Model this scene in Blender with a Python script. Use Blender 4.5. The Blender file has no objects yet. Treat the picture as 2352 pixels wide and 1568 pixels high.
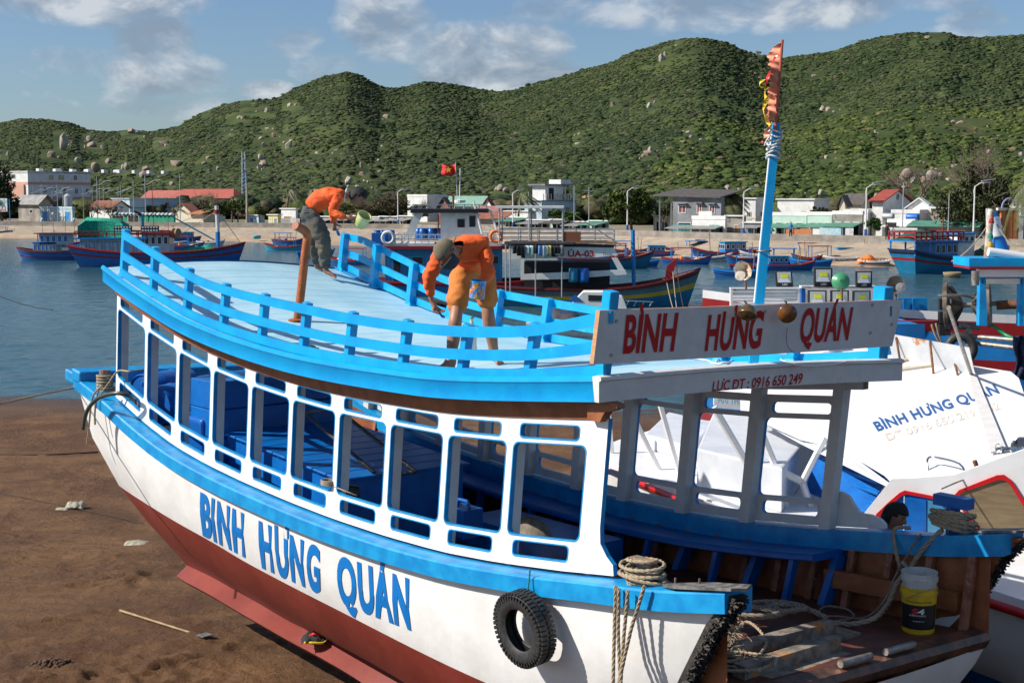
import bpy, math, random
import numpy as np
from mathutils import Vector, Matrix, Quaternion
R = math.radians
rnd = random.Random(7)
SC = bpy.context.scene
COL = SC.collection
# ---------------------------------------------------------------- camera (50 mm), the eye is the world origin
FPX = 3267.0
PITCH = math.atan(335 / FPX)
cd = bpy.data.cameras.new('camera'); cam = bpy.data.objects.new('camera', cd); COL.objects.link(cam)
cd.sensor_width = 36.0; cd.lens = FPX / 2352 * 36.0; cd.clip_start = .1; cd.clip_end = 20000
cam.location = (0, 0, 0); cam.rotation_euler = (R(90) - PITCH, 0, 0)
SC.camera = cam
SC.view_settings.view_transform = 'Standard'; SC.view_settings.look = 'None'
SC.view_settings.exposure = EXPOSURE = 0.38; SC.view_settings.gamma = 1.0
SC.cycles.use_adaptive_sampling = True; SC.cycles.adaptive_threshold = .02
SC.cycles.max_bounces = 6; SC.cycles.use_denoising = True
SC.cycles.transparent_max_bounces = 8
# ---------------------------------------------------------------- sun and sky
SUN_EL = R(38); SUN_AZ = math.atan2(-.99, -.14)      # compass-like: direction TOWARDS the sun = (sin az, cos az)
sdir = Vector((math.sin(SUN_AZ) * math.cos(SUN_EL), math.cos(SUN_AZ) * math.cos(SUN_EL), math.sin(SUN_EL)))
sl = bpy.data.lights.new('sun', 'SUN'); sl.energy = 5.0; sl.angle = R(.5); sl.color = (1, .94, .85)
so = bpy.data.objects.new('sun', sl); COL.objects.link(so)
so.rotation_euler = sdir.to_track_quat('Z', 'Y').to_euler(); so.location = (-40, 0, 60)
W = bpy.data.worlds.new('World'); SC.world = W; W.use_nodes = True
def N(nt, typ, **kw):
    n = nt.nodes.new(typ)
    for k, v in kw.items():
        if k.startswith('i_'):
            n.inputs[k[2:].replace('_', ' ')].default_value = v
        else: setattr(n, k, v)
    return n
def ramp(nt, fac, stops, interp='LINEAR'):
    r = nt.nodes.new('ShaderNodeValToRGB'); r.color_ramp.interpolation = interp
    e = r.color_ramp.elements
    while len(e) < len(stops): e.new(.5)
    for el, (p, c) in zip(e, stops):
        el.position = p; el.color = (c, c, c, 1) if isinstance(c, (int, float)) else (*c, 1)
    if fac is not None: nt.links.new(fac, r.inputs[0])
    return r
def mixc(nt, fac, a, b, mode='MIX'):
    m = nt.nodes.new('ShaderNodeMix'); m.data_type = 'RGBA'; m.blend_type = mode
    for sock, val in ((m.inputs[0], fac), (m.inputs[6], a), (m.inputs[7], b)):
        if isinstance(val, bpy.types.NodeSocket): nt.links.new(val, sock)
        elif isinstance(val, (int, float)): sock.default_value = val
        else: sock.default_value = (*val, 1)
    return m.outputs[2]
def math_(nt, op, a, b=None, c=None, clamp=False):
    m = nt.nodes.new('ShaderNodeMath'); m.operation = op; m.use_clamp = clamp
    for i, val in enumerate((a, b, c)):
        if val is None: continue
        if isinstance(val, bpy.types.NodeSocket): nt.links.new(val, m.inputs[i])
        else: m.inputs[i].default_value = val
    return m.outputs[0]
def make_world():
    nt = W.node_tree; nt.nodes.clear(); L = nt.links
    out = N(nt, 'ShaderNodeOutputWorld'); bg = N(nt, 'ShaderNodeBackground')
    bg.inputs[1].default_value = SKY_STRENGTH = 0.070
    sky = N(nt, 'ShaderNodeTexSky', sky_type='NISHITA', sun_disc=False)
    sky.sun_elevation = SUN_EL; sky.sun_rotation = SUN_AZ; sky.altitude = 0; sky.air_density = 1.0; sky.dust_density = .7; sky.ozone_density = 2.5
    tc = N(nt, 'ShaderNodeTexCoord')
    sep = N(nt, 'ShaderNodeSeparateXYZ'); L.new(tc.outputs['Generated'], sep.inputs[0])
    # sky plane coordinates: (x/y , z/y) of the looking direction = tangent of azimuth and of elevation
    ax = math_(nt, 'ARCTAN2', sep.outputs[0], sep.outputs[1])
    el = math_(nt, 'ARCSINE', sep.outputs[2])
    comb = N(nt, 'ShaderNodeCombineXYZ'); L.new(ax, comb.inputs[0]); L.new(el, comb.inputs[1])
    n1 = N(nt, 'ShaderNodeTexNoise', i_Scale=16.0, i_Detail=9.0, i_Roughness=.58, i_Distortion=.3)
    mp = N(nt, 'ShaderNodeMapping'); mp.inputs['Scale'].default_value = (1, 1.7, 1); L.new(comb.outputs[0], mp.inputs[0]); L.new(mp.outputs[0], n1.inputs['Vector'])
    cov = None
    # clouds where the photograph has them: (u, v, half width, half height, weight) in hundredths of the view
    for (u, v, a, b, w) in [(200, 10, 330, 75, .9), (375, 110, 95, 75, .9), (390, 185, 150, 62, .8), (150, 165, 130, 45, .5), (890, 60, 120, 95, .7),
                            (690, 110, 70, 45, .6), (760, 165, 90, 45, .5), (1100, 120, 170, 70, .8), (1160, 185, 210, 65, 1.0), (620, 215, 70, 25, .8), (1350, 35, 220, 45, .55),
                            (1770, 25, 330, 70, .95), (2230, 75, 90, 40, .6), (1230, 110, 100, 60, .7), (380, 250, 180, 40, .5), (2100, 20, 260, 40, .5)]:
        ux = math.atan((u - 1176) / FPX); ve = math.atan((449 - v) / FPX)
        dx = math_(nt, 'DIVIDE', math_(nt, 'SUBTRACT', ax, ux), a / FPX)
        dy = math_(nt, 'DIVIDE', math_(nt, 'SUBTRACT', el, ve), b / FPX)
        d = math_(nt, 'ADD', math_(nt, 'MULTIPLY', dx, dx), math_(nt, 'MULTIPLY', dy, dy))
        g = math_(nt, 'MULTIPLY', math_(nt, 'SUBTRACT', 1.25, d, clamp=True), w)
        cov = g if cov is None else math_(nt, 'MAXIMUM', cov, g)
    # beyond the framed part the sky is broken cloud as well
    lowf = N(nt, 'ShaderNodeTexNoise', i_Scale=3.0, i_Detail=3.0); L.new(tc.outputs['Generated'], lowf.inputs['Vector'])
    hi = ramp(nt, el, [(.22, 0.0), (.34, .75)])
    cov = math_(nt, 'MAXIMUM', cov, math_(nt, 'MULTIPLY', hi.outputs[0], ramp(nt, lowf.outputs[0], [(.42, 0.0), (.6, 1.0)]).outputs[0]))
    dens = math_(nt, 'MULTIPLY_ADD', math_(nt, 'SUBTRACT', n1.outputs[0], .5), 2.0, math_(nt, 'MULTIPLY_ADD', cov, .95, -.20))
    alpha = ramp(nt, dens, [(.0, 0.0), (.25, .36), (.70, .80)])
    # tops towards the sun are white, undersides grey
    n2 = N(nt, 'ShaderNodeTexNoise', i_Scale=16.0, i_Detail=9.0, i_Roughness=.58, i_Distortion=.3)
    mp2 = N(nt, 'ShaderNodeMapping'); mp2.inputs['Scale'].default_value = (1, 1.7, 1); mp2.inputs['Location'].default_value = (-.012, .022, 0)
    L.new(comb.outputs[0], mp2.inputs[0]); L.new(mp2.outputs[0], n2.inputs['Vector'])
    lit = math_(nt, 'MULTIPLY_ADD', math_(nt, 'SUBTRACT', n1.outputs[0], n2.outputs[0]), 3.4, .45, clamp=True)
    ccol = ramp(nt, lit, [(.1, (2.9, 3.5, 4.3)), (.5, (4.6, 5.2, 6.0)), (.9, (7.6, 7.9, 8.2))])
    tint = mixc(nt, 1.0, sky.outputs[0], (.84, .97, 1.16), 'MULTIPLY')
    col = mixc(nt, alpha.outputs[0], tint, ccol.outputs[0])
    L.new(col, bg.inputs[0]); L.new(bg.outputs[0], out.inputs[0])
make_world()
# ---------------------------------------------------------------- the geometry of the view
cp, sp = math.cos(PITCH), math.sin(PITCH)
def ray(u, v):
    x = (u - 1176) / FPX; y = -(v - 784) / FPX
    d = Vector((x, cp + y * sp, -sp + y * cp)); return d / d.y
def at(u, v, Y): return ray(u, v) * Y
def onz(u, v, z):
    d = ray(u, v); return d * (z / d.z)
def px(Y): return Y / FPX              # metres per picture unit at distance Y
BO = Vector((.716, 11.19)); BA = Vector((-.63, .777)); BC = Vector((.777, .63))
def B(t, w, z):                        # boat frame: t aft along the keel, w across from the near side, z up
    return Vector((BO.x + BA.x * t + BC.x * w, BO.y + BA.y * t + BC.y * w, z))
def wp(u, v, w):                       # pixel -> (t, z) on the boat's lengthwise plane w
    d = ray(u, v); d2 = Vector((d.x, d.y)); Y = (w + BO.dot(BC)) / d2.dot(BC); q = d * Y
    return (Vector((q.x, q.y)) - BO).dot(BA), q.z
def tp(u, v, t):                       # pixel -> (w, z) on the boat's cross plane t
    d = ray(u, v); d2 = Vector((d.x, d.y)); Y = (t + BO.dot(BA)) / d2.dot(BA); q = d * Y
    return (Vector((q.x, q.y)) - BO).dot(BC), q.z
def zp(u, v, z):
    q = onz(u, v, z); q2 = Vector((q.x, q.y)) - BO; return q2.dot(BA), q2.dot(BC)
def lerp(a, b, k): return a + (b - a) * k
def interp(x, pts):
    if x <= pts[0][0]: return pts[0][1]
    for (x0, y0), (x1, y1) in zip(pts, pts[1:]):
        if x <= x1: return y0 + (y1 - y0) * (x - x0) / (x1 - x0)
    return pts[-1][1]
def cubic(x, pts):                     # smooth curve through points
    xs = [p[0] for p in pts]; n = len(pts)
    if x <= xs[0]: return pts[0][1]
    if x >= xs[-1]: return pts[-1][1]
    i = max(k for k in range(n - 1) if xs[k] <= x)
    def m(k):
        a, b = max(k - 1, 0), min(k + 1, n - 1); return (pts[b][1] - pts[a][1]) / (xs[b] - xs[a])
    h = xs[i + 1] - xs[i]; s = (x - xs[i]) / h; s2 = s * s; s3 = s2 * s
    return (2*s3-3*s2+1)*pts[i][1] + (s3-2*s2+s)*h*m(i) + (-2*s3+3*s2)*pts[i+1][1] + (s3-s2)*h*m(i+1)
# ---------------------------------------------------------------- materials
MATS = {}
def mat(name, col, rough=.5, col2=None, scale=4.0, bump=0.0, bscale=None, metal=0.0, spec=.5, lo=.4, hi=.6, stretch=None, chips=None, chip_lo=.68, chip_scale=9.0, coat=0.0):
    """paint, wood, stone...: base colour broken by a second colour, optional chips of a third, optional bump"""
    if name in MATS: return MATS[name]
    m = bpy.data.materials.new(name); m.use_nodes = True; nt = m.node_tree; b = nt.nodes['Principled BSDF']; L = nt.links
    b.inputs['Roughness'].default_value = rough; b.inputs['Metallic'].default_value = metal
    b.inputs['Specular IOR Level'].default_value = spec; b.inputs['Coat Weight'].default_value = coat
    tc = N(nt, 'ShaderNodeTexCoord'); vec = tc.outputs['Object']
    if stretch:
        mp = N(nt, 'ShaderNodeMapping'); mp.inputs['Scale'].default_value = stretch; L.new(vec, mp.inputs[0]); vec = mp.outputs[0]
    c = None
    if col2 is not None:
        n = N(nt, 'ShaderNodeTexNoise', i_Scale=scale, i_Detail=6.0, i_Roughness=.6); L.new(vec, n.inputs['Vector'])
        f = ramp(nt, n.outputs[0], [(lo, 0.0), (hi, 1.0)])
        c = mixc(nt, f.outputs[0], col, col2)
    if chips is not None:
        n = N(nt, 'ShaderNodeTexNoise', i_Scale=chip_scale, i_Detail=8.0, i_Roughness=.7); L.new(vec, n.inputs['Vector'])
        f = ramp(nt, n.outputs[0], [(chip_lo, 0.0), (chip_lo + .03, 1.0)])
        c = mixc(nt, f.outputs[0], c if c is not None else col, chips)
    if c is None: b.inputs['Base Color'].default_value = (*col, 1)
    else: L.new(c, b.inputs['Base Color'])
    if bump:
        n = N(nt, 'ShaderNodeTexNoise', i_Scale=bscale or scale * 3, i_Detail=5.0); L.new(vec, n.inputs['Vector'])
        bp = N(nt, 'ShaderNodeBump'); bp.inputs['Strength'].default_value = 1.0; bp.inputs['Distance'].default_value = bump
        L.new(n.outputs[0], bp.inputs['Height']); L.new(bp.outputs[0], b.inputs['Normal'])
    MATS[name] = m; return m
def srgb(r, g, b): return tuple(((c / 255) / 12.92 if c <= 10 else ((c / 255 + .055) / 1.055) ** 2.4) for c in (r, g, b))
# ---------------------------------------------------------------- mesh builder
class MB:
    def __init__(s): s.v = []; s.f = []; s.m = []
    def add(s, vs, fs, mi=0):
        o = len(s.v); s.v.extend(tuple(p) for p in vs)
        for f in fs: s.f.append(tuple(o + i for i in f)); s.m.append(mi)
        return s
    def box(s, c, hx, hy, hz, mi=0):
        c, hx, hy, hz = Vector(c), Vector(hx), Vector(hy), Vector(hz)
        vs = [c + hx * i + hy * j + hz * k for k in (-1, 1) for j in (-1, 1) for i in (-1, 1)]
        return s.add(vs, [(0, 2, 3, 1), (4, 5, 7, 6), (0, 1, 5, 4), (2, 6, 7, 3), (0, 4, 6, 2), (1, 3, 7, 5)], mi)
    def abox(s, x0, x1, y0, y1, z0, z1, mi=0):
        return s.box(((x0+x1)/2, (y0+y1)/2, (z0+z1)/2), ((x1-x0)/2, 0, 0), (0, (y1-y0)/2, 0), (0, 0, (z1-z0)/2), mi)
    def beam(s, a, b, w, h, up=(0, 0, 1), mi=0):
        a, b = Vector(a), Vector(b); d = b - a; L = d.length
        if L < 1e-6: return s
        d /= L; up = Vector(up); x = d.cross(up)
        if x.length < 1e-4: x = d.cross(Vector((1, 0, 0)))
        x.normalize(); z = x.cross(d)
        return s.box((a + b) / 2, d * L / 2, x * w / 2, z * h / 2, mi)
    def hexa(s, p, mi=0):              # 8 corners: bottom 4 in order, top 4 in order
        return s.add(p, [(3, 2, 1, 0), (4, 5, 6, 7), (0, 1, 5, 4), (1, 2, 6, 5), (2, 3, 7, 6), (3, 0, 4, 7)], mi)
    def grid(s, rows, mi=0, mis=None, closed=False):
        n = len(rows[0]); o = len(s.v)
        for r in rows: s.v.extend(tuple(p) for p in r)
        for i in range(len(rows) - 1):
            for j in range(n if closed else n - 1):
                k = (j + 1) % n
                s.f.append((o + i*n + j, o + i*n + k, o + (i+1)*n + k, o + (i+1)*n + j)); s.m.append(mis[i] if mis else mi)
        return s
    def prism(s, pts, off, mi=0, side=None):
        pts = [Vector(p) for p in pts]; off = Vector(off); n = len(pts)
        vs = pts + [p + off for p in pts]
        s.add(vs, [tuple(range(n)), tuple(range(2*n - 1, n - 1, -1))], mi)
        return s.add(vs, [(i, i + n, (i + 1) % n + n, (i + 1) % n) for i in range(n)], mi if side is None else side)
    def tube(s, pts, r, n=8, mi=0, cap=True, closed=False):
        pts = [Vector(p) for p in pts]; m = len(pts)
        rs = r if isinstance(r, (list, tuple)) else [r] * m
        ref = None; rows = []
        for i, p in enumerate(pts):
            if closed: d = pts[(i + 1) % m] - pts[i - 1]
            else: d = pts[min(i + 1, m - 1)] - pts[max(i - 1, 0)]
            if d.length < 1e-9: d = Vector((0, 0, 1))
            d.normalize()
            if ref is None:
                ref = Vector((0, 0, 1)) if abs(d.z) < .9 else Vector((1, 0, 0))
            x = ref - d * ref.dot(d)
            if x.length < 1e-5: x = d.orthogonal()
            x.normalize(); ref = x; y = d.cross(x)
            rows.append([p + (x * math.cos(2*math.pi*k/n) + y * math.sin(2*math.pi*k/n)) * rs[i] for k in range(n)])
        if closed: rows.append(rows[0])
        o = len(s.v); s.grid(rows, mi, closed=True)
        if cap and not closed:
            s.f.append(tuple(o + k for k in range(n - 1, -1, -1))); s.m.append(mi)
            q = o + (len(rows) - 1) * n; s.f.append(tuple(q + k for k in range(n))); s.m.append(mi)
        return s
    def lathe(s, c, axis, prof, n=16, mi=0, mis=None):   # prof = [(radius, height along axis)]
        c = Vector(c); ax = Vector(axis).normalized(); x = ax.orthogonal().normalized(); y = ax.cross(x)
        rows = [[c + ax * h + (x * math.cos(2*math.pi*k/n) + y * math.sin(2*math.pi*k/n)) * max(r, 1e-4) for k in range(n)] for r, h in prof]
        return s.grid(rows, mi, mis, closed=True)
    def xf(s, M):
        s.v = [tuple(M @ Vector(p)) for p in s.v]; return s
    def build(s, name, mats, parent=None, smooth=False, auto=None):
        me = bpy.data.meshes.new(name); me.from_pydata(s.v, [], s.f)
        for m in (mats if isinstance(mats, (list, tuple)) else [mats]): me.materials.append(m)
        if any(s.m): me.polygons.foreach_set('material_index', s.m)
        if smooth: me.polygons.foreach_set('use_smooth', [True] * len(me.polygons))
        me.validate(); me.update()
        if auto is not None: me.set_sharp_from_angle(angle=R(auto))
        o = bpy.data.objects.new(name, me); COL.objects.link(o)
        if parent is not None:
            o.parent = parent; o.matrix_parent_inverse = Matrix.Translation(-(parent.location))
        return o
def tag(o, label=None, cat=None, group=None, kind=None):
    for k, v in (('label', label), ('category', cat), ('group', group), ('kind', kind)):
        if v: o[k] = v
    return o
def thing(name, loc, label, cat, group=None):
    o = bpy.data.objects.new(name, None); COL.objects.link(o); o.location = loc; o.empty_display_size = .2
    return tag(o, label, cat, group)
def kids(o): return [c for c in KID.get(o.name, [])]
def copy_tree(o, parent=None):
    c = o.copy(); COL.objects.link(c)
    if parent is not None: c.parent = parent
    for ch in list(o.children): copy_tree(ch, c)
    return c
def bevel(o, w=.01, seg=2):
    m = o.modifiers.new('bevel', 'BEVEL'); m.width = w; m.segments = seg; m.limit_method = 'ANGLE'; m.angle_limit = R(40); return o
def ellipse(c, x, y, n, a0=0, a1=2*math.pi):
    c, x, y = Vector(c), Vector(x), Vector(y)
    return [c + x * math.cos(a0 + (a1 - a0) * k / n) + y * math.sin(a0 + (a1 - a0) * k / n) for k in range(n)]
def sag(a, b, drop, n=12):
    a, b = Vector(a), Vector(b); return [a.lerp(b, i / n) - Vector((0, 0, drop * 4 * (i / n) * (1 - i / n))) for i in range(n + 1)]
def smooth_path(pts, sub=4):
    pts = [Vector(p) for p in pts]; out = []
    for i in range(len(pts) - 1):
        p0, p1, p2, p3 = pts[max(i-1, 0)], pts[i], pts[i+1], pts[min(i+2, len(pts)-1)]
        for k in range(sub):
            t = k / sub
            out.append(.5 * ((2*p1) + (p2-p0)*t + (2*p0-5*p1+4*p2-p3)*t*t + (3*p1-p0-3*p2+p3)*t**3))
    out.append(pts[-1]); return out
def text_mb(txt, fn, size=1.0, shear=0.0, offset=0.0, depth=.0, spacing=1.0):
    """letters of the built-in font as flat faces; fn(x, y) -> point on the surface, x in letter-heights from 0"""
    cu = bpy.data.curves.new('lettering', 'FONT'); cu.body = txt; cu.size = size; cu.offset = offset; cu.shear = shear; cu.space_character = spacing
    cu.resolution_u = 5
    o = bpy.data.objects.new('lettering', cu); COL.objects.link(o)
    dg = bpy.context.evaluated_depsgraph_get(); dg.update(); me = bpy.data.meshes.new_from_object(o.evaluated_get(dg))
    vs = [v.co.copy() for v in me.vertices]; fs = [tuple(p.vertices) for p in me.polygons]
    bpy.data.objects.remove(o); bpy.data.curves.remove(cu); bpy.data.meshes.remove(me)
    mb = MB()
    if not vs: return mb
    x0 = min(v.x for v in vs); x1 = max(v.x for v in vs)
    hcap = size * .684
    mb.add([fn((v.x - x0) / (x1 - x0), v.y / hcap) for v in vs], fs); return mb
# ================================================================ the setting: sand, water, hills, quay
from mathutils import noise as mn
WZ = -7.0                              # the water is 7 m under the eye
def fbm(x, y, z=0, o=5, h=.9, lac=2.0): return mn.fractal(Vector((x, y, z)), h, lac, o)
def sand_z(x, y):
    z = interp(y, [(4, -5.45), (12, -5.72), (20, -5.98), (30, -6.32), (47.3, -7.0), (60, -7.6)])
    return z - .006 * (x + 2)
SHOV = onz(480, 1470, -5.72)
def sand_h(x, y):
    z = sand_z(x, y)
    k = min(max((48 - y) / 8, 0), 1)
    d = .045 * fbm(x * .35, y * .35, 3) * k + .022 * fbm(x * 1.9, y * 1.9, 8) * k + .03 * max(0, mn.noise(Vector((x * 1.1, y * 3.1, 31))) - .3) * k
    # trampled strip along the hull
    t = (Vector((x, y)) - BO).dot(BA); w = (Vector((x, y)) - BO).dot(BC)
    tr = math.exp(-((w + 1.0 + .25 * fbm(x * .5, y * .5, 1)) / 1.5) ** 2) * min(max((11 - t) / 4, 0), 1)
    n = mn.noise(Vector((x * 1.9, y * 1.9, 5))); n2 = mn.noise(Vector((x * 4.3, y * 4.3, 2)))
    d += .02 * max(0, mn.noise(Vector((x * 2.6, y * 2.6, 14))) - .25) * k * 3 + tr * (.17 * abs(n) * -1 + .07 + .15 * max(0, n2 - .1) + .06 * fbm(x * 5, y * 5, 1))
    return z + d + foot(x, y)
HEAP = onz(118, 1530, -5.62)
FOOT = {}
def _feet():
    r = random.Random(17)
    for (u0, v0, u1, v1, n) in ((330, 1560, 640, 1440, 16), (180, 1330, 380, 1290, 12), (420, 1400, 560, 1500, 9), (60, 1430, 300, 1380, 12), (250, 1250, 330, 1330, 8), (20, 1180, 200, 1290, 10), (380, 1520, 620, 1555, 14), (120, 1010, 210, 1180, 8)):
        for i in range(n):
            k = i / n; p = onz(lerp(u0, u1, k) + r.uniform(-14, 14), lerp(v0, v1, k) + r.uniform(-8, 8), -5.85); a = math.atan2(-(v1 - v0), u1 - u0) + r.uniform(-.6, .6); f = (p.x, p.y, math.cos(a), math.sin(a), r.uniform(.8, 1.5))
            for cx in (-1, 0, 1):
                for cy in (-1, 0, 1): FOOT.setdefault((int(p.x // .5) + cx, int(p.y // .5) + cy), []).append(f)
_feet()
def foot(x, y):
    d = 0
    for fx, fy, c, s, k in FOOT.get((int(x // .5), int(y // .5)), ()):
        a = ((x - fx) * c + (y - fy) * s) / (.15 * k); b = (-(x - fx) * s + (y - fy) * c) / (.075 * k); q = a * a + b * b
        if q < 9: d += -.028 * math.exp(-q) + .016 * math.exp(-(q ** .5 - 1.7) ** 2 * 3)
    return d
mb = MB(); rows = []
ys = [9.5 + i * .06 for i in range(290)]
while ys[-1] < 62: ys.append(ys[-1] * 1.0065 + .0)
xs_n = 400
for y in ys:
    r = []
    for i in range(xs_n):
        q = i / (xs_n - 1); x = -.42 * y - 2 + (.84 * y + 5) * q
        z = sand_h(x, y)
        dx, dy = x - HEAP.x, y - HEAP.y; g = math.exp(-(dx*dx*5.5 + dy*dy*9)); z += g * (.10 + .08 * fbm(x * 9, y * 9, 4))
        r.append((x, y, z))
    rows.append(r)
mb.grid(rows)
def sand_mat():
    m = bpy.data.materials.new('wet_brown_sand'); m.use_nodes = True; nt = m.node_tree; b = nt.nodes['Principled BSDF']; L = nt.links
    tc = N(nt, 'ShaderNodeTexCoord'); v = tc.outputs['Object']
    n1 = N(nt, 'ShaderNodeTexNoise', i_Scale=.45, i_Detail=8.0, i_Roughness=.62); L.new(v, n1.inputs['Vector'])
    st = N(nt, 'ShaderNodeMapping'); st.inputs['Scale'].default_value = (.5, 2.2, 1); L.new(v, st.inputs[0])
    n2 = N(nt, 'ShaderNodeTexNoise', i_Scale=1.1, i_Detail=8.0, i_Roughness=.6, i_Distortion=.6); L.new(st.outputs[0], n2.inputs['Vector'])
    n3 = N(nt, 'ShaderNodeTexNoise', i_Scale=38.0, i_Detail=6.0, i_Roughness=.7); L.new(v, n3.inputs['Vector'])
    c = mixc(nt, ramp(nt, n1.outputs[0], [(.42, 0.), (.58, 1.)]).outputs[0], (.110, .050, .020), (.205, .105, .044))
    c = mixc(nt, ramp(nt, n2.outputs[0], [(.45, 0.), (.68, .6)]).outputs[0], c, (.090, .045, .022))
    c = mixc(nt, ramp(nt, n3.outputs[0], [(.5, 0.), (.75, .45)]).outputs[0], c, (.22, .135, .078))
    c = mixc(nt, ramp(nt, n3.outputs[0], [(.25, .5), (.42, 0.)]).outputs[0], c, (.045, .024, .013))
    sep = N(nt, 'ShaderNodeSeparateXYZ'); L.new(v, sep.inputs[0])
    wet = N(nt, 'ShaderNodeMapRange'); wet.inputs[1].default_value = -7.02; wet.inputs[2].default_value = -6.72; wet.inputs[3].default_value = 1; wet.inputs[4].default_value = 0; L.new(sep.outputs[2], wet.inputs[0])
    c = mixc(nt, wet.outputs[0], c, (.075, .052, .038)); L.new(c, b.inputs['Base Color'])
    L.new(math_(nt, 'MULTIPLY_ADD', wet.outputs[0], -.5, .85), b.inputs['Roughness']); b.inputs['Specular IOR Level'].default_value = .3
    n4 = N(nt, 'ShaderNodeTexNoise', i_Scale=7.0, i_Detail=10.0, i_Roughness=.72); L.new(v, n4.inputs['Vector'])
    bp = N(nt, 'ShaderNodeBump'); bp.inputs['Distance'].default_value = .13; bp.inputs['Strength'].default_value = 1; L.new(math_(nt, 'ADD', n4.outputs[0], math_(nt, 'MULTIPLY', n2.outputs[0], .8)), bp.inputs['Height']); L.new(bp.outputs[0], b.inputs['Normal'])
    return m
M_SAND = sand_mat()
tag(mb.build('sand_beach', M_SAND, smooth=True), kind='structure')
mb = MB(); mb.grid([[(-300, y, z), (-30, y, z), (60, y, z), (300, y, z)] for y, z in ((-60, -8.2), (9.3, -8.2), (55, -8.6), (330, -9.0))])
tag(mb.build('sea_bed', M_SAND), kind='structure')
def water_mat():
    m = bpy.data.materials.new('choppy_harbour_water'); m.use_nodes = True; nt = m.node_tree; b = nt.nodes['Principled BSDF']; L = nt.links
    tc = N(nt, 'ShaderNodeTexCoord'); v = tc.outputs['Object']
    n0 = N(nt, 'ShaderNodeTexNoise', i_Scale=.035, i_Detail=4.0); L.new(v, n0.inputs['Vector'])
    c = mixc(nt, ramp(nt, n0.outputs[0], [(.35, 0.), (.7, 1.)]).outputs[0], (.022, .078, .100), (.040, .100, .118)); L.new(c, b.inputs['Base Color'])
    b.inputs['Roughness'].default_value = .14; b.inputs['IOR'].default_value = 1.33; b.inputs['Specular IOR Level'].default_value = .5
    st = N(nt, 'ShaderNodeMapping'); st.inputs['Scale'].default_value = (.42, 1, 1); L.new(v, st.inputs[0])
    a = N(nt, 'ShaderNodeTexNoise', i_Scale=1.6, i_Detail=6.0, i_Roughness=.6, i_Distortion=.3); L.new(st.outputs[0], a.inputs['Vector'])
    a2 = N(nt, 'ShaderNodeTexNoise', i_Scale=.28, i_Detail=5.0, i_Roughness=.6); L.new(st.outputs[0], a2.inputs['Vector'])
    gust = ramp(nt, n0.outputs[0], [(.4, .45), (.62, 1.)])
    h = math_(nt, 'MULTIPLY', math_(nt, 'MULTIPLY_ADD', a2.outputs[0], 1.2, a.outputs[0]), gust.outputs[0])
    bp = N(nt, 'ShaderNodeBump'); bp.inputs['Distance'].default_value = .16; bp.inputs['Strength'].default_value = 1.0; L.new(h, bp.inputs['Height']); L.new(bp.outputs[0], b.inputs['Normal'])
    return m
mb = MB(); rows = []; y = 40.0
WAV = lambda x, y: .055 * fbm(x * .45, y * .8, 1, 3) + .040 * fbm(x * 1.3, y * 2.2, 6, 3)
while y < 165:
    k = min(1, (165 - y) / 40, (y - 40) / 4) if y > 40 else 0; rows.append([(x, y, WZ + k * WAV(x, y)) for x in [(-.46 + .92 * i / 340) * 165 * (.35 + .65 * y / 165) for i in range(341)]]); y += .16 + (y - 40) * .006
rows.append([(x, 165.0, WZ) for x in [(-.46 + .92 * i / 340) * 165 for i in range(341)]])
mb.grid(rows); L_, R_ = [r[0] for r in rows], [r[-1] for r in rows]
mb.grid([[(-900, p[1], WZ) for p in L_], L_]); mb.grid([R_, [(900, p[1], WZ) for p in R_]]); mb.grid([[(-900, 165.0, WZ)] + list(rows[-1]) + [(900, 165.0, WZ)], [(-900, 300, WZ)] + [(p[0], 300, WZ) for p in rows[-1]] + [(900, 300, WZ)]])
WM = water_mat()
tag(mb.build('harbour_water', WM, smooth=True), kind='structure')
# ---- quay edge: distance of the promenade along the view
QZ = -4.8
QY = [(-700, 268), (0, 245), (300, 238), (915, 221), (1178, 200), (1440, 181), (1708, 166), (1988, 156), (2233, 146), (2352, 143), (3000, 128)]
def qpt(u, d=0, z=QZ): Y = interp(u, QY) + d; return Vector(((u - 1176) / FPX * Y, Y, z))
us = list(range(-700, 3001, 25))
def stone_mat(name, c1, c2, c3, sx, sy, mort=.03):
    m = bpy.data.materials.new(name); m.use_nodes = True; nt = m.node_tree; b = nt.nodes['Principled BSDF']; L = nt.links
    tc = N(nt, 'ShaderNodeTexCoord'); mp = N(nt, 'ShaderNodeMapping'); mp.inputs['Rotation'].default_value = (0, 0, R(36)); L.new(tc.outputs['Object'], mp.inputs[0])
    br = N(nt, 'ShaderNodeTexBrick', i_Scale=1.0); br.inputs['Color1'].default_value = (*c1, 1); br.inputs['Color2'].default_value = (*c2, 1); br.inputs['Mortar'].default_value = (*c3, 1)
    br.inputs['Mortar Size'].default_value = mort; br.inputs['Brick Width'].default_value = sx; br.inputs['Row Height'].default_value = sy; L.new(mp.outputs[0], br.inputs['Vector'])
    n = N(nt, 'ShaderNodeTexNoise', i_Scale=.7, i_Detail=9.0, i_Roughness=.7); L.new(mp.outputs[0], n.inputs['Vector'])
    c = mixc(nt, ramp(nt, n.outputs[0], [(.42, 0.), (.66, .6)]).outputs[0], br.outputs[0], tuple(x * .5 for x in c1)); L.new(c, b.inputs['Base Color']); b.inputs['Roughness'].default_value = .85
    return m
M_SLOPE = stone_mat('stone_slope', (.38, .31, .23), (.31, .25, .19), (.26, .21, .16), 1.6, .7)
M_CONC = mat('old_concrete', (.38, .33, .27), .85, (.27, .24, .20), .6, .01, 4)
M_CONCD = mat('dark_old_concrete', (.19, .165, .14), .85, (.28, .25, .21), .8, .01, 4)
mb = MB()
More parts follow.
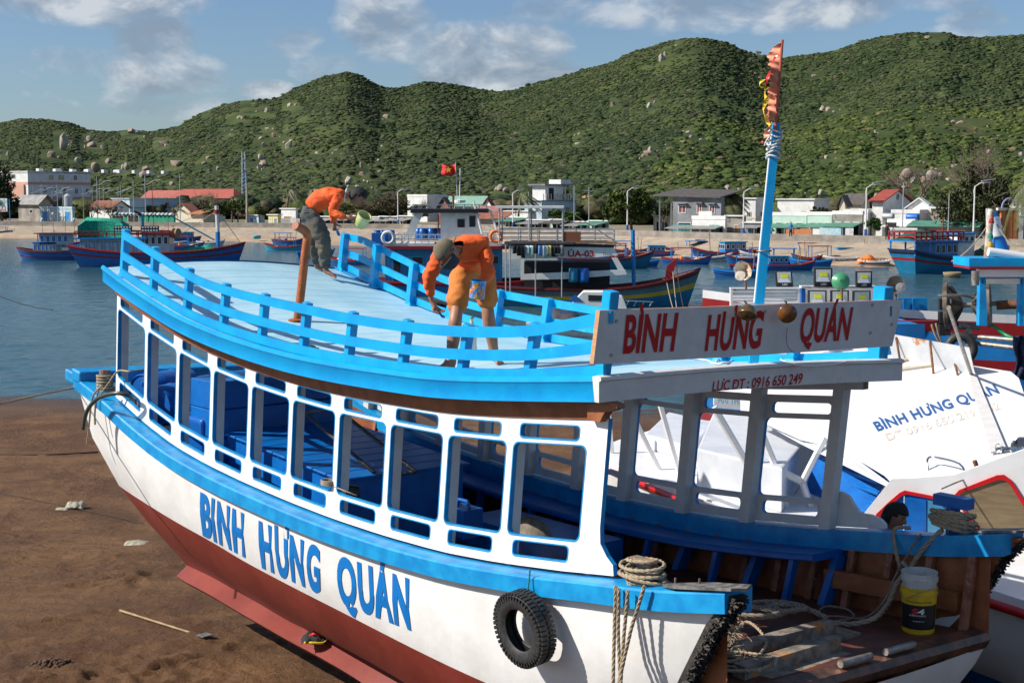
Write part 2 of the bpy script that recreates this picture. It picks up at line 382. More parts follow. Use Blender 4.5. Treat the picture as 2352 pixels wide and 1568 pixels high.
mb.grid([[qpt(u, .45, QZ), qpt(u, .45, QZ + .42), qpt(u, 0, QZ + .42), qpt(u, 0, QZ - .15), qpt(u, -.25, QZ - .18), qpt(u, -.25, QZ - .35)] for u in us][::-1])
tag(mb.build('quay_kerb', M_CONCD), kind='structure')
mb = MB()
mb.grid([[qpt(u, -.25, QZ - .35), qpt(u, -2.2, QZ - .9), qpt(u, -7.5, -6.85), qpt(u, -7.7, -7.3)] for u in us][::-1])
tag(mb.build('seawall_slope', M_SLOPE), kind='structure')
BEACHW = [(-700, 5), (420, 6), (560, 10), (700, 22), (900, 26), (1150, 24), (1300, 20), (1500, 14), (1800, 14), (2000, 12), (2100, 4), (3000, 4)]
mb = MB()
rows = []
for u in us:
    w = interp(u, BEACHW); r = [qpt(u, -6.5, -6.40)]
    for k in range(1, 7): r.append(qpt(u, -6.5 - w * k / 6, -6.45 - .75 * (k / 6) + .05 * fbm(u * .02, k, 2)))
    rows.append(r)
mb.grid(rows[::-1]); tag(mb.build('far_beach', mat('pale_beach_sand', (.42, .30, .19), .9, (.30, .21, .14), .4, .02, 3)), kind='structure')
mb = MB(); mb.grid([[qpt(u, .4, QZ), qpt(u, 9, QZ + .004), qpt(u, 120, QZ + .5), qpt(u, 260, QZ + 3)] for u in us][::-1])
tag(mb.build('ground', mat('dusty_ground', (.24, .18, .13), .9, (.13, .14, .07), .08, .02, 2)), kind='structure')
mb = MB(); mb.grid([[qpt(u, .45, QZ + .008), qpt(u, 4.2, QZ + .008)] for u in us][::-1])
tag(mb.build('promenade_path', mat('promenade_paving', (.36, .31, .26), .8, (.28, .24, .20), 1.5, .004, 8)), kind='structure')
# ---- hills
RIDGE = [(-900, 330), (-600, 300), (-300, 310), (-100, 296), (0, 288), (60, 276), (120, 277), (175, 285), (210, 300), (260, 305), (310, 300), (350, 305), (420, 292), (470, 262), (520, 245), (560, 235), (640, 232), (680, 210), (740, 185), (800, 170), (830, 178), (880, 205), (920, 208), (980, 193), (1040, 198), (1090, 207), (1140, 215), (1180, 212), (1240, 192), (1300, 178), (1340, 165), (1400, 150), (1440, 130), (1480, 118), (1520, 105), (1560, 97), (1600, 95), (1640, 100), (1680, 112), (1700, 125), (1740, 133), (1790, 140), (1840, 133), (1900, 125), (1960, 105), (2010, 92), (2060, 85), (2120, 83), (2150, 83), (2190, 92), (2240, 95), (2300, 90), (2352, 88), (2500, 80), (2800, 110), (3200, 150)]
RDIST = [(-900, 1300), (0, 1350), (200, 1300), (430, 1050), (620, 980), (800, 1000), (1100, 1050), (1300, 950), (1600, 850), (1800, 900), (2100, 820), (2352, 800), (3200, 800)]
def hill(u, s):                        # s: 0 foot .. 1 ridge .. >1 behind
    Y0 = interp(u, QY) + 105; Yr = interp(u, RDIST); er = (449 - interp(u, RIDGE)) / FPX; z0 = -4.2; e0 = z0 / Y0
    Y = Y0 + (Yr - Y0) * s
    x = (u - 1176) / FPX * Y
    n = fbm(x / 150, Y / 210, 2, 6) * .5; rid = 1 - abs(mn.noise(Vector((x / 95, Y / 160, 7)))) * 1.6
    if s <= 1:
        h = s ** .82; amp = math.sin(math.pi * min(s, 1)) ** .8
        e = e0 + (er - e0) * (h + amp * (n * .16 + (rid - .5) * .045))
        e = min(e, er + (1 - s) * .0)
        z = e * Y
    else: z = er * Yr * (1 - (s - 1) * 1.5) - 6 * (s - 1)
    return Vector((x, Y, z))
HU = list(np.linspace(-900, 3200, 300)); HS = [i / 70 for i in range(71)] + [1.04, 1.1, 1.2, 1.4]
mb = MB(); HROWS = []
for s in HS:
    HROWS.append([hill(u, s) + Vector((0, 0, (1.2 * fbm(u * .05, s * 40, 3)) if .02 < s < 1 else 0)) for u in HU])
mb.grid(HROWS)
def hill_mat():
    m = bpy.data.materials.new('scrub_slope'); m.use_nodes = True; nt = m.node_tree; b = nt.nodes['Principled BSDF']; L = nt.links
    tc = N(nt, 'ShaderNodeTexCoord'); v = tc.outputs['Object']
    n = N(nt, 'ShaderNodeTexNoise', i_Scale=.02, i_Detail=10.0, i_Roughness=.65); L.new(v, n.inputs['Vector'])
    c = mixc(nt, ramp(nt, n.outputs[0], [(.42, 0.), (.6, 1.)]).outputs[0], (.032, .048, .018), (.070, .090, .030))
    n2 = N(nt, 'ShaderNodeTexNoise', i_Scale=.05, i_Detail=8.0, i_Roughness=.7); L.new(v, n2.inputs['Vector'])
    c = mixc(nt, ramp(nt, n2.outputs[0], [(.60, 0.), (.68, .7)]).outputs[0], c, (.16, .11, .06)); L.new(c, b.inputs['Base Color'])
    b.inputs['Roughness'].default_value = .95; b.inputs['Specular IOR Level'].default_value = .1
    return m
tag(mb.build('hills', hill_mat(), smooth=True), kind='structure')
HGRID = HROWS
def hill_at(u, s):                     # point on the built surface
    fu = (u + 900) / 4100 * 299; i = min(int(fu), 298); fu -= i
    k = 0
    while k < len(HS) - 2 and HS[k + 1] < s: k += 1
    fs = (s - HS[k]) / (HS[k + 1] - HS[k])
    a = HGRID[k][i].lerp(HGRID[k][i + 1], fu); b = HGRID[k + 1][i].lerp(HGRID[k + 1][i + 1], fu); return a.lerp(b, fs)
# ---- the scrub that covers the hills: a mass of bushes nobody could count
def ico(sub):
    import bmesh
    bm = bmesh.new(); bmesh.ops.create_icosphere(bm, subdivisions=sub, radius=1)
    bm.verts.ensure_lookup_table(); v = np.array([tuple(x.co) for x in bm.verts]); f = np.array([[q.index for q in p.verts] for p in bm.faces]); bm.free(); return v, f
def scrub(name, pts, sizes, cols, seed, sub=2, flat=.72, material=None):
    rs = np.random.RandomState(seed); v0, f0 = ico(sub); nv = len(v0); k = len(pts)
    rot = rs.rand(k) * 6.28; nvar = 24
    var = v0[None] * (1 + (rs.rand(nvar, nv, 1) - .5) * .75) + (rs.rand(nvar, nv, 3) - .5) * .22
    sel = var[rs.randint(0, nvar, k)]
    c, s = np.cos(rot)[:, None], np.sin(rot)[:, None]
    x = sel[:, :, 0] * c - sel[:, :, 1] * s; y = sel[:, :, 0] * s + sel[:, :, 1] * c; z = sel[:, :, 2] * flat
    st = (.8 + .45 * rs.rand(k, 1)); sz = np.array(sizes)[:, None]
    V = np.stack([x * sz * st * 1.25, y * sz * 1.1, z * sz * (.85 + .4 * rs.rand(k, 1))], 2) + np.array(pts)[:, None, :]
    V = V.reshape(-1, 3); F = (f0[None] + (np.arange(k) * nv)[:, None, None]).reshape(-1, 3)
    me = bpy.data.meshes.new(name); me.vertices.add(len(V)); me.vertices.foreach_set('co', V.ravel())
    me.loops.add(F.size); me.loops.foreach_set('vertex_index', F.ravel().astype(np.int32)); me.polygons.add(len(F))
    me.polygons.foreach_set('loop_start', (np.arange(len(F)) * 3).astype(np.int32))
    a = me.color_attributes.new('tone', 'FLOAT_COLOR', 'POINT')
    fac = (np.array(cols)[:, None, :] * (1 + (rs.rand(k, nv, 1) - .5) * .5)).reshape(-1, 3)
    a.data.foreach_set('color', np.concatenate([fac, np.ones((len(fac), 1))], 1).ravel())
    me.materials.append(material); me.polygons.foreach_set('use_smooth', [True] * len(F)); me.update(); me.validate()
    o = bpy.data.objects.new(name, me); COL.objects.link(o); return o
def tone_mat(name, bump=0, bs=1.0):
    m = bpy.data.materials.new(name); m.use_nodes = True; nt = m.node_tree; b = nt.nodes['Principled BSDF']; L = nt.links
    at_ = N(nt, 'ShaderNodeAttribute', attribute_name='tone'); b.inputs['Roughness'].default_value = .8; b.inputs['Specular IOR Level'].default_value = .15
    tc = N(nt, 'ShaderNodeTexCoord'); n = N(nt, 'ShaderNodeTexNoise', i_Scale=1.3, i_Detail=4.0, i_Roughness=.7); L.new(tc.outputs['Object'], n.inputs['Vector'])
    c = mixc(nt, 1.0, at_.outputs['Color'], ramp(nt, n.outputs[0], [(.35, .45), (.65, 1.5)]).outputs[0], 'MULTIPLY'); L.new(c, b.inputs['Base Color'])
    return m
M_SCRUB = tone_mat('scrub_leaves')
GREENS = [(.026, .042, .016), (.034, .051, .018), (.044, .063, .021), (.057, .076, .025), (.040, .050, .024), (.070, .088, .029), (.068, .066, .040), (.090, .080, .056)]
def greens(x, y, s, r):
    p = fbm(x / 130, y / 130, 11); q = fbm(x / 45, y / 45, 4)
    g = GREENS[min(7, max(0, int(2.2 + 3.0 * p + 2.2 * q + r.gauss(0, 1.2))))]
    if r.random() < .05: g = GREENS[7]
    k = r.uniform(.8, 1.2); return tuple(c * k for c in g)
BOULD_UV = []
def scrub_points():
    r_ = random.Random(3); near, far = ([], [], []), ([], [], [])
    bo = [(u, v, a + 5, b + 3) for u, v, a, b in BOULD]
    for i in range(125000):
        u = r_.uniform(-200, 2560); s = r_.random() ** 1.1
        p = hill_at(u, s); bare = fbm(p.x / 60, p.y / 60, 21)
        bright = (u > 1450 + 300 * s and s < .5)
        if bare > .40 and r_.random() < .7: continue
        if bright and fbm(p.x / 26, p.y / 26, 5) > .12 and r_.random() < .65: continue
        vv = 449 - (p.z / p.y) * FPX; uu = 1176 + p.x / p.y * FPX
        if any(abs(uu - q[0]) < q[2] and -q[3] < vv - q[1] < q[3] + 5 for q in bo): continue
        sz = r_.uniform(.42, 1.02) * (.62 + .42 * p.y / 800) * (1.8 if r_.random() < .10 else 1)
        d = near if p.y < 470 else far
        d[0].append(tuple(p + Vector((0, 0, sz * .08)))); d[1].append(sz)
        c = greens(p.x, p.y, s, r_)
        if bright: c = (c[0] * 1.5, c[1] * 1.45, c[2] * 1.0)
        d[2].append(c)
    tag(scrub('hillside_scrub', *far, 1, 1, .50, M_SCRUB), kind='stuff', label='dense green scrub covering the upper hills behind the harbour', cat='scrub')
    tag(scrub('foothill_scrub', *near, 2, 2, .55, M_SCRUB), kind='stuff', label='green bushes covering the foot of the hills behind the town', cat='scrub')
# ---- boulders among the scrub
M_ROCK = mat('granite_boulder', (.30, .22, .16), .85, (.24, .19, .15), .25, .15, .5, chips=(.13, .11, .09), chip_lo=.62, chip_scale=.5)
M_ROCKG = mat('grey_granite', (.30, .26, .22), .85, (.42, .36, .30), .2, .15, .5, chips=(.12, .11, .10), chip_lo=.62, chip_scale=.4)
def boulder_mesh(seed):
    import bmesh
    bm = bmesh.new(); bmesh.ops.create_icosphere(bm, subdivisions=3, radius=1); r = random.Random(seed)
    cuts = [(Vector((r.gauss(0, 1), r.gauss(0, 1), r.gauss(0, .8))).normalized(), r.uniform(.5, .85)) for _ in range(12)]
    for v in bm.verts:
        p = v.co
        for n_, d in cuts:
            q = p.dot(n_)
            if q > d: p = p - n_ * (q - d) * .85
        v.co = p * (1 + .09 * mn.noise(p * 1.7 + Vector((seed * 5, 0, 0))) + .05 * mn.noise(p * 4 + Vector((seed, 3, 0))))
    me = bpy.data.meshes.new('boulder'); bm.to_mesh(me); bm.free(); me.materials.append(M_ROCK if seed % 2 else M_ROCKG)
    me.polygons.foreach_set('use_smooth', [True] * len(me.polygons)); me.set_sharp_from_angle(angle=R(16)); return me  # white deck greyed in colour to stand for the shade on it
BM = [boulder_mesh(i) for i in range(8)]
def find_s(u, v):                      # where the sight line meets the built slope
    lo = None
    for k in range(1, 72):
        s = k / 71; p = hill_at(u, s); vv = 449 - (p.z / p.y) * FPX
        if vv <= v: return s
    return .985
BOULD = [(146, 327, 11, 22), (118, 357, 14, 10), (205, 320, 9, 8), (211, 334, 16, 9), (237, 340, 7, 8), (377, 330, 16, 10), (383, 336, 10, 6), (303, 303, 14, 8), (318, 305, 10, 6), (220, 386, 12, 14), (178, 370, 9, 9), (250, 371, 12, 8), (292, 384, 8, 12), (405, 376, 19, 11), (285, 385, 10, 8), (335, 390, 13, 8), (332, 402, 15, 9), (18, 355, 5, 7), (0, 352, 5, 6),
         (482, 260, 6, 6), (550, 271, 9, 6), (557, 272, 7, 6), (613, 257, 8, 11), (590, 257, 5, 4), (665, 244, 7, 8), (680, 243, 7, 5), (572, 235, 9, 4), (888, 268, 11, 6), (628, 298, 4, 4), (663, 297, 4, 6), (700, 275, 7, 4), (535, 301, 6, 4), (612, 296, 5, 4), (629, 312, 8, 7), (601, 322, 9, 8), (606, 334, 7, 8), (662, 334, 9, 16), (668, 326, 7, 8), (598, 361, 8, 8), (605, 377, 14, 10), (596, 385, 8, 8), (480, 364, 9, 6), (500, 388, 6, 6), (470, 376, 8, 5), (552, 340, 5, 3), (773, 346, 7, 4), (728, 354, 8, 6), (833, 402, 12, 8), (800, 415, 12, 10), (830, 380, 4, 8), (870, 370, 6, 5), (873, 395, 8, 5), (773, 295, 4, 4), (948, 344, 4, 3), (877, 337, 5, 4), (1142, 435, 10, 7), (1151, 432, 12, 9), (1163, 437, 9, 7), (845, 420, 5, 6), (395, 422, 9, 6), (820, 428, 6, 4),
         (1408, 241, 7, 10), (1492, 244, 10, 9), (1504, 236, 5, 5), (1520, 136, 9, 12), (1528, 126, 6, 8), (1553, 107, 5, 4), (1330, 308, 4, 4), (1326, 330, 9, 4), (1487, 352, 12, 8), (1494, 343, 9, 7), (1478, 358, 8, 5), (1581, 305, 7, 5), (1570, 304, 5, 4), (1610, 322, 6, 4), (1650, 324, 6, 7), (1530, 334, 5, 4), (1741, 120, 9, 4), (1760, 300, 9, 5), (1902, 252, 10, 7), (1888, 250, 7, 8), (1870, 176, 8, 5), (1855, 175, 5, 4), (2132, 90, 11, 8), (2123, 94, 6, 6), (2080, 105, 6, 5), (2010, 303, 5, 5), (2208, 285, 16, 7), (2230, 286, 6, 4), (2190, 280, 6, 4), (1898, 362, 6, 6), (1920, 350, 5, 4), (2262, 120, 5, 4), (2270, 350, 7, 8), (2345, 355, 8, 6),
         (2082, 401, 20, 15), (2140, 404, 17, 14), (2120, 412, 9, 7), (2098, 414, 10, 8), (2160, 402, 9, 7), (2178, 413, 9, 6), (2168, 396, 7, 5), (2150, 390, 6, 4), (2139, 388, 6, 4), (2130, 391, 7, 4), (2197, 382, 7, 6), (2188, 383, 6, 5), (2064, 427, 9, 6), (2075, 430, 6, 6), (2046, 436, 7, 3), (2013, 452, 11, 9), (2083, 444, 6, 6), (1885, 442, 9, 8), (1625, 443, 9, 7), (1672, 432, 9, 7), (2252, 379, 6, 4), (1830, 424, 6, 5), (2114, 372, 5, 4), (2060, 415, 7, 5)]
_r = random.Random(5)
BOULD += [(q[0] + _r.gauss(0, 16), q[1] + abs(_r.gauss(0, 9)), _r.uniform(2.2, 5.5), _r.uniform(1.8, 4.2)) for q in [_r.choice(BOULD) for _ in range(110)]]
scrub_points()
for i, (u, v, a, b) in enumerate(BOULD):
    s = find_s(u, v + b * .8); p = hill_at(u, s); k = p.y / FPX
    o = bpy.data.objects.new('boulder', BM[i % 8]); COL.objects.link(o)
    p = at(u, v, p.y - 1.5); o.location = p; rr = random.Random(i)
    o.rotation_euler = (rr.uniform(-.3, .3), rr.uniform(-.3, .3), rr.uniform(0, 6)); o.scale = (a * k * .95, a * k * .9, b * k * 1.0)
    tag(o, 'pale granite boulder standing among the bushes on the hillside', 'boulder', 'boulders on the hillside')
# ================================================================ the tour boat being painted
M_BLUE = mat('blue_gloss_paint', (.0, .29, .64), .32, (.0, .355, .70), 3.0, .0025, 14, spec=.5, chips=(.10, .50, .74), chip_lo=.67, chip_scale=6)
M_BLUE2 = mat('blue_worn_paint', (.0, .205, .50), .42, (.005, .29, .60), 5.0, .003, 14, chips=(.03, .06, .10), chip_lo=.70, chip_scale=14)
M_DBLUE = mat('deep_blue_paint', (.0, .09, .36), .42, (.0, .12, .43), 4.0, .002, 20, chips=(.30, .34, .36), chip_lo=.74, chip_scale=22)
M_SHADEBLUE = mat('shaded_inside_blue', (.0, .10, .37), .4, (.0, .13, .45), 5.0, .002, 20)  # boat blue darkened in colour to stand for shaded insides
M_WHITE = mat('white_gloss_paint', (.78, .78, .77), .38, (.82, .82, .81), 3.0, .002, 12, chips=(.55, .53, .50), chip_lo=.72, chip_scale=12)
M_HULLW = mat('white_hull_paint', (.70, .69, .67), .5, (.79, .78, .77), 1.6, .008, 4, chips=(.45, .42, .38), chip_lo=.725, chip_scale=10)
M_RED = mat('red_oxide_paint', (.170, .019, .010), .6, (.215, .030, .018), 1.4, .008, 4, chips=(.14, .035, .025), chip_lo=.70, chip_scale=6)
M_PALE = mat('pale_blue_deck_paint', (.37, .62, .72), .5, (.47, .70, .78), 2.5, .0015, 18, chips=(.12, .42, .66), chip_lo=.695, chip_scale=7, stretch=(1, 1, 1))
M_GREYW = mat('shaded_white_paint', (.60, .58, .56), .5, (.66, .65, .63), 5.0, .0015, 25, chips=(.36, .33, .30), chip_lo=.73, chip_scale=20)  # white with shade mixed into its colour; the chips are real wear
M_SIGN = mat('weathered_white_board', (.56, .54, .52), .55, (.63, .61, .59), 4.0, .002, 20, chips=(.30, .29, .28), chip_lo=.71, chip_scale=16)
M_BROWN = mat('brown_primed_wood', (.23, .070, .024), .5, (.31, .105, .040), 6.0, .003, 22, chips=(.62, .60, .57), chip_lo=.755, chip_scale=9)
M_DECK = mat('dark_red_brown_deck', (.075, .022, .014), .55, (.13, .04, .022), 5.0, .004, 20, chips=(.42, .40, .38), chip_lo=.745, chip_scale=18)
M_RAWW = mat('bare_wood', (.42, .20, .09), .6, (.50, .27, .13), 10, .002, 40, stretch=(1, 1, 8))
M_OLDW = mat('weathered_grey_wood', (.13, .105, .08), .75, (.26, .22, .18), 9, .006, 30, chips=(.46, .19, .04), chip_lo=.56, chip_scale=5)
M_BLACK = mat('black_tar', (.012, .010, .009), .6, (.035, .028, .022), 16, .01, 40)
M_LETR = mat('red_letter_paint', (.42, .008, .006), .6, spec=.3)
M_LETB = mat('blue_letter_paint', (.0, .16, .50), .4)
M_ROPE = mat('hemp_rope', (.26, .20, .13), .85, (.40, .32, .22), 60, .004, 90)
M_ROPED = mat('grey_rope', (.16, .13, .10), .9, (.28, .24, .19), 60, .004, 90)
M_RUBBER = mat('black_rubber', (.018, .018, .019), .55, (.035, .034, .033), 30, .002, 50)
M_RUST = mat('rusty_orange_pipe', (.40, .105, .02), .6, (.26, .07, .02), 7, .003, 30, chips=(.07, .03, .018), chip_lo=.60, chip_scale=6)
M_RUSTD = mat('dark_rust', (.10, .04, .02), .8, (.22, .08, .03), 14, .006, 40)
M_STEEL = mat('bare_steel', (.34, .33, .31), .45, (.22, .18, .14), 12, .002, 40, metal=.6)
HEEL = .0376
ZEDGE = [(9.55, -.95), (8.92, -1.12), (8.4, -1.24), (7.49, -1.43), (6.54, -1.56), (5.64, -1.64), (4.67, -1.69), (3.79, -1.70), (2.98, -1.69), (2.24, -1.67), (1.56, -1.62), (.93, -1.56), (-.03, -1.46)][::-1]
ZGUN = [(10.7, -2.46), (9.58, -2.69), (8.97, -2.86), (8.03, -3.07), (7.17, -3.19), (5.92, -3.29), (4.14, -3.36), (2.3, -3.33), (.9, -3.20), (.1, -3.09), (-.7, -2.98), (-1.45, -2.83)][::-1]
def zedge(t): return cubic(t, ZEDGE)
def zgun(t): return cubic(t, ZGUN)
def H(t, w, z): return B(t, w, z - HEEL * w)
def wfar(t): return 3.84 - max(0, t - 5) ** 2 * .017
def wnear(t): return -.05 - .03 * math.sin(math.pi * min(max(t / 9.5, 0), 1))
def roofz(t, w):
    k = (w - wnear(t)) / (wfar(t) - wnear(t)); return zedge(t) + .02 + (.03 + .07 * min(max(t / 2.5, 0), 1)) * math.sin(math.pi * min(max(k, 0), 1)) - HEEL * w
def onroof(u, v):
    z = -1.6
    for _ in range(60):
        t, w = zp(u, v, z); z2 = roofz(min(max(t, -.03), 9.55), min(max(w, 0), 3.8)); z = z + (z2 - z) * .35
    return t, w, z
boat = thing('wooden_tour_boat', B(4.5, 1.86, -5.5), 'long white and blue wooden tour boat with railed roof and red bottom, on sand', 'boat')
TS = [9.55 - (9.58) * i / 38 for i in range(39)]
# ---- roof deck
mb = MB(); rows = []
for t in TS:
    a, b = wnear(t), wfar(t); rows.append([B(t, a + (b - a) * k / 16, roofz(t, a + (b - a) * k / 16)) for k in range(17)])
mb.grid(rows)
mb.grid([[p - Vector((0, 0, .05)) for p in r] for r in rows][::-1])
def deck_mat():
    m = bpy.data.materials.new('pale_blue_plank_roof'); m.use_nodes = True; nt = m.node_tree; b = nt.nodes['Principled BSDF']; L = nt.links
    tc = N(nt, 'ShaderNodeTexCoord'); mp = N(nt, 'ShaderNodeMapping'); L.new(tc.outputs['Object'], mp.inputs[0])
    mp.inputs['Rotation'].default_value = (0, 0, -math.atan2(BC.y, BC.x))
    n = N(nt, 'ShaderNodeTexNoise', i_Scale=1.3, i_Detail=8.0, i_Roughness=.65); L.new(mp.outputs[0], n.inputs['Vector'])
    c = mixc(nt, ramp(nt, n.outputs[0], [(.35, 0.), (.65, 1.)]).outputs[0], (.30, .54, .66), (.44, .66, .74))
    st = N(nt, 'ShaderNodeMapping'); st.inputs['Scale'].default_value = (1.2, 9, 1); L.new(mp.outputs[0], st.inputs[0])
    n2 = N(nt, 'ShaderNodeTexNoise', i_Scale=2.0, i_Detail=7.0, i_Roughness=.7); L.new(st.outputs[0], n2.inputs['Vector'])
    c = mixc(nt, ramp(nt, n2.outputs[0], [(.55, 0.), (.75, .55)]).outputs[0], c, (.62, .78, .82))
    n3 = N(nt, 'ShaderNodeTexNoise', i_Scale=6.0, i_Detail=8.0, i_Roughness=.75); L.new(mp.outputs[0], n3.inputs['Vector'])
    c = mixc(nt, ramp(nt, n3.outputs[0], [(.665, 0.), (.70, .8)]).outputs[0], c, (.10, .38, .58))
    n4 = N(nt, 'ShaderNodeTexNoise', i_Scale=2.3, i_Detail=8.0, i_Roughness=.75); mp4 = N(nt, 'ShaderNodeMapping'); mp4.inputs['Location'].default_value = (7, 3, 0); L.new(mp.outputs[0], mp4.inputs[0]); L.new(mp4.outputs[0], n4.inputs['Vector'])
    c = mixc(nt, ramp(nt, n4.outputs[0], [(.68, 0.), (.73, .7)]).outputs[0], c, (.50, .40, .30))
    w = N(nt, 'ShaderNodeTexWave', wave_type='BANDS', bands_direction='Y'); w.inputs['Scale'].default_value = 1.05; w.inputs['Distortion'].default_value = .3; w.inputs['Detail'].default_value = 1
    L.new(mp.outputs[0], w.inputs['Vector'])
    seam = ramp(nt, w.outputs['Fac'], [(.0, 0.), (.02, 1.)])
    c = mixc(nt, math_(nt, 'MULTIPLY', math_(nt, 'SUBTRACT', 1.0, seam.outputs[0]), .35), c, (.16, .33, .42))
    L.new(c, b.inputs['Base Color']); b.inputs['Roughness'].default_value = .5
    bp = N(nt, 'ShaderNodeBump'); bp.inputs['Distance'].default_value = .006; L.new(math_(nt, 'MULTIPLY_ADD', n.outputs[0], 1.2, seam.outputs[0]), bp.inputs['Height']); L.new(bp.outputs[0], b.inputs['Normal'])
    return m
M_ROOF = deck_mat()
fr_ = rows[-1]; mb.add([p + BA.to_3d() * -.002 for p in fr_] + [p - Vector((0, 0, .05)) + BA.to_3d() * -.002 for p in fr_], [(i, 17 + i, 18 + i, 1 + i) for i in range(16)])
mb.build('roof', M_ROOF, boat, smooth=True, auto=50)
# ---- fascias round the roof: near and far blue, front white greyed to hold its shade, and the bead on top
mb = MB()
for side, fn, sg in ((0, wnear, -1), (1, wfar, 1)):
    prof = [(.03, .03), (.0, .045), (-.028 * 1, .03), (-.032, .0), (-.012, -.022), (-.012, -.165), (.04, -.165)]
    mb.grid([[B(t, fn(t) - sg * -1 * 0 + (-sg) * -1 * 0 + (o if sg < 0 else -o), zedge(t) + h - HEEL * fn(t)) for o, h in prof] for t in TS] if sg < 0 else
            [[B(t, fn(t) - o, zedge(t) + h - HEEL * fn(t)) for o, h in prof][::-1] for t in TS])
def crossp(t, prof, w0, w1, n=12, s=1):
    rows = []
    for k in range(n + 1):
        w = w0 + (w1 - w0) * k / n; rows.append([B(t + o * s, w, zedge(-.03 if t < 1 else 9.55) - HEEL * w + .085 * math.sin(math.pi * k / n) + h) for o, h in prof])
    return rows
mb.grid([[B(9.57 - o, w, z) for o, z in ((.05, zedge(9.55) + .03 - HEEL * w + .1 * math.sin(math.pi * w / 3.5)), (0, zedge(9.55) + .02 - HEEL * w + .1 * math.sin(math.pi * w / 3.5)), (0, zedge(9.55) - .165 - HEEL * w))] for w in [-.06 + 3.53 * k / 10 for k in range(11)]])
o = mb.build('roof_fascia', mat('blue_fascia_paint', (.0, .28, .66), .35, (.0, .34, .72), 2.5, .003, 22), boat, smooth=True, auto=45)
mb = MB()
prof = [(.05, .035), (-.01, .05), (-.05, .038), (-.055, .012), (-.03, .0), (-.03, -.165), (.02, -.165)]
rows = []
for k in range(17):
    w = -.09 + 3.95 * k / 16; rows.append([B(-.03 + o, w, zedge(-.03) - HEEL * w + h + .03 * math.sin(math.pi * k / 16)) for o, h in prof])
mb.grid(rows[::-1])
for i, e in ((0, -.09), (-1, 3.86)):
    r = rows[i]; mb.add(r, [tuple(range(len(r)))] if i else [tuple(range(len(r)))[::-1]])
o = mb.build('front_fascia', M_GREYW, boat, smooth=True, auto=40)
# brown frieze under the eaves (bare primer, not painted yet) and its curled front end
mb = MB()
TP = [9.5 - i * 9.35 / 34 for i in range(35)]
mb.grid([[B(t, .02, zedge(t) - .150), B(t, .055, zedge(t) - .165), B(t, .085, zedge(t) - .32), B(t, .14, zedge(t) - .32)] for t in TP])
cu = [(.18, -.165), (-.10, -.165), (-.16, -.175), (-.17, -.205), (-.10, -.235), (-.03, -.25), (.0, -.29), (.03, -.34), (.18, -.34)]
mb.prism([B(t + .03, .03, zedge(0) + z) for t, z in cu], BC.to_3d() * .09)
mb.build('eave_frieze', M_BROWN, boat, smooth=True, auto=40)
# ---- side panels: openings cut as rings
def ptop(t): return zedge(t) - interp(t, [(.1, .30), (1.1, .29), (5, .265), (9.5, .27)])
def pbot(t): return zgun(t) + .02
def ring(mb, fmap, o, h, r, n=6, mi=0, back=.045, mirim=1, flip=False):
    """plate o=(a0,a1,b0,b1) with a rounded hole h=(a0,a1,b0,b1); r=(ra,rb) corner radii"""
    pts = []
    for cx, cy, a0 in ((h[1] - r[0], h[3] - r[1], 0), (h[0] + r[0], h[3] - r[1], 90), (h[0] + r[0], h[2] + r[1], 180), (h[1] - r[0], h[2] + r[1], 270)):
        for k in range(n): a = R(a0 + 90 * k / (n - 1)); pts.append((cx + r[0] * math.cos(a), cy + r[1] * math.sin(a)))
    cx, cy = (h[0] + h[1]) / 2, (h[2] + h[3]) / 2; out = []
    cor = [(o[1], o[3]), (o[0], o[3]), (o[0], o[2]), (o[1], o[2])]
    for i, (x, y) in enumerate(pts):
        q, k = divmod(i, n)
        if k in (0, n - 1): # project straight onto the side
            if (q + (k > 0)) % 2 == 0: out.append((o[1] if q in (0, 3) else o[0], y))
            else: out.append((x, o[3] if q in (0, 1) else o[2]))
        else: out.append(cor[q])
    for (w, rev) in ((0, False), (back, True)):
        a = [fmap(x, y, w) for x, y in pts]; b = [fmap(x, y, w) for x, y in out]; m = len(a)
        fs = [(i, m + i, m + (i + 1) % m, (i + 1) % m) for i in range(m)]
        if rev: fs = [f[::-1] for f in fs]
        mb.add(a + b, fs, mi)
    a = [fmap(x, y, 0) for x, y in pts]; b = [fmap(x, y, back) for x, y in pts]; m = len(a)
    mb.add(a + b, [(i, (i + 1) % m, m + (i + 1) % m, m + i) for i in range(m)], mirim)
    if back:   # blue painted rounding: a thin strip of the front face round the hole
        e = .012; ar = [fmap(x, y, -.002) for x, y in pts]
        gx = [(x + (e / (o[1] - o[0]) * (o[1] - o[0]) if x > cx else -e), y + (e if y > cy else -e) / 1.4) for x, y in pts]
        br = [fmap(x, y, -.002) for x, y in gx]
        mb.add(ar + br, [(i, m + i, m + (i + 1) % m, (i + 1) % m) for i in range(m)], mirim)
POSTS = [9.62, 8.73, 7.85, 6.96, 6.05, 5.15, 4.22, 3.29, 2.35, 1.41, .36]
def pmap(side):
    def f(x, s, d):
        z = pbot(x) + (ptop(x) - pbot(x)) * s
        return (B(x - .15 * s, .10 + d, z) if side == 0 else B(x - .15 * s, 3.68 - d, z - HEEL * 3.7))
    return f
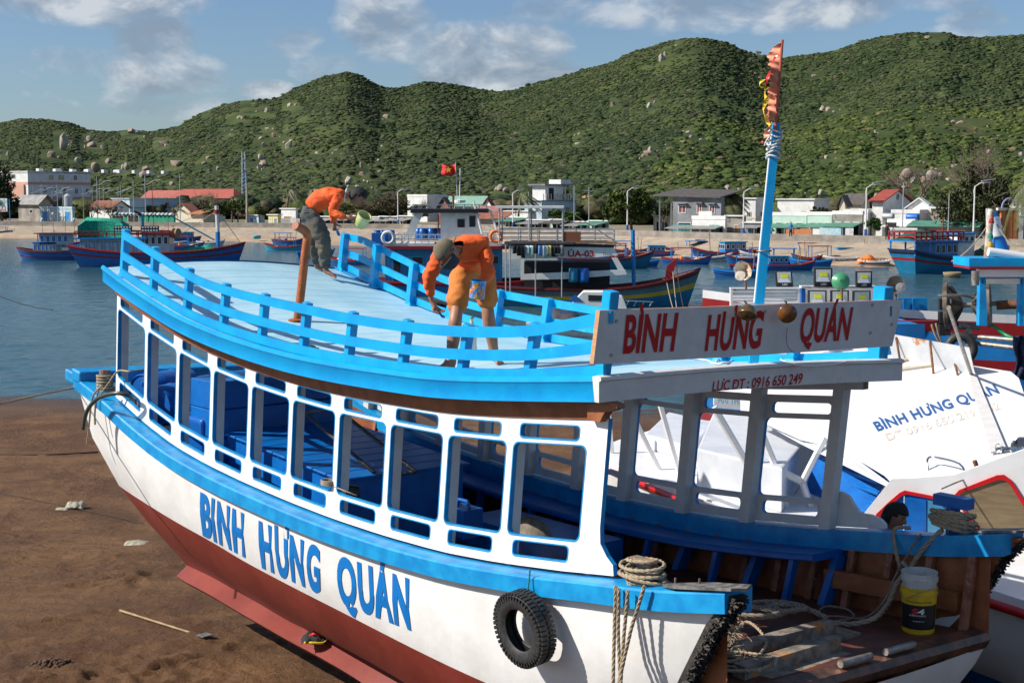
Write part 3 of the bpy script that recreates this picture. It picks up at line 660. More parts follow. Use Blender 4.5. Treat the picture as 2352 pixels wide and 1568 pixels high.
for side, nm, posts in ((0, 'window_panel', POSTS), (1, 'far_window_panel', [t + (.22 if t < 4 else .1) for t in POSTS])):
    mb = MB(); fm = pmap(side)
    for i in range(10):
        a1, a0 = posts[i], posts[i + 1]; L = a1 - a0
        for (b0, b1, h0, h1, ia, ib, rr) in ((0, .20, .065, .165, .17, .14, (.05, .033)), (.20, .824, .205, .82, .055, .055, (.07, .05)), (.824, 1, .858, .945, .15, .13, (.05, .03))):
            ring(mb, fm, (a0, a1, b0, b1), (a0 + ia * L, a1 - ib * L, h0, h1), rr)
    mb.build('window_panel', [M_WHITE if side == 0 else M_GREYW, M_BLUE2], boat)  # far panel: same white, greyed because its inner face is in shade
    if side == 0:  # scrolled front end of the near panel
        mb = MB()
        sh = [(.36, 0), (.36, 1.0), (.18, 1.0), (.17, .30), (.15, .2), (.06, .12), (-.02, .07), (-.04, .0)]
        mb.prism([fm(t + .15 * 0 * s, s, 0) for t, s in sh], (fm(1, .5, .045) - fm(1, .5, 0)), 0, side=1)
        mb.build('window_panel', [M_WHITE, M_BLUE2], boat)
    else:
        mb = MB()
        sh = [(.58, 0), (.58, .27), (.50, .27), (.40, .235), (.33, .17), (.25, .11), (.12, .10), (.0, .07), (-.06, .035), (-.07, 0)]
        mb.prism([fm(t, s, 0.0) for t, s in sh], (fm(1, .5, .04) - fm(1, .5, 0)))
        mb.build('end_bracket', M_GREYW, boat)
    for i, t in enumerate(posts):
        zb, zt = pbot(t), zedge(t) - .10
        mb = MB()
        if side == 0: mb.beam(B(t, .20, zb - .02), B(t - .16, .20, zt), .10, .09, B(1, 0, 0) - B(0, 0, 0))
        else: mb.beam(B(t, 3.58, zb - .03 - HEEL * 3.7), B(t - .16, 3.58, zt - HEEL * 3.7), .11, .13, B(1, 0, 0) - B(0, 0, 0))
        mb.build('roof_post', M_GREYW, boat)
# roof beams seen from below
mb = MB()
for i in range(11):
    t = POSTS[i] - .16
    mb.beam(B(t, .12, zedge(t) - .09), B(t, 3.62, zedge(t) - .09 - HEEL * 3.6), .07, .09)
for w in (.22, 3.58): mb.grid([[B(t, w - .04, zedge(t) - .05 - HEEL*w), B(t, w - .04, zedge(t) - .24 - HEEL*w), B(t, w + .04, zedge(t) - .24 - HEEL*w), B(t, w + .04, zedge(t) - .05 - HEEL*w)] for t in TP])
mb.build('roof_beams', M_GREYW, boat)
# ---- hull: level lines from the rail to the keel, near side as seen, far side mirrored
def wtap(t, k): return k * max(0, (t - 7.6) / 3.0) ** 2
LEV = {  # name: (w at midships, taper at the stern, [(t, z)], t at stern end, t at bow end)
    'top': (-.02, .02, None, 10.62, -1.36), 'mid': (.02, .12, None, 10.52, -1.08),
    'red': (.12, .34, [(-.9, -3.98), (.5, -4.30), (1.5, -4.38), (4.2, -4.30), (5.8, -4.21), (6.8, -4.12), (8.5, -3.98), (10.3, -3.85)], 10.25, -.72),
    'bilge': (.42, .36, [(-.6, -4.5), (1.5, -4.95), (4.2, -4.85), (5.8, -4.75), (7.4, -4.62), (10, -4.45)], 9.95, -.25),
    'crease': (.86, .42, [(.0, -5.1), (2.0, -5.45), (4.6, -5.36), (6.4, -5.22), (7.6, -5.12), (9.6, -4.98)], 9.55, .15),
    'lip': (.66, .48, [(.0, -5.2), (2.0, -5.62), (4.6, -5.53), (6.4, -5.36), (7.6, -5.24), (9.6, -5.06)], 9.52, .15),
    'lipb': (.72, .48, [(.0, -5.25), (2.0, -5.67), (4.6, -5.58), (6.4, -5.41), (7.6, -5.29), (9.6, -5.11)], 9.50, .2),
    'keel': (1.80, .0, [(.0, -5.3), (2.0, -5.85), (4.6, -5.82), (6.4, -5.65), (7.6, -5.5), (9.6, -5.3)], 9.3, .3)}
# fit the measured lines: red line and the two edges of the bottom flare, as seen
def fit(name, pts):
    w0, tap, zl, a, b = LEV[name]; out = []
    for u, v in pts:
        t = 5
        for _ in range(20): t, z = wp(u, v, w0 + wtap(t, tap))
        out.append((t, z + HEEL * w0))
    out.sort(); lo = [p for p in zl if p[0] < out[0][0] - .6]
    LEV[name] = (w0, tap, lo + out, min(a, out[-1][0]), b)
fit('red', [(251, 1092), (333, 1154), (476, 1238), (571, 1294), (746, 1385), (1118, 1568)])
fit('crease', [(387, 1269), (476, 1319), (571, 1372), (666, 1427), (746, 1465), (930, 1568)])
fit('lip', [(372, 1278), (397, 1314), (476, 1362), (571, 1418), (666, 1472), (746, 1515), (830, 1566)])
w0, tap, zl, a, b = LEV['lip']; LEV['lipb'] = (w0 + .05, tap, [(t, z - .05) for t, z in zl], a, b)
def level(name, s):                    # s: 0 stern .. 1 bow
    w0, tap, zl, a, b = LEV[name]; t = a + (b - a) * s; w = w0 + wtap(t, tap)
    if name == 'top': z = zgun(t) - .17
    elif name == 'mid': z = (zgun(t) - .17) * .5 + cubic(t, LEV['red'][2]) * .5
    else: z = cubic(t, zl)
    bowin = max(0, (.8 - t)) ** 2 * {'top': .0, 'mid': .02, 'red': .05, 'bilge': .12, 'crease': .2, 'lip': .2, 'lipb': .2, 'keel': 0}[name]
    return t, w + bowin, z
NAMES = ['top', 'mid', 'red', 'bilge', 'crease', 'lip', 'lipb', 'keel']; NS = 60
for side in (0, 1):
    mb = MB(); rows = []
    for n_ in NAMES:
        r = []
        for k in range(NS + 1):
            t, w, z = level(n_, k / NS); w = w if side == 0 else 3.72 - w; r.append(H(t, w, z))
        rows.append(r if side == 0 else r[::-1])
    mb.grid(rows, mis=[0, 0, 1, 1, 1, 1, 1])
    mb.build('hull_side', [M_HULLW, M_RED], boat, smooth=True, auto=35)
# stern transom (leans in towards the keel) and inside skins
mb = MB(); sa = [level(n_, 0) for n_ in NAMES]
mb.grid([[H(t, w, z) for t, w, z in sa], [H(t + .02, 3.72 - w, z) for t, w, z in sa]], 0)
mb.build('stern_transom', [M_HULLW, M_RED], boat)
# ---- gunwales
for side in (0, 1):
    mb = MB(); rows = []
    for k in range(56):
        t = 10.68 - (10.68 + 1.42) * k / 55; z = zgun(t)
        pr = [(.20, z - .20), (.20, z - .005), (.0, z), (-.085, z - .012), (-.10, z - .03), (-.095, z - .175), (.0, z - .185)]
        if t > 9.9: pr = [(o + wtap(t, .04), q) for o, q in pr]
        rows.append([H(t, o if side == 0 else 3.72 - o, q) for o, q in pr])
    mb.grid(rows if side == 0 else rows[::-1])
    mb.add(rows[0], [tuple(range(7))]); mb.add(rows[-1], [tuple(range(7))[::-1]])
    o = mb.build('gunwale', M_BLUE2, boat, smooth=True, auto=35)
mb = MB()   # wide cap across the stern
for (t0, t1, zz) in ((10.42, 10.62, .03), (10.64, 10.86, .0)):
    mb.hexa([H(t0, -.06, -2.60 + zz), H(t1, -.10, -2.55 + zz), H(t1, 3.82, -2.55 + zz), H(t0, 3.78, -2.60 + zz), H(t0, -.06, -2.43 + zz), H(t1, -.10, -2.38 + zz), H(t1, 3.82, -2.38 + zz), H(t0, 3.78, -2.43 + zz)])
o = mb.build('stern_cap', M_BLUE2, boat); bevel(o, .03, 3)
# ---- inside: floor, planking, ribs, bench, knees
def zfl(t): return interp(t, [(-1.3, -3.86), (-.3, -3.93), (1, -3.99), (6, -4.10), (10.3, -3.9)])
mb = MB()
mb.grid([[H(t, .25 + wtap(t, .3) + .1*k*0 + (3.22 - 2 * wtap(t, .3)) * k / 8, zfl(t) + .1) for k in range(9)] for t in [10.2 - 11.3 * i / 20 for i in range(21)]])
mb.build('deck_floor', M_DECK, boat)
for side in (0, 1):
    mb = MB()
    mb.grid([[H(t, (.13 + wtap(t, .6)) if side == 0 else 3.59 - wtap(t, .6), z) for z in (zgun(t) - .06, (zgun(t) + zfl(t)) / 2, zfl(t))] + [H(t, .5 if side == 0 else 3.22, zfl(t) - .05)] for t in [9.9 - 11.15 * i / 24 for i in range(25)]][::(1 if side else -1)])
    mb.build('inner_planking', M_BROWN, boat)
    mb = MB(); rb = MB()
    for i in range(26):
        t = 9.9 - i * .44
        w = .14 + wtap(t, .2); w2 = w + .14
        f = lambda a: a if side == 0 else 3.72 - a
        rb.beam(H(t, f(w + .02), zgun(t) - .12), H(t + .02, f(w2), zfl(t) + .05), .055, .07, B(1, 0, 0) - B(0, 0, 0))
    rb.build('hull_ribs', mat('old_red_brown_rib', (.19, .06, .03), .6, (.30, .12, .07), 9, .004, 30, chips=(.45, .40, .36), chip_lo=.64, chip_scale=12), boat)
mb = MB()   # horizontal stringer bolted inside the far bow
mb.beam(H(.45, 3.42, zfl(.4) + .36), H(-1.0, 3.50, zfl(-1) + .34), .07, .17); mb.build('stringer', M_BROWN, boat)
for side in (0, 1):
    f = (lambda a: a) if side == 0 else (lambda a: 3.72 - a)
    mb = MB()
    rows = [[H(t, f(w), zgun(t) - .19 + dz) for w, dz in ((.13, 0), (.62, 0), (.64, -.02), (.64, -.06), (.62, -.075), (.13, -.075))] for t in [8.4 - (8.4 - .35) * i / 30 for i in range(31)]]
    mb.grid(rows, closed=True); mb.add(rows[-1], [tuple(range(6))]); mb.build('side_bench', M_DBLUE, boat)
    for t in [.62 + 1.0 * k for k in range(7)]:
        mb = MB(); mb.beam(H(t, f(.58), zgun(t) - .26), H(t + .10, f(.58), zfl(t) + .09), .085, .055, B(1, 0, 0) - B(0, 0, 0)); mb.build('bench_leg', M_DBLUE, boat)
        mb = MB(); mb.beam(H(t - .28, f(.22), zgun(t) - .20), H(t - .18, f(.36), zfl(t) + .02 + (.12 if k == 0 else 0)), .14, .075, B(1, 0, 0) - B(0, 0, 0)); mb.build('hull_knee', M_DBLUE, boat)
# blue boxes amidships
def zbx(t): return interp(t, [(4.9, -3.10), (7.6, -2.93), (9, -2.8)])
mb = MB()
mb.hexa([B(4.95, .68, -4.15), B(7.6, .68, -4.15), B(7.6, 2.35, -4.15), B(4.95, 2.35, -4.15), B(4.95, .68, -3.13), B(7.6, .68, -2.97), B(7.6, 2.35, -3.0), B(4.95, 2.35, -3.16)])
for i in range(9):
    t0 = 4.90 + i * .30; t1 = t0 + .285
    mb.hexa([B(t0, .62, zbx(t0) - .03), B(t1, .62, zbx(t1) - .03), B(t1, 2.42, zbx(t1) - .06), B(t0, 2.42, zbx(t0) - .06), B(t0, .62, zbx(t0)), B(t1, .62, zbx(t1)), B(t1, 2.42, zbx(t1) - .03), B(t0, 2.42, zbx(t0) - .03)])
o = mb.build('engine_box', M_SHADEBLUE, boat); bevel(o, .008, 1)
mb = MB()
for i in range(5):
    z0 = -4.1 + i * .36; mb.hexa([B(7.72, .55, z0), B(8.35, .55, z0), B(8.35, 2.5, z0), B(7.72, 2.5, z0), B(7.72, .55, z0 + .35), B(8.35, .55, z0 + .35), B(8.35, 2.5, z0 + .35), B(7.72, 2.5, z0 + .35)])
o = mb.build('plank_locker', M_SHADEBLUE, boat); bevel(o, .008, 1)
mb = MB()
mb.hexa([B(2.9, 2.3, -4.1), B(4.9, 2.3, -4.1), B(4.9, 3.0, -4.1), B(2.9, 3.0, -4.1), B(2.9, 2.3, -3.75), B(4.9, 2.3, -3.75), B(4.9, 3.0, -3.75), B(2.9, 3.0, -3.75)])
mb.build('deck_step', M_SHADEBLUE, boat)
# ---- bow: stem posts wrapped in tarred fibre, horn plates, lower ramp
for side in (0, 1):
    f = (lambda a: a) if side == 0 else (lambda a: 3.72 - a)
    prof = [(-1.44, zgun(-1.44) - .05), (-1.22, -3.15), (-1.0, -3.55), (-.72, -4.0), (-.45, -4.4), (-.1, -4.8)]
    mb = MB(); rnd2 = random.Random(5 + side)
    rows = []
    for (t, z) in prof:
        q = .0 if z > -3.6 else (-3.6 - z) * .15
        rows.append([H(t + .03, f(-.045 + q), z), H(t - .05, f(-.06 + q), z - .01), H(t - .06, f(.07 + q), z), H(t + .03, f(.10 + q), z)])
    mb.grid(rows, closed=True)
    mb.add(rows[0], [(0, 1, 2, 3)])
    mb.build('stem_post', M_BROWN if side else M_BLACK, boat)
    mb = MB()
    for k in range(2600):
        i = rnd2.random() * 4.6; a, b = prof[int(i)], prof[min(int(i) + 1, 5)]; q = i - int(i)
        t = lerp(a[0], b[0], q) - .045 + rnd2.uniform(-.02, .05); z = lerp(a[1], b[1], q) - .03; wq = .0 if z > -3.6 else (-3.6 - z) * .15
        p = H(t, f(rnd2.uniform(-.07, .08) + wq), z); d = Vector((rnd2.uniform(-1, 1), rnd2.uniform(-1, 1), rnd2.uniform(-.9, .6))).normalized() * rnd2.uniform(.012, .034)
        d += (B(-1, 0, 0) - B(0, 0, 0)) * .02
        s_ = d.orthogonal().normalized() * .010; mb.add([p - s_, p + s_, p + d + s_ * .6, p + d - s_ * .6], [(0, 1, 2, 3)])
    mb.build('tarred_fringe', M_BLACK, boat)
    mb = MB()
    z = zgun(-1.2) + .012
    mb.prism([H(t, f(w), zgun(t) + .008) for t, w in ((-.72, -.03), (-.9, -.11), (-1.5, -.12), (-1.56, -.02), (-1.5, .10), (-1.1, .12), (-.8, .05))], (0, 0, .022))
    for t in (-.8, -1.05): mb.tube([H(t, f(.03), zgun(t)), H(t, f(.03), zgun(t) + .07)], .008, 6)
    mb.build('horn_plate', mat('tarred_steel_plate', (.07, .065, .06), .55, (.2, .19, .18), 12, .003, 30), boat)
mb = MB()
mb.grid([[H(-1.10, w, -3.76), H(-1.24, w, -3.78), H(-1.27, w, -3.84), H(-1.22, w, -3.93)] for w in [.12 + 3.48 * k / 8 for k in range(9)]])
mb.add([H(-1.10, .12, -3.76), H(-1.10, 3.6, -3.76), H(-1.02, 3.6, -3.9), H(-1.02, .12, -3.9)], [(0, 1, 2, 3)])
mb.build('bow_sill', mat('tarred_brown_sill', (.05, .03, .02), .45, (.16, .06, .03), 7, .003, 20), boat)
mb = MB(); rows = []
for k, (t, z, a) in enumerate([(-1.2, -3.92, .1), (-1.12, -4.1, .12), (-.95, -4.4, .2), (-.7, -4.75, .4), (-.3, -5.1, .75), (.2, -5.4, 1.2)]):
    rows.append([H(t + .10 * math.cos(math.pi * (j / 8 - .5)) * -1, a + (3.72 - 2 * a) * j / 8, z) for j in range(9)])
mb.grid(rows[::-1]); mb.build('bow_ramp', M_HULLW, boat, smooth=True)
mb = MB()
for (w0, w1) in ((1.55, 1.95), (2.15, 2.55)): mb.tube([H(-1.19, w0, -3.73), H(-1.19, w1, -3.73)], .032, 10)
mb.build('ramp_rollers', M_STEEL, boat)
mb = MB()
for (a, b) in (((-.86, .7), (-.78, 2.0)), ((-.45, 1.0), (-.42, 2.4))):
    mb.beam(H(a[0], a[1], -3.73), H(b[0], b[1], -3.73), .12, .11)
mb.build('deck_timbers', M_OLDW, boat)
mb = MB(); mb.beam(H(-.95, .9, -3.80), H(-.85, 2.0, -3.80), .2, .04); mb.beam(H(-.5, 1.6, -3.80), H(-.45, 2.6, -3.8), .28, .04); mb.build('deck_timbers', M_OLDW, boat)
# ---- bitts
mb = MB(); mb.beam(H(-.38, .06, -3.2), H(-.42, .06, -2.86), .08, .08, B(1, 0, 0) - B(0, 0, 0)); mb.box(H(-.42, .06, -2.85), (B(.11, 0, 0) - B(0, 0, 0)), BC.to_3d() * .04, (0, 0, .03)); mb.build('mooring_bitt', M_OLDW, boat)
mb = MB(); mb.tube([H(10.0, .12, -2.75), H(10.0, .12, -2.33)], .075, 12); mb.build('mooring_bitt', M_OLDW, boat)
mb = MB(); mb.beam(H(-.8, 3.66, -3.2), H(-.8, 3.66, -2.70), .10, .10); mb.box(H(-.8, 3.66, -2.66), (B(.18, 0, 0) - B(0, 0, 0)), BC.to_3d() * .06, (0, 0, .05)); mb.build('mooring_bitt', M_DBLUE, boat)
# ---- railings of the roof
RT = [(9.3, -.42), (8.99, -.47), (8.17, -.67), (7.12, -.92), (6.32, -1.02), (5.47, -1.08), (4.51, -1.13), (3.72, -1.165), (2.66, -1.175), (1.82, -1.15), (.91, -1.07), (.03, -.90)][::-1]
NP = [9.14, 8.28, 7.36, 6.45, 5.56, 4.68, 3.80, 2.85, 1.91, .97]
axT = (B(1, 0, 0) - B(0, 0, 0))
def railing(side, posts, wpost, wboard, thick):
    hz = -HEEL * 3.7 if side else 0
    for t in posts:
        zb = roofz(t, wpost); zt = cubic(t, RT) + hz + .012
        mb = MB(); mb.beam(B(t + .02, wpost, zb - .02), B(t - .10, wpost, zt), thick, thick, axT)
        mb.hexa([B(t + dx, wpost + dy, zb - .01) for dx, dy in ((-.09, -.07), (.10, -.07), (.10, .07), (-.09, .07))] + [B(t + dx, wpost + dy, zb + .05) for dx, dy in ((-.045, -.045), (.05, -.045), (.05, .045), (-.045, .045))])
        o = mb.build('rail_post', M_BLUE, boat); bevel(o, .006, 1)
    for frac in (1.0, .60, .235):
        mb = MB(); rows = []
        n = 50; t1 = posts[0] - .06; t0 = (-.02 if side == 0 else .0)
        for k in range(n + 1):
            t = t1 + (t0 - t1) * k / n; zb = roofz(t, wpost); h = cubic(t, RT) + hz - zb
            z = zb + h * frac - (.0 if frac == 1 else .02); tt = t - .10 * frac
            w = wboard
            rows.append([B(tt, w - .018, z), B(tt, w + .018, z), B(tt, w + .018, z - .095), B(tt, w - .018, z - .095)])
        mb.grid(rows, closed=True); mb.add(rows[0], [(3, 2, 1, 0)]); mb.add(rows[-1], [(0, 1, 2, 3)])
        mb.build('rail_board', M_BLUE, boat)
railing(0, NP, .055, -.012, .085)
FP = [9.45, 8.62, 7.72, 6.8, 5.85, 4.9, 3.93, 2.96, 2.0, 1.03]
def far_fit():
    out = []
    for u, v in [(757, 616), (834, 655), (923, 692), (1022, 733), (1244, 777)]:
        t, w, z = onroof(u, v); out.append((round(t, 2), round(w, 2), round(z, 2)))
    return out
FARP = far_fit()
railing(1, FP, 3.55, 3.60, .10)
mb = MB()
t, z = wp(1404, 668, .05); mb.beam(B(.06, .05, roofz(.05, .05) - .02), B(t, .05, z), .10, .10, axT); o = mb.build('rail_post', M_BLUE, boat); bevel(o, .006, 1)
mb = MB(); t, z = wp(2030, 658, 3.62); mb.beam(B(.06, 3.62, roofz(.05, 3.62) - .02), B(t, 3.62, z), .14, .14, axT); o = mb.build('rail_post', M_BLUE, boat); bevel(o, .006, 1)
# ---- the sign board across the front rail and all lettering
TSIGN = -.10
def onT(u, v, t): w, z = tp(u, v, t); return B(t, w, z)
def quadmap(tl, bl, tr, br, fn, below=0):
    def f(x, y):
        u = lerp(lerp(bl[0], br[0], x), lerp(tl[0], tr[0], x), y); v = lerp(lerp(bl[1], br[1], x), lerp(tl[1], tr[1], x), y)
        return fn(u, v)
    return f
mb = MB(); c4 = [onT(u, v, TSIGN) for u, v in ((1378, 713), (1363, 837), (1700, 818), (2049, 795), (2057, 760), (2073, 688), (1700, 702))]
mb.prism(c4, axT * .045, 0, side=1)
sign = mb.build('name_board', [M_SIGN, M_RAWW], boat); bevel(sign, .004, 1)
lm = MB()
for txt, tl, bl, tr, br in (('BÌNH', (1439, 726), (1431, 809), (1559, 721), (1548, 803)), ('HƯNG', (1628, 726), (1619, 803), (1757, 716), (1746, 796)), ('QUÁN', (1844, 711), (1835, 786), (1960, 708), (1948, 778))):
    m2 = text_mb(txt, quadmap(tl, bl, tr, br, lambda u, v: onT(u, v, TSIGN - .006)), shear=0, offset=.028, spacing=1.0); m2.build('painted_name', M_LETR, sign)
for u, v in ((1416, 737), (1404, 815), (1757, 715), (1999, 764), (2004, 700), (2048, 745)):
    p = onT(u, v, TSIGN - .004); q = BC.to_3d(); mb = MB(); mb.tube([p, p - axT * .006], .014, 8); mb.build('bolt_head', mat('bolt_paint', (.34, .32, .30), .6), sign)
lm = MB(); m2 = text_mb('LỰC DT : 0916 650 249', quadmap((1639, 876), (1636, 898), (1845, 857), (1841, 880), lambda u, v: onT(u, v, -.066)), shear=0.0, offset=.012); lm.add(m2.v, m2.f)
p = onT(1688, 879, -.067); lm.box(p, BC.to_3d() * .016, axT * .001, (0, 0, .004))
lm.build('painted_phone_number', M_LETR, boat)
def hullw(t, z):                       # w of the near hull side at height z
    za = zgun(t) - .17; zb = cubic(t, LEV['red'][2]); k = min(max((za - z) / (za - zb), 0), 1)
    wa, wm, wb = -.02 + wtap(t, .02), .02 + wtap(t, .12), .12 + wtap(t, .34)
    return lerp(wa, wm, k * 2) if k < .5 else lerp(wm, wb, k * 2 - 1)
def onhull(u, v, off=-.004):
    w = .04
    for _ in range(12): t, z = wp(u, v, w); w = hullw(t, z + HEEL * w) + off
    return B(t, w, z)
from mathutils.bvhtree import BVHTree
def conform(m2, src, off):
    """lay a painted shape onto a curved surface: cut it finely, then drop each point on the surface"""
    import bmesh
    bm = bmesh.new(); vs = [bm.verts.new(p) for p in m2.v]
    for f in m2.f:
        try: bm.faces.new([vs[i] for i in f])
        except ValueError: pass
    bmesh.ops.triangulate(bm, faces=bm.faces[:]); bmesh.ops.subdivide_edges(bm, edges=bm.edges[:], cuts=3, use_grid_fill=True)
    me = src.data; tree = BVHTree.FromPolygons([v.co for v in me.vertices], [tuple(p.vertices) for p in me.polygons])
    for v in bm.verts:
        h = tree.find_nearest(v.co)
        if h[0] is not None: n = h[1] if h[1].y < 0 else -h[1]; v.co = h[0] + n * off
    bm.verts.ensure_lookup_table(); bm.verts.index_update(); o = MB(); o.add([v.co.copy() for v in bm.verts], [tuple(v.index for v in f.verts) for f in bm.faces]); bm.free(); return o
HULLN = bpy.data.objects['hull_side']
lm = MB()
for txt, tl, bl, tr, br in (('BINH', (461, 1134), (466, 1224), (561, 1184), (564, 1275)), ('HƯNG', (595, 1200), (602, 1298), (735, 1262), (736, 1358)), ('QUÁN', (772, 1278), (778, 1378), (940, 1334), (944, 1441))):
    m2 = text_mb(txt, quadmap(tl, bl, tr, br, onhull), offset=.042, spacing=1.16); conform(m2, HULLN, .007).build('painted_hull_name', M_LETB, boat)
# ---- mast, rusty exhaust
mb = MB(); ts, z0 = tp(1742, 700, .02); 
mw, mz = tp(1741, 712, .05); p0 = onT(1741, 720, .06); p1 = onT(1783, 283, .06)
mb.lathe(p0 - (p1 - p0) * .35, p1 - p0, [(.001, 0), (.058, 0), (.046, (p1 - p0).length * 1.35 - .03), (.038, (p1 - p0).length * 1.35), (.001, (p1 - p0).length * 1.35)], 4)
mb.build('mast', M_BLUE, boat, smooth=False)
MAST0, MAST1 = p0, p1
mb = MB(); mb.tube([p0 + (p1 - p0) * .06 - Vector((.046, .02, 0)), p0 + (p1 - p0) * .93 - Vector((.036, .02, 0))], .009, 8); mb.build('white_conduit', mat('white_plastic', (.75, .75, .75), .4), boat)
t, w, z = onroof(683, 737); pb = B(t, w, z); Yb = pb.y
ex = [pb, at(689, 690, Yb), at(698, 610, Yb), at(704, 560, Yb), at(706, 545, Yb), at(703, 534, Yb - .05), at(695, 527, Yb - .1), at(678, 518, Yb - .2)]
mb = MB(); mb.tube(smooth_path(ex, 5), [.052 * 1.0] * (7 * 5 + 1), 14); mb.lathe(pb, (0, 0, 1), [(.001, .005), (.11, .005), (.11, .02), (.055, .03)], 12)
mb.build('exhaust_pipe', M_RUST, boat, smooth=True, auto=50)
# ================================================================ the town behind the quay
FU = Vector((.81, -.586, 0)); GU = Vector((.586, .81, 0))      # along the fronts (towards us to the right) and away from the water
M_WW = mat('white_wash', (.70, .70, .68), .7, (.60, .60, .58), 1.2)
M_GW = mat('grey_render', (.24, .25, .27), .85, (.15, .155, .16), .5, chips=(.33, .33, .33), chip_lo=.62, chip_scale=.8)
M_BW = mat('pale_blue_wash', (.46, .58, .62), .7, (.38, .50, .55), 1.0)
M_SW = mat('salmon_wash', (.55, .30, .22), .7)
M_OW = mat('stained_wall', (.20, .18, .15), .85, (.33, .30, .26), .7, chips=(.10, .09, .08), chip_lo=.58, chip_scale=.6)
M_CW = mat('cream_wash', (.60, .55, .42), .7, (.52, .47, .36), 1.0)
M_GRW = mat('pale_green_wash', (.45, .60, .50), .7, (.38, .52, .44), 1.0)
M_YW = mat('yellow_wash', (.62, .52, .20), .7)
M_RT = mat('red_tile_roof', (.26, .045, .03), .7, (.34, .07, .045), 3)
M_RRT = mat('rust_red_sheet', (.28, .10, .055), .8, (.18, .07, .045), 1.0)
M_DT = mat('dark_sheet_roof', (.07, .06, .055), .7, (.10, .085, .075), 2)
M_GT = mat('green_sheet_roof', (.08, .24, .17), .6, (.06, .18, .13), 1.5)
M_GS = mat('grey_sheet_roof', (.26, .26, .25), .65, (.18, .17, .16), 1)
M_SH = mat('dark_interior', (.012, .012, .013), .8)
M_GL = mat('window_glass', (.02, .025, .03), .08)
M_GLY = mat('curtained_window', (.34, .32, .16), .3)
M_FR = mat('window_frame_white', (.62, .62, .60), .5)
M_MAR = mat('maroon_shutter', (.16, .03, .025), .6)
M_TEAL = mat('teal_paint', (.03, .33, .32), .6)
M_BLD = mat('blue_door_paint', (.04, .22, .50), .6)
M_OR = mat('orange_wood', (.42, .15, .05), .6)
M_PK = mat('galvanised_steel', (.40, .42, .44), .45, metal=.3)
M_PKB = mat('lamp_base_blue', (.03, .10, .30), .5)
M_GN = mat('green_net', (.0, .24, .14), .8, (.0, .17, .10), 2.0)
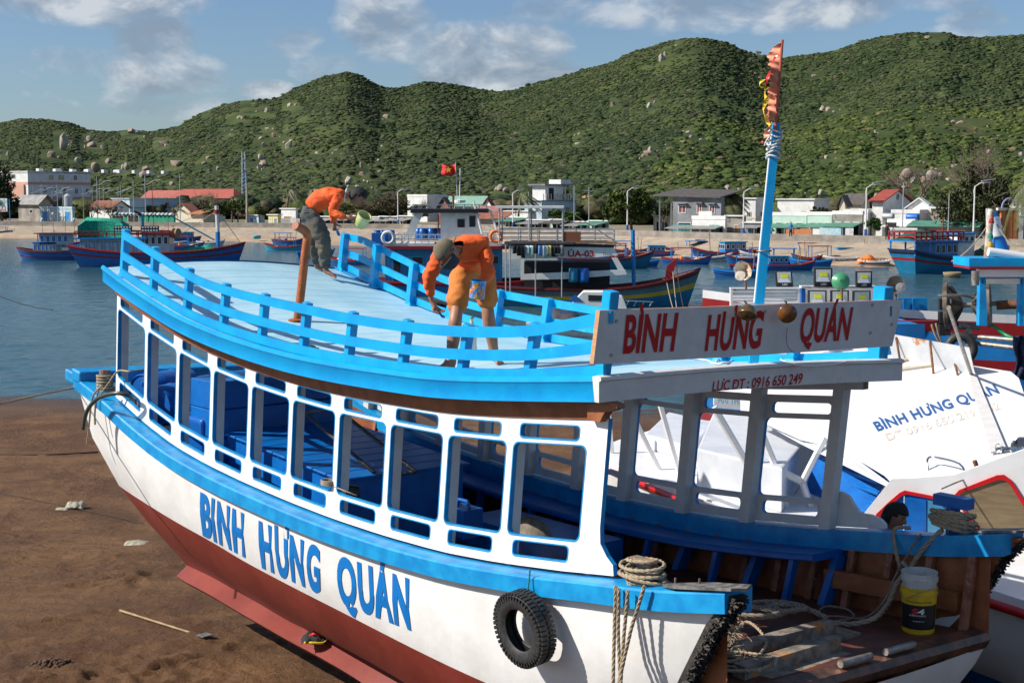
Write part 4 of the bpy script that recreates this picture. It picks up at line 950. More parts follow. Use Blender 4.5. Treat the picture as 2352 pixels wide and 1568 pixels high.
def bld(label, u0, u1, u2, vt, d, wall, cat='building', roof='flat', rmat=None, wins=(), swins=(), pw=None, group=None, rise=1.0, over=.35, vb=None, side=None, name='building', bands=()):
    """corner nearest us at column u1, front running left to u0, right end running back to u2; vt = top line at the corner"""
    Yc = interp(u1, QY) + d; k0, k1, k2 = [(u - 1176) / FPX for u in (u0, u1, u2)]
    C = Vector((k1 * Yc, Yc, 0)); L = (C.x - k0 * Yc) / (.81 + .586 * k0); D = (k2 * Yc - C.x) / (.586 - .81 * k2) if u2 > u1 + 1 else 7.0
    D = min(D, 26)
    zt = -(vt - 449) / FPX * Yc; zg = QZ if vb is None else -(vb - 449) / FPX * Yc
    A0 = C - FU * L; H_ = zt - zg
    P = lambda a, b, z: A0 + FU * (a * L) + GU * b + Vector((0, 0, z))
    t = thing(name, P(.5, D / 2, zg), label, cat, group)
    mb = MB(); mb.hexa([P(0, 0, zg - .3), P(1, 0, zg - .3), P(1, D, zg - .3), P(0, D, zg - .3), P(0, 0, zt), P(1, 0, zt), P(1, D, zt), P(0, D, zt)])
    mb.build('wall', wall, t)
    def slab(z0, z1, o, m, nm='roof'):
        b_ = MB(); b_.hexa([A0 + FU * x + GU * y + Vector((0, 0, z)) for z in (z0, z1) for x, y in ((-o, -o), (L + o, -o), (L + o, D + o), (-o, D + o))]); return b_.build(nm, m, t)
    if roof == 'flat':
        slab(zt + .003, zt + .16, over * .6, rmat or M_WW)
    elif roof == 'parapet':
        b_ = MB()
        for (x0, x1, y0, y1) in ((-.05, L + .05, -.05, .15), (-.05, L + .05, D - .15, D + .05), (-.05, .15, .15, D - .15), (L - .15, L + .05, .15, D - .15)):
            b_.hexa([A0 + FU * x + GU * y + Vector((0, 0, z)) for z in (zt - .1, zt + .35) for x, y in ((x0, y0), (x1, y0), (x1, y1), (x0, y1))])
        b_.build('parapet', rmat or wall, t)
    elif roof in ('gable', 'hip'):   # ridge along the front
        r = rise; q = min(D / 2, L * .35) if roof == 'hip' else 0; o = over
        v = [A0 + FU * x + GU * y + Vector((0, 0, z)) for x, y, z in ((-o, -o, zt - .05), (L + o, -o, zt - .05), (L + o, D + o, zt - .05), (-o, D + o, zt - .05), (q - (0 if q else o), D / 2, zt + r), (L - q + (0 if q else o), D / 2, zt + r))]
        b_ = MB(); b_.add(v, [(0, 1, 5, 4), (2, 3, 4, 5), (1, 2, 5), (3, 0, 4), (3, 2, 1, 0)]) if roof == 'hip' else b_.add(v + [p + Vector((0, 0, .12)) for p in v], [(0, 1, 5, 4), (2, 3, 4, 5), (7, 6, 10, 11)[::-1], (9, 8, 11, 10)[::-1], (0, 6, 7, 1)[::-1], (2, 8, 9, 3)[::-1]])
        b_.build('roof', rmat or M_RT, t)
        if roof == 'gable':
            b_ = MB(); b_.add([P(1, 0, zt) , P(1, D, zt), P(1, D / 2, zt + r)], [(0, 1, 2)]); b_.add([P(0, 0, zt), P(0, D, zt), P(0, D / 2, zt + r)], [(2, 1, 0)]); b_.build('gable', wall, t)
    elif roof == 'gablef':           # gable end faces the water
        o = over; v = [A0 + FU * x + GU * y + Vector((0, 0, z)) for x, y, z in ((-o, -o, zt - .1), (-o, D, zt - .1), (L / 2, -o, zt + rise), (L / 2, D, zt + rise), (L + o, -o, zt - .1), (L + o, D, zt - .1))]
        b_ = MB(); b_.add(v + [p + Vector((0, 0, .12)) for p in v], [(0, 1, 3, 2), (2, 3, 5, 4), (6, 8, 9, 7), (8, 10, 11, 9), (0, 2, 8, 6), (2, 4, 10, 8), (4, 5, 11, 10), (1, 0, 6, 7)]); b_.build('roof', rmat or M_RT, t)
        b_ = MB(); b_.add([P(0, 0, zt), P(1, 0, zt), P(.5, 0, zt + rise - .03)], [(0, 1, 2)]); b_.build('gable', wall, t)
    elif roof == 'shed':
        o = over; v = [A0 + FU * x + GU * y + Vector((0, 0, z)) for x, y, z in ((-o, -o * 2, zt), (L + o, -o * 2, zt), (L + o, D + o, zt + rise), (-o, D + o, zt + rise))]
        b_ = MB(); b_.hexa(v + [p + Vector((0, 0, .12)) for p in v]); b_.build('roof', rmat or M_DT, t)
    def opening(f, ws, flip):
        for w in ws:
            x, y, ww, hh = w[:4]; kind = w[4] if len(w) > 4 else 'w'
            m_in = {'w': M_GL, 'y': M_GLY, 'm': M_MAR, 'b': M_BLD, 't': M_TEAL, 'd': M_SH, 'o': M_OR, 'x': M_SH, 'p': M_FR}[kind]
            W_ = D if flip else L; a0, a1 = (x - ww / 2) * W_, (x + ww / 2) * W_; z0, z1 = zg + (y - hh / 2) * H_, zg + (y + hh / 2) * H_
            b_ = MB(); g = min(.08, (a1 - a0) * .12); nm = 'window' if kind in 'wyxm' else 'door'
            for (p0, p1, q0, q1) in ((a0, a1, z1 - g, z1), (a0, a1, z0, z0 + g), (a0, a0 + g, z0 + g, z1 - g), (a1 - g, a1, z0 + g, z1 - g)) + (((lerp(a0, a1, .5) - g / 2, lerp(a0, a1, .5) + g / 2, z0 + g, z1 - g),) if kind in 'wym' else ()):
                b_.hexa([f(p, e, z) for z in (q0, q1) for p, e in ((p0, -.06), (p1, -.06), (p1, -.002), (p0, -.002))], 0)
            b_.hexa([f(p, e, z) for z in (z0 + g, z1 - g) for p, e in ((a0 + g, -.02), (a1 - g, -.02), (a1 - g, -.001), (a0 + g, -.001))], 1)
            b_.build(nm, [M_FR if kind != 'd' else wall, m_in], t)
    opening(lambda p, e, z: A0 + FU * p + GU * e + Vector((0, 0, z)), wins, False)
    opening(lambda p, e, z: A0 + FU * (L - e) + GU * p + Vector((0, 0, z)), swins, True)
    for (fz, th, m) in bands:
        b_ = MB(); z = zg + fz * H_; o = .05
        b_.hexa([A0 + FU * x + GU * y + Vector((0, 0, zz)) for zz in (z, z + th) for x, y in ((-o, -o), (L + o, -o), (L + o, D + o), (-o, D + o))]); b_.build('band', m, t)
    return t, P, L, D, zg, zt
def awning(t, P, L, a0, a1, z0, z1, out, m, posts=3, name='awning'):
    mb = MB(); v = [P(a0, -out, z0), P(a1, -out, z0), P(a1, 0, z1), P(a0, 0, z1)]; mb.hexa(v + [p + Vector((0, 0, .09)) for p in v]); mb.build(name, m, t)
    for i in range(posts):
        a = a0 + (a1 - a0) * (i + .5) / posts; b_ = MB(); b_.beam(P(a, -out + .15, QZ), P(a, -out + .15, z0), .12, .12); b_.build('porch_post', M_PK, t)
# left side
t, P, L, D, zg, zt = bld('long grey and white hotel block with salmon bands and rows of windows', -150, 71, 214, 397, 55, M_WW, roof='parapet',
    swins=[(.22, .90, .10, .12, 'p'), (.36, .90, .08, .12, 'y'), (.52, .90, .10, .12, 'y'), (.75, .90, .055, .12, 'w'), (.26, .62, .05, .12), (.36, .64, .03, .05), (.42, .64, .02, .05), (.57, .60, .05, .12), (.76, .60, .05, .12), (.94, .60, .05, .12), (.38, .33, .03, .05), (.57, .30, .05, .12), (.76, .30, .05, .12), (.94, .30, .05, .12)],
    wins=[(.45, .92, .10, .10), (.58, .92, .07, .10), (.70, .92, .07, .10), (.84, .92, .08, .10), (.60, .62, .10, .12), (.78, .62, .07, .12), (.9, .62, .06, .14)], bands=[(.74, .55, M_SW), (.42, .5, M_SW), (.985, .35, M_WW)])
mb = MB(); mb.hexa([P(a, b, z) for z in (lerp(zg, zt, .44), lerp(zg, zt, .74)) for a, b in ((.5, -.35), (.97, -.35), (.97, -.02), (.5, -.02))]); mb.build('salmon_panel', M_SW, t)
for i in range(3):
    mb = MB(); p = P(.9 - .0 * i, 10 + i * 8, zt + .5); mb.lathe(p - FU * 1.0, FU, [(.01, 0), (.5, 0), (.5, 2.0), (.01, 2.0)], 12); mb.build('roof_tank', M_PK, t)
for i in range(9):
    mb = MB(); p = P(.96, 4 + i * 4.2, zt + .55); mb.box(p, FU * .45, GU * .6, (0, 0, .35)); mb.build('air_unit', M_WW, t)
bld('low stained grey hut with a dark gabled roof near the hotel', 47, 96, 124, 470, 22, M_OW, roof='gable', rmat=M_GS, rise=1.7, over=.6, wins=[(.6, .6, .16, .25, 'x')], cat='hut')
t, P, L, D, zg, zt = bld('small pale blue flat-roofed building with blue and white doors', 96, 170, 176, 479, 8, M_BW, roof='parapet', wins=[(.16, .42, .17, .80, 'b'), (.38, .40, .15, .75, 'p'), (.66, .40, .13, .75, 'p'), (.86, .42, .17, .80, 'b')], bands=[(.90, .25, M_BW)])
mb = MB(); mb.lathe(P(.45, 3, zt + .4), (0, 0, 1), [(.01, 0), (.75, 0), (.75, 1.8), (.3, 2.2), (.01, 2.2)], 14); mb.build('water_tank', M_PK, t)
bld('long grey-blue warehouse with a white end wall above the net sheds', 262, 302, 420, 457, 40, M_BW, roof='flat', rmat=M_BW, swins=[], bands=[(.55, .2, M_TEAL)], cat='warehouse')
bld('small tan-roofed white shed beside the long warehouse', 210, 262, 300, 477, 20, M_WW, roof='gable', rmat=M_RRT, rise=1.2, cat='shed')
bld('left wing of the school with a wide red hipped roof', 341, 420, 426, 454, 75, M_CW, roof='hip', rmat=M_RT, rise=1.6, over=1.0, cat='school wing')
bld('right wing of the cream school with a large red hipped roof', 407, 540, 560, 455, 66, M_CW, roof='hip', rmat=M_RT, rise=1.9, over=1.2, cat='school wing', wins=[(.1 + .16 * i, .6, .07, .3) for i in range(6)])
t, P, L, D, zg, zt = bld('open net shed with a tin roof and green netting sides', 258, 402, 406, 494, 8, M_GN, roof='flat', rmat=M_GS, wins=[(.12, .45, .2, .9, 'x'), (.37, .45, .18, .9, 'x')], cat='shed')
for i in range(16): 
    mb = MB(); mb.lathe(P((i + .5) / 16, -.1, zt + .05), (0, 0, 1), [(.42, 0), (.38, .25), (.01, .4)], 8); mb.build('roof_weight', M_BW if i % 3 else M_WW, t)
bld('small cream house with an end gable behind the net shed', 405, 441, 462, 486, 18, M_CW, roof='gablef', rmat=M_RRT, rise=1.4, cat='house')
bld('plain pale house with an orange tiled lean-to roof', 441, 470, 500, 492, 10, M_CW, roof='shed', rmat=M_OR, rise=.7, cat='house')
bld('white flat-roofed building glimpsed between the scrubby trees', 474, 500, 520, 480, 30, M_WW, cat='house')
bld('cyan wall house beside the concrete pole', 566, 596, 610, 495, 12, M_BW, cat='house', wins=[(.5, .5, .3, .5, 'b')])
bld('yellow house with a small blue door', 618, 640, 648, 494, 8, M_YW, cat='house', wins=[(.3, .4, .2, .6, 'p'), (.75, .4, .25, .6, 'b')])
bld('white cube-shaped house with orange shutters', 648, 681, 686, 480, 9, M_WW, cat='house', wins=[(.45, .32, .5, .45, 'o'), (.85, .3, .12, .4, 'p')])
bld('dark grey house with black openings behind the rusty pipe', 681, 716, 722, 492, 9, M_OW, cat='house', wins=[(.3, .4, .25, .7, 'x'), (.75, .4, .25, .7, 'x')])
for i, (a, b, vt, lab, w_) in enumerate([(716, 770, 498, 'low shuttered shop with a grey porch roof', M_OW), (772, 818, 496, 'low shop with a maroon door under bare trees', M_GW), (820, 872, 499, 'white low house with a dark doorway under bare trees', M_WW), (874, 912, 498, 'grey low shop left of the white lamp post', M_GW), (916, 950, 497, 'dark low shop behind the blue barrels', M_OW)]):
    t, P, L, D, zg, zt = bld(lab, a, b, b + 3, vt, 10, w_, cat='shop', wins=[(.25, .42, .22, .8, 'm' if i in (1, 3) else 'x'), (.7, .42, .3, .8, 'x')]); awning(t, P, L, 0, 1, zt - .7, zt - .4, 2.2, M_GS, 3)
bld('wide flat-roofed grey building with a bright left face behind the trees', 937, 982, 1042, 451, 38, M_WW, roof='parapet')
bld('long low house with a green sheet roof', 1031, 1112, 1122, 474, 28, M_CW, roof='gable', rmat=M_GT, rise=1.6, cat='house')
bld('small brown gabled house left of the green roof', 1008, 1032, 1040, 477, 24, M_RRT, roof='gablef', rmat=M_DT, rise=1.6, cat='house')
bld('small maroon gabled roof right of the green roof', 1113, 1128, 1134, 472, 26, M_WW, roof='gablef', rmat=M_MAR, rise=1.1, cat='house')
t, P, L, D, zg, zt = bld('weathered shack with a rust-coloured tin roof', 1100, 1160, 1178, 503, 8, M_OW, roof='shed', rmat=M_RRT, rise=1.0, cat='shack', wins=[(.7, .4, .2, .6, 'x')])
bld('dark red roofed shack behind the rusty one', 1098, 1150, 1158, 492, 20, M_OW, roof='gable', rmat=M_MAR, rise=1.2, cat='shack')
# middle: villa
t, P, L, D, zg, zt = bld('pale modern villa with terrace, white railings and penthouse', 1205, 1244, 1322, 462, 34, M_BW, roof='flat', cat='villa', rmat=M_GW, swins=[(.35, .55, .12, .4), (.75, .55, .12, .4)])
mb = MB(); z2 = zt + 2.5
mb.hexa([P(a, b, z) for z in (zt + .16, z2) for a, b in ((.25, 1.0), (1.0, 1.0), (1.0, D * .62), (.25, D * .62))]); mb.build('upper_storey', M_WW, t)
mb = MB(); mb.hexa([P(a, b, z) for z in (z2, z2 + .25) for a, b in ((.1, .4), (1.1, .4), (1.1, D * .95), (.1, D * .95))]); mb.build('roof', M_GW, t)
mb = MB(); mb.hexa([P(a, b, z) for z in (z2 + .25, z2 + 1.0) for a, b in ((.3, D * .55), (1.0, D * .55), (1.0, D * .85), (.3, D * .85))]); mb.build('stair_house', M_WW, t)
for i in range(14):
    mb = MB(); mb.beam(P(1.05, .3 + i * D / 14, zt + .16), P(1.05, .3 + i * D / 14, zt + 1.2), .25, .12); mb.build('terrace_baluster', M_GW if i % 4 == 0 else M_WW, t)
for b_ in (D * .68, D * .92):
    mb = MB(); mb.beam(P(1.0, b_, zt + .1), P(1.0, b_, z2), .25, .25); mb.build('column', M_WW, t)
mb = MB(); mb.hexa([P(1.003, b, z) for b, z in ((D*.2, zt+.3), (D*.34, zt+.3))] + [P(1.01, b, z) for b, z in ((D*.34, zt+.3), (D*.2, zt+.3))] + [P(1.003, b, z) for b, z in ((D*.2, zt+2.1), (D*.34, zt+2.1))] + [P(1.01, b, z) for b, z in ((D*.34, zt+2.1), (D*.2, zt+2.1))]); mb.build('door', M_SH, t)
bld('white low house with dark windows under the villa', 1150, 1215, 1232, 486, 22, M_WW, cat='house')
for i, (a, b, vt, m_, lab) in enumerate([(1166, 1210, 500, M_GT, 'cafe stall under a green awning below the villa'), (1212, 1262, 506, M_GS, 'open cafe stall under a grey tin awning'), (1264, 1312, 505, M_DT, 'dark open cafe stall right of the white tank'), (1314, 1352, 510, M_GS, 'small open stall beside the round green tree'), (1354, 1396, 508, M_GT, 'open stall in the shade of the big tree')]):
    t, P, L, D, zg, zt = bld(lab, a, b, b + 2, vt, 10, M_OW if i % 2 else M_GRW, cat='stall', wins=[(.3, .42, .4, .8, 'x'), (.78, .42, .25, .8, 'x')]); awning(t, P, L, -.03, 1.03, zt - .5, zt - .2, 3.0, m_, 3)
t, P, L, D, zg, zt = bld('unfinished grey concrete house with a brown sloping roof and maroon shutters', 1544, 1654, 1662, 452, 8, M_GW, roof='none', cat='house', wins=[(.20, .66, .16, .20, 'm'), (.56, .68, .11, .26, 'm'), (.82, .66, .12, .22, 'm'), (.25, .16, .28, .3, 'x')])
mb = MB(); v = [P(-.38, -.6, zt + .1), P(1.03, -.6, zt - .15), P(1.0, 6, zt + .7), P(-.33, 6, zt + .95)]; mb.hexa(v + [p + Vector((0, 0, .15)) for p in v]); mb.build('roof', M_DT, t)
for a in (-.3, -.05):
    mb = MB(); mb.beam(P(a, .2, zg), P(a, .2, zt + .2), .15, .15); mb.build('porch_post', M_PK, t)
for x, y, w in ((.2, .66, .22), (.56, .68, .17), (.82, .66, .17)):
    mb = MB(); z = lerp(zg, zt, y + .15); mb.hexa([P(a, b, zz) for zz in (z, z + .12) for a, b in ((x - w / 2, -.5), (x + w / 2, -.5), (x + w / 2, 0), (x - w / 2, 0))]); mb.build('window_hood', M_GW, t)
bld('pale balcony house in the shade left of the concrete house', 1500, 1540, 1546, 494, 9, M_CW, cat='house', wins=[(.3, .35, .3, .6, 'x'), (.75, .35, .2, .6, 'x')])
t, P, L, D, zg, zt = bld('white bungalow with a stepped parapet and a long grey porch', 1588, 1664, 1668, 502, 5, M_WW, roof='parapet', cat='bungalow', wins=[(.60, .25, .14, .45, 'o'), (.85, .25, .22, .45, 'x')]); awning(t, P, L, -.6, .93, zt - 1.25, zt - .95, 2.0, M_GS, 5)
mb = MB(); mb.hexa([P(a, b, z) for z in (zt + .36, zt + .9) for a, b in ((.2, -.03), (.6, -.03), (.6, .14), (.2, .14))]); mb.build('parapet', M_WW, t)
bld('plain dark rendered house right of the white bungalow', 1666, 1706, 1712, 497, 8, M_OW, cat='house', wins=[(.6, .3, .25, .5, 'o')])
bld('two-storey white house behind the lamp post, left of the mast', 1704, 1733, 1762, 457, 22, M_WW, cat='house', swins=[(.5, .5, .3, .25)], wins=[(.5, .5, .35, .25)], bands=[(.4, .3, M_CW)])
t, P, L, D, zg, zt = bld('small shop with grey porch and blue door left of the mast', 1708, 1752, 1758, 512, 8, M_GW, cat='shop', wins=[(.3, .4, .25, .75, 'b'), (.75, .4, .25, .75, 'x')]); awning(t, P, L, 0, 1, zt - .6, zt - .4, 1.8, M_GS, 3)
# right of the mast
bld('tall blank white block with a shaded grey end', 1783, 1866, 1901, 459, 26, M_WW, cat='building')
SHOPS = [(1772, 1850, 506, M_GRW, M_GT, 'green-walled shop with posts and a green awning, just right of the mast'), (1852, 1908, 505, M_GRW, M_GT, 'shop with an orange banner under the green awning'), (1910, 1978, 503, M_OW, M_GT, 'shop with a dark open front under the green awning')]
BAN = []
for i, (a, b, vt, w_, r2, lab) in enumerate(SHOPS):
    t, P, L, D, zg, zt = bld(lab, a, b, b + 3, vt - 12, 9, w_, roof='parapet', cat='shop', rmat=M_WW, wins=[(.2, .35, .2, .6, 'x'), (.5, .35, .2, .6, 'x' if i else 'm'), (.8, .35, .22, .6, 'x')])
    awning(t, P, L, 0, 1, zt - 1.5, zt - 1.1, 2.6, r2, 4); BAN.append((P, zt))
mbv = [(0, .88, 1.0, M_OR, 'faded orange banner hanging at the shop front'), (1, .32, .8, M_OR, 'orange patterned banner hanging under the green awning'), (1, .75, .55, M_FR, 'white poster hanging under the green awning'), (2, .22, 1.5, mat('blue_picture', (.18, .42, .58), .6, (.5, .55, .5), 1.5), 'wide blue picture banner under the green awning'), (2, .86, .55, mat('grey_poster', (.30, .33, .36), .6, (.55, .55, .55), 2), 'grey photo poster at the end of the green awning')]
for i, x, w, m_, lab in mbv:
    P, zt = BAN[i]; c = P(x, -2.5, zt - 1.6); mb = MB(); hh = 1.6 if w < 1.2 and m_ is M_OR else 1.2
    mb.box(c - Vector((0, 0, hh / 2)), FU * w * .9, GU * .03, (0, 0, hh / 2)); tag(mb.build('banner', m_), lab, 'banner')
bld('cream house with a dark gabled roof left of the red-roofed one', 1935, 1976, 1994, 470, 24, M_CW, roof='gable', rmat=M_DT, rise=1.3, cat='house', wins=[(.3, .5, .2, .3)])
bld('small cream gabled annex beside the dark-roofed house', 1924, 1938, 1950, 474, 20, M_CW, roof='gablef', rmat=M_DT, rise=1.3, cat='annex')
t, P, L, D, zg, zt = bld('white villa with a bright red gabled roof and two end windows', 2000, 2024, 2086, 464, 14, M_WW, roof='none', cat='villa', swins=[(.35, .72, .16, .14), (.78, .72, .16, .14)], bands=[(.93, .2, M_WW)])
mb = MB(); r = 1.35; o = .5; q = [(-.3, -o, zt), (-.3, D / 2, zt + r), (-.3, D + o, zt), (1.25, D + o, zt), (1.25, D / 2, zt + r), (1.25, -o, zt)]
mb.add([P(*p) for p in q] + [P(a, b, z + .15) for a, b, z in q], [(0, 1, 4, 5)[::-1], (1, 2, 3, 4)[::-1], (6, 7, 10, 11), (7, 8, 9, 10), (5, 4, 10, 11), (4, 3, 9, 10)]); mb.build('roof', M_RT, t)
mb = MB(); mb.prism([P(1.0, 0, zt), P(1.0, D, zt), P(1.0, D / 2, zt + r)], FU * .05); mb.build('gable', M_WW, t)
mb = MB(); mb.lathe(P(1.03, D / 2, zt + .6), FU, [(.01, 0), (.34, 0), (.34, .12), (.24, .12), (.24, .05)], 16); mb.build('round_vent', M_GW, t)
bld('low white house below the dark gabled roof', 1936, 1990, 2020, 487, 13, M_WW, roof='parapet', cat='house')
t, P, L, D, zg, zt = bld('white porch house with a 777 sign under a blue water tank', 2036, 2098, 2104, 510, 9, M_WW, roof='parapet', cat='house', wins=[(.1, .3, .14, .55, 'x'), (.35, .3, .16, .55, 'x'), (.62, .26, .2, .3, 'x'), (.85, .26, .1, .5, 'x')]); awning(t, P, L, -.05, .95, zt - .5, zt - .4, 2.2, M_WW, 4)
bld('plain white house with a bright parapet behind the porch house', 2044, 2108, 2130, 488, 15, M_WW, roof='parapet', cat='house')
mb = MB(); c = P(.42, -2.4, zt - .9); mb.box(c, FU * .62, GU * .04, (0, 0, .9)); tag(mb.build('shop_sign', mat('black_sign', (.015, .012, .012), .5)), 'black shop sign reading 777 on the white porch house', 'sign')
sg = bpy.data.objects['shop_sign']
for txt, z0, hh, m_ in (('777', -.12, .42, mat('sign_white', (.8, .8, .8), .5)), ('ĐIỆN NƯỚC', .48, .16, M_LETR)):
    m2 = text_mb(txt, lambda x, y: c - FU * .5 + FU * 1.0 * x - GU * .05 + Vector((0, 0, z0 + y * hh)), offset=.02)
    if txt == '777': m2.build('sign_digits', m_, sg)
mb = MB(); mb.lathe(P(.62, 2.5, zt + .52) - FU * 1.1, FU, [(.01, .4), (.38, .45), (.42, .6), (.42, 1.7), (.38, 1.85), (.01, 1.9)], 14); tag(mb.build('water_tank', mat('blue_plastic_tank', (.01, .12, .50), .4), smooth=True), 'blue plastic water tank lying on the roof of the porch house', 'water tank')
mb = MB(); mb.lathe(P(.0, 2.5, zt + .6) - FU * 2.0, FU, [(.01, .4), (.34, .45), (.38, .6), (.38, 1.6), (.34, 1.75), (.01, 1.8)], 14); tag(mb.build('water_tank', M_PK, smooth=True), 'steel water tank lying on a roof beside the leafy tree', 'water tank')
bld('small white end-gabled house above the long green roof', 2080, 2136, 2142, 479, 18, M_WW, roof='gablef', rmat=M_WW, rise=1.2, cat='house')
bld('dark stained blank wall block above the green roof', 2134, 2174, 2182, 479, 17, M_OW, cat='building')
t, P, L, D, zg, zt = bld('long low grey building with a green sheet roof on the right', 2092, 2244, 2250, 521, 7, M_OW, roof='shed', rmat=M_GT, rise=.5, cat='building', wins=[(.66, .70, .04, .14, 'x'), (.78, .72, .06, .10, 'x')])
bld('dark building in the shade of the wide tree', 2236, 2300, 2352, 500, 12, M_GW, cat='building', wins=[(.3, .5, .2, .5, 'x'), (.7, .5, .2, .5, 'x')], swins=[(.5, .5, .3, .5, 'x')])
bld('white three-storey house half hidden behind the wide tree', 2290, 2340, 2400, 462, 30, M_WW, cat='house', wins=[(.5, .7, .3, .2), (.5, .3, .3, .2)])
# orange and white gate
Yg = interp(2315, QY) + 4; gp = lambda u, z: Vector(((u - 1176) / FPX * Yg, Yg, z))
t = thing('gateway', gp(2312, QZ), 'orange and white arched gateway with gold doors on the quay', 'gateway')
zt = QZ + 3.3
for k, u in enumerate((2290, 2300, 2314, 2328, 2339)):
    mb = MB(); c = gp(u, (QZ + zt) / 2 - (.4 if k in (0, 4) else 0)); mb.box(c, (.28, 0, 0), (0, .25, 0), (0, 0, (zt - QZ) / 2 - (.4 if k in (0, 4) else 0))); mb.build('gate_pillar', M_WW if k in (0, 4) else M_OR, t)
for k, u in enumerate((2307, 2321)):
    mb = MB(); mb.box(gp(u, QZ + 1.1), (.27, 0, 0), (0, .06, 0), (0, 0, 1.1)); mb.build('gate_door', mat('gold_door', (.45, .26, .05), .5), t)
mb = MB(); mb.box(gp(2314, zt + .1), (1.3, 0, 0), (0, .3, 0), (0, 0, .12)); mb.build('gate_lintel', M_WW, t)
mb = MB(); c = gp(2314, zt + .2); mb.tube([c + Vector((math.cos(a) * .8, 0, math.sin(a) * 1.0)) for a in [math.pi * i / 12 for i in range(13)]], .1, 6); mb.build('gate_arch', mat('violet_arch', (.25, .22, .45), .6), t)
# fences, hut fence
for lab, u0, u1, m_, hh, n in (('turquoise picket fence before the white bungalow', 1545, 1650, M_TEAL, 1.25, 34), ('white balustrade along the quay before the porch house', 2036, 2104, M_WW, 1.3, 26), ('white picket fence before the cube-shaped house', 648, 690, M_WW, 1.1, 18)):
    t = thing('fence', qpt((u0 + u1) / 2, 4.3), lab, 'fence')
    a, b = qpt(u0, 4.3), qpt(u1, 4.3)
    for z in (.25, hh - .15): mb = MB(); mb.beam(a + Vector((0, 0, z)), b + Vector((0, 0, z)), .05, .09); mb.build('fence_rail', m_, t)
    mb = MB()
    for i in range(n + 1):
        p = a.lerp(b, i / n); mb.beam(p, p + Vector((0, 0, hh)), .10, .05, FU)
    mb.build('pickets', m_, t)
# orange earth cut behind the big tree
mb = MB(); rows = []
for k in range(7):
    rows.append([Vector(((u - 1176) / FPX * (295 + k * 2.5 + 3 * fbm(u * .1, k, 3)), 295 + k * 2.5 + 3 * fbm(u * .1, k, 3), -4.5 + 4.6 * k / 6 * max(.15, math.sin(math.pi * (i + 1) / 18)))) for i, u in enumerate(np.linspace(1300, 1400, 17))])
mb.grid(rows); tag(mb.build('cliff', mat('orange_earth', (.42, .22, .10), .9, (.30, .15, .07), .6, .15, 1)), kind='structure')
# ---- street lamps, poles, tower
def lamp_proto():
    t = thing('street_lamp', (0, 0, 0), 'x', 'street lamp', 'solar lamps along the promenade')
    mb = MB(); mb.tube([(0, 0, 0), (0, 0, 1.0)], [.17, .15], 10); mb.build('lamp_base', M_PKB, t)
    mb = MB(); mb.tube([(0, 0, 1.0), (0, 0, 5.0), (.05, 0, 5.2)], [.09, .06, .05], 8); mb.build('pole', M_WW, t)
    mb = MB(); mb.tube([(0, 0, 4.2), (-.1, 0, 4.7), (.05, 0, 5.15), (.5, 0, 5.45), (1.1, 0, 5.62)], .045, 6); mb.build('arm', M_WW, t)
    mb = MB(); mb.box((1.15, 0, 5.72), (.55, 0, .08), (0, .2, 0), (0, 0, .03)); mb.build('solar_panel', M_PK, t)
    mb = MB(); mb.box((1.1, 0, 5.5), (.35, 0, .05), (0, .12, 0), (-.005, 0, .04)); mb.build('lamp_head', M_WW, t)
    return t
lp = lamp_proto()
for i, (u, vt, lab) in enumerate([(915, 432, 'white street lamp above the man with the yellow tub'), (1178, 435, 'white street lamp before the pale villa'), (1440, 429, 'white street lamp beside the big round tree'), (1706, 430, 'white street lamp right of the concrete house'), (1986, 420, 'white street lamp before the dark gabled roof'), (2233, 416, 'tall white street lamp before the wide tree on the right')]):
    o = lp if i == 0 else copy_tree(lp); p = qpt(u, 1.2); k = (interp(u, [(915, 520), (1440, 537), (1988, 551), (2233, 558)]) - vt) / FPX * p.y / 5.75
    o.location = p; o.scale = (k, k, k); o['label'] = lab
def pole2_proto():
    t = thing('street_lamp', (0, 0, 0), 'thin steel street lamp of the row on the left road behind the quay', 'street lamp', 'thin lamps along the left road')
    mb = MB(); mb.tube([(0, 0, 0), (0, 0, 7)], [.09, .05], 6); mb.build('pole', M_PK, t)
    mb = MB(); mb.tube([(-.5, 0, 5.6), (0, 0, 5.7), (.6, 0, 5.8), (1.3, 0, 6.3), (1.7, 0, 6.35)], .05, 5); mb.build('arm', M_PK, t)
    mb = MB(); mb.box((1.9, 0, 6.38), (.35, 0, .06), (0, .13, 0), (0, 0, .05)); mb.build('lamp_head', M_WW, t); return t
lp2 = pole2_proto()
for i, (u, vt, d) in enumerate([(137, 423, 3), (228, 406, 14), (338, 404, 10), (101, 424, 30), (149, 428, 34), (82, 428, 30), (196, 432, 30), (217, 426, 30), (234, 425, 34), (276, 428, 40), (282, 425, 38), (243, 430, 36), (125, 436, 40)]):
    o = lp2 if i == 0 else copy_tree(lp2); p = qpt(u, d); o.location = p; k = ((449 - vt) / FPX * p.y - QZ) / 7; o.scale = (k, k, k)
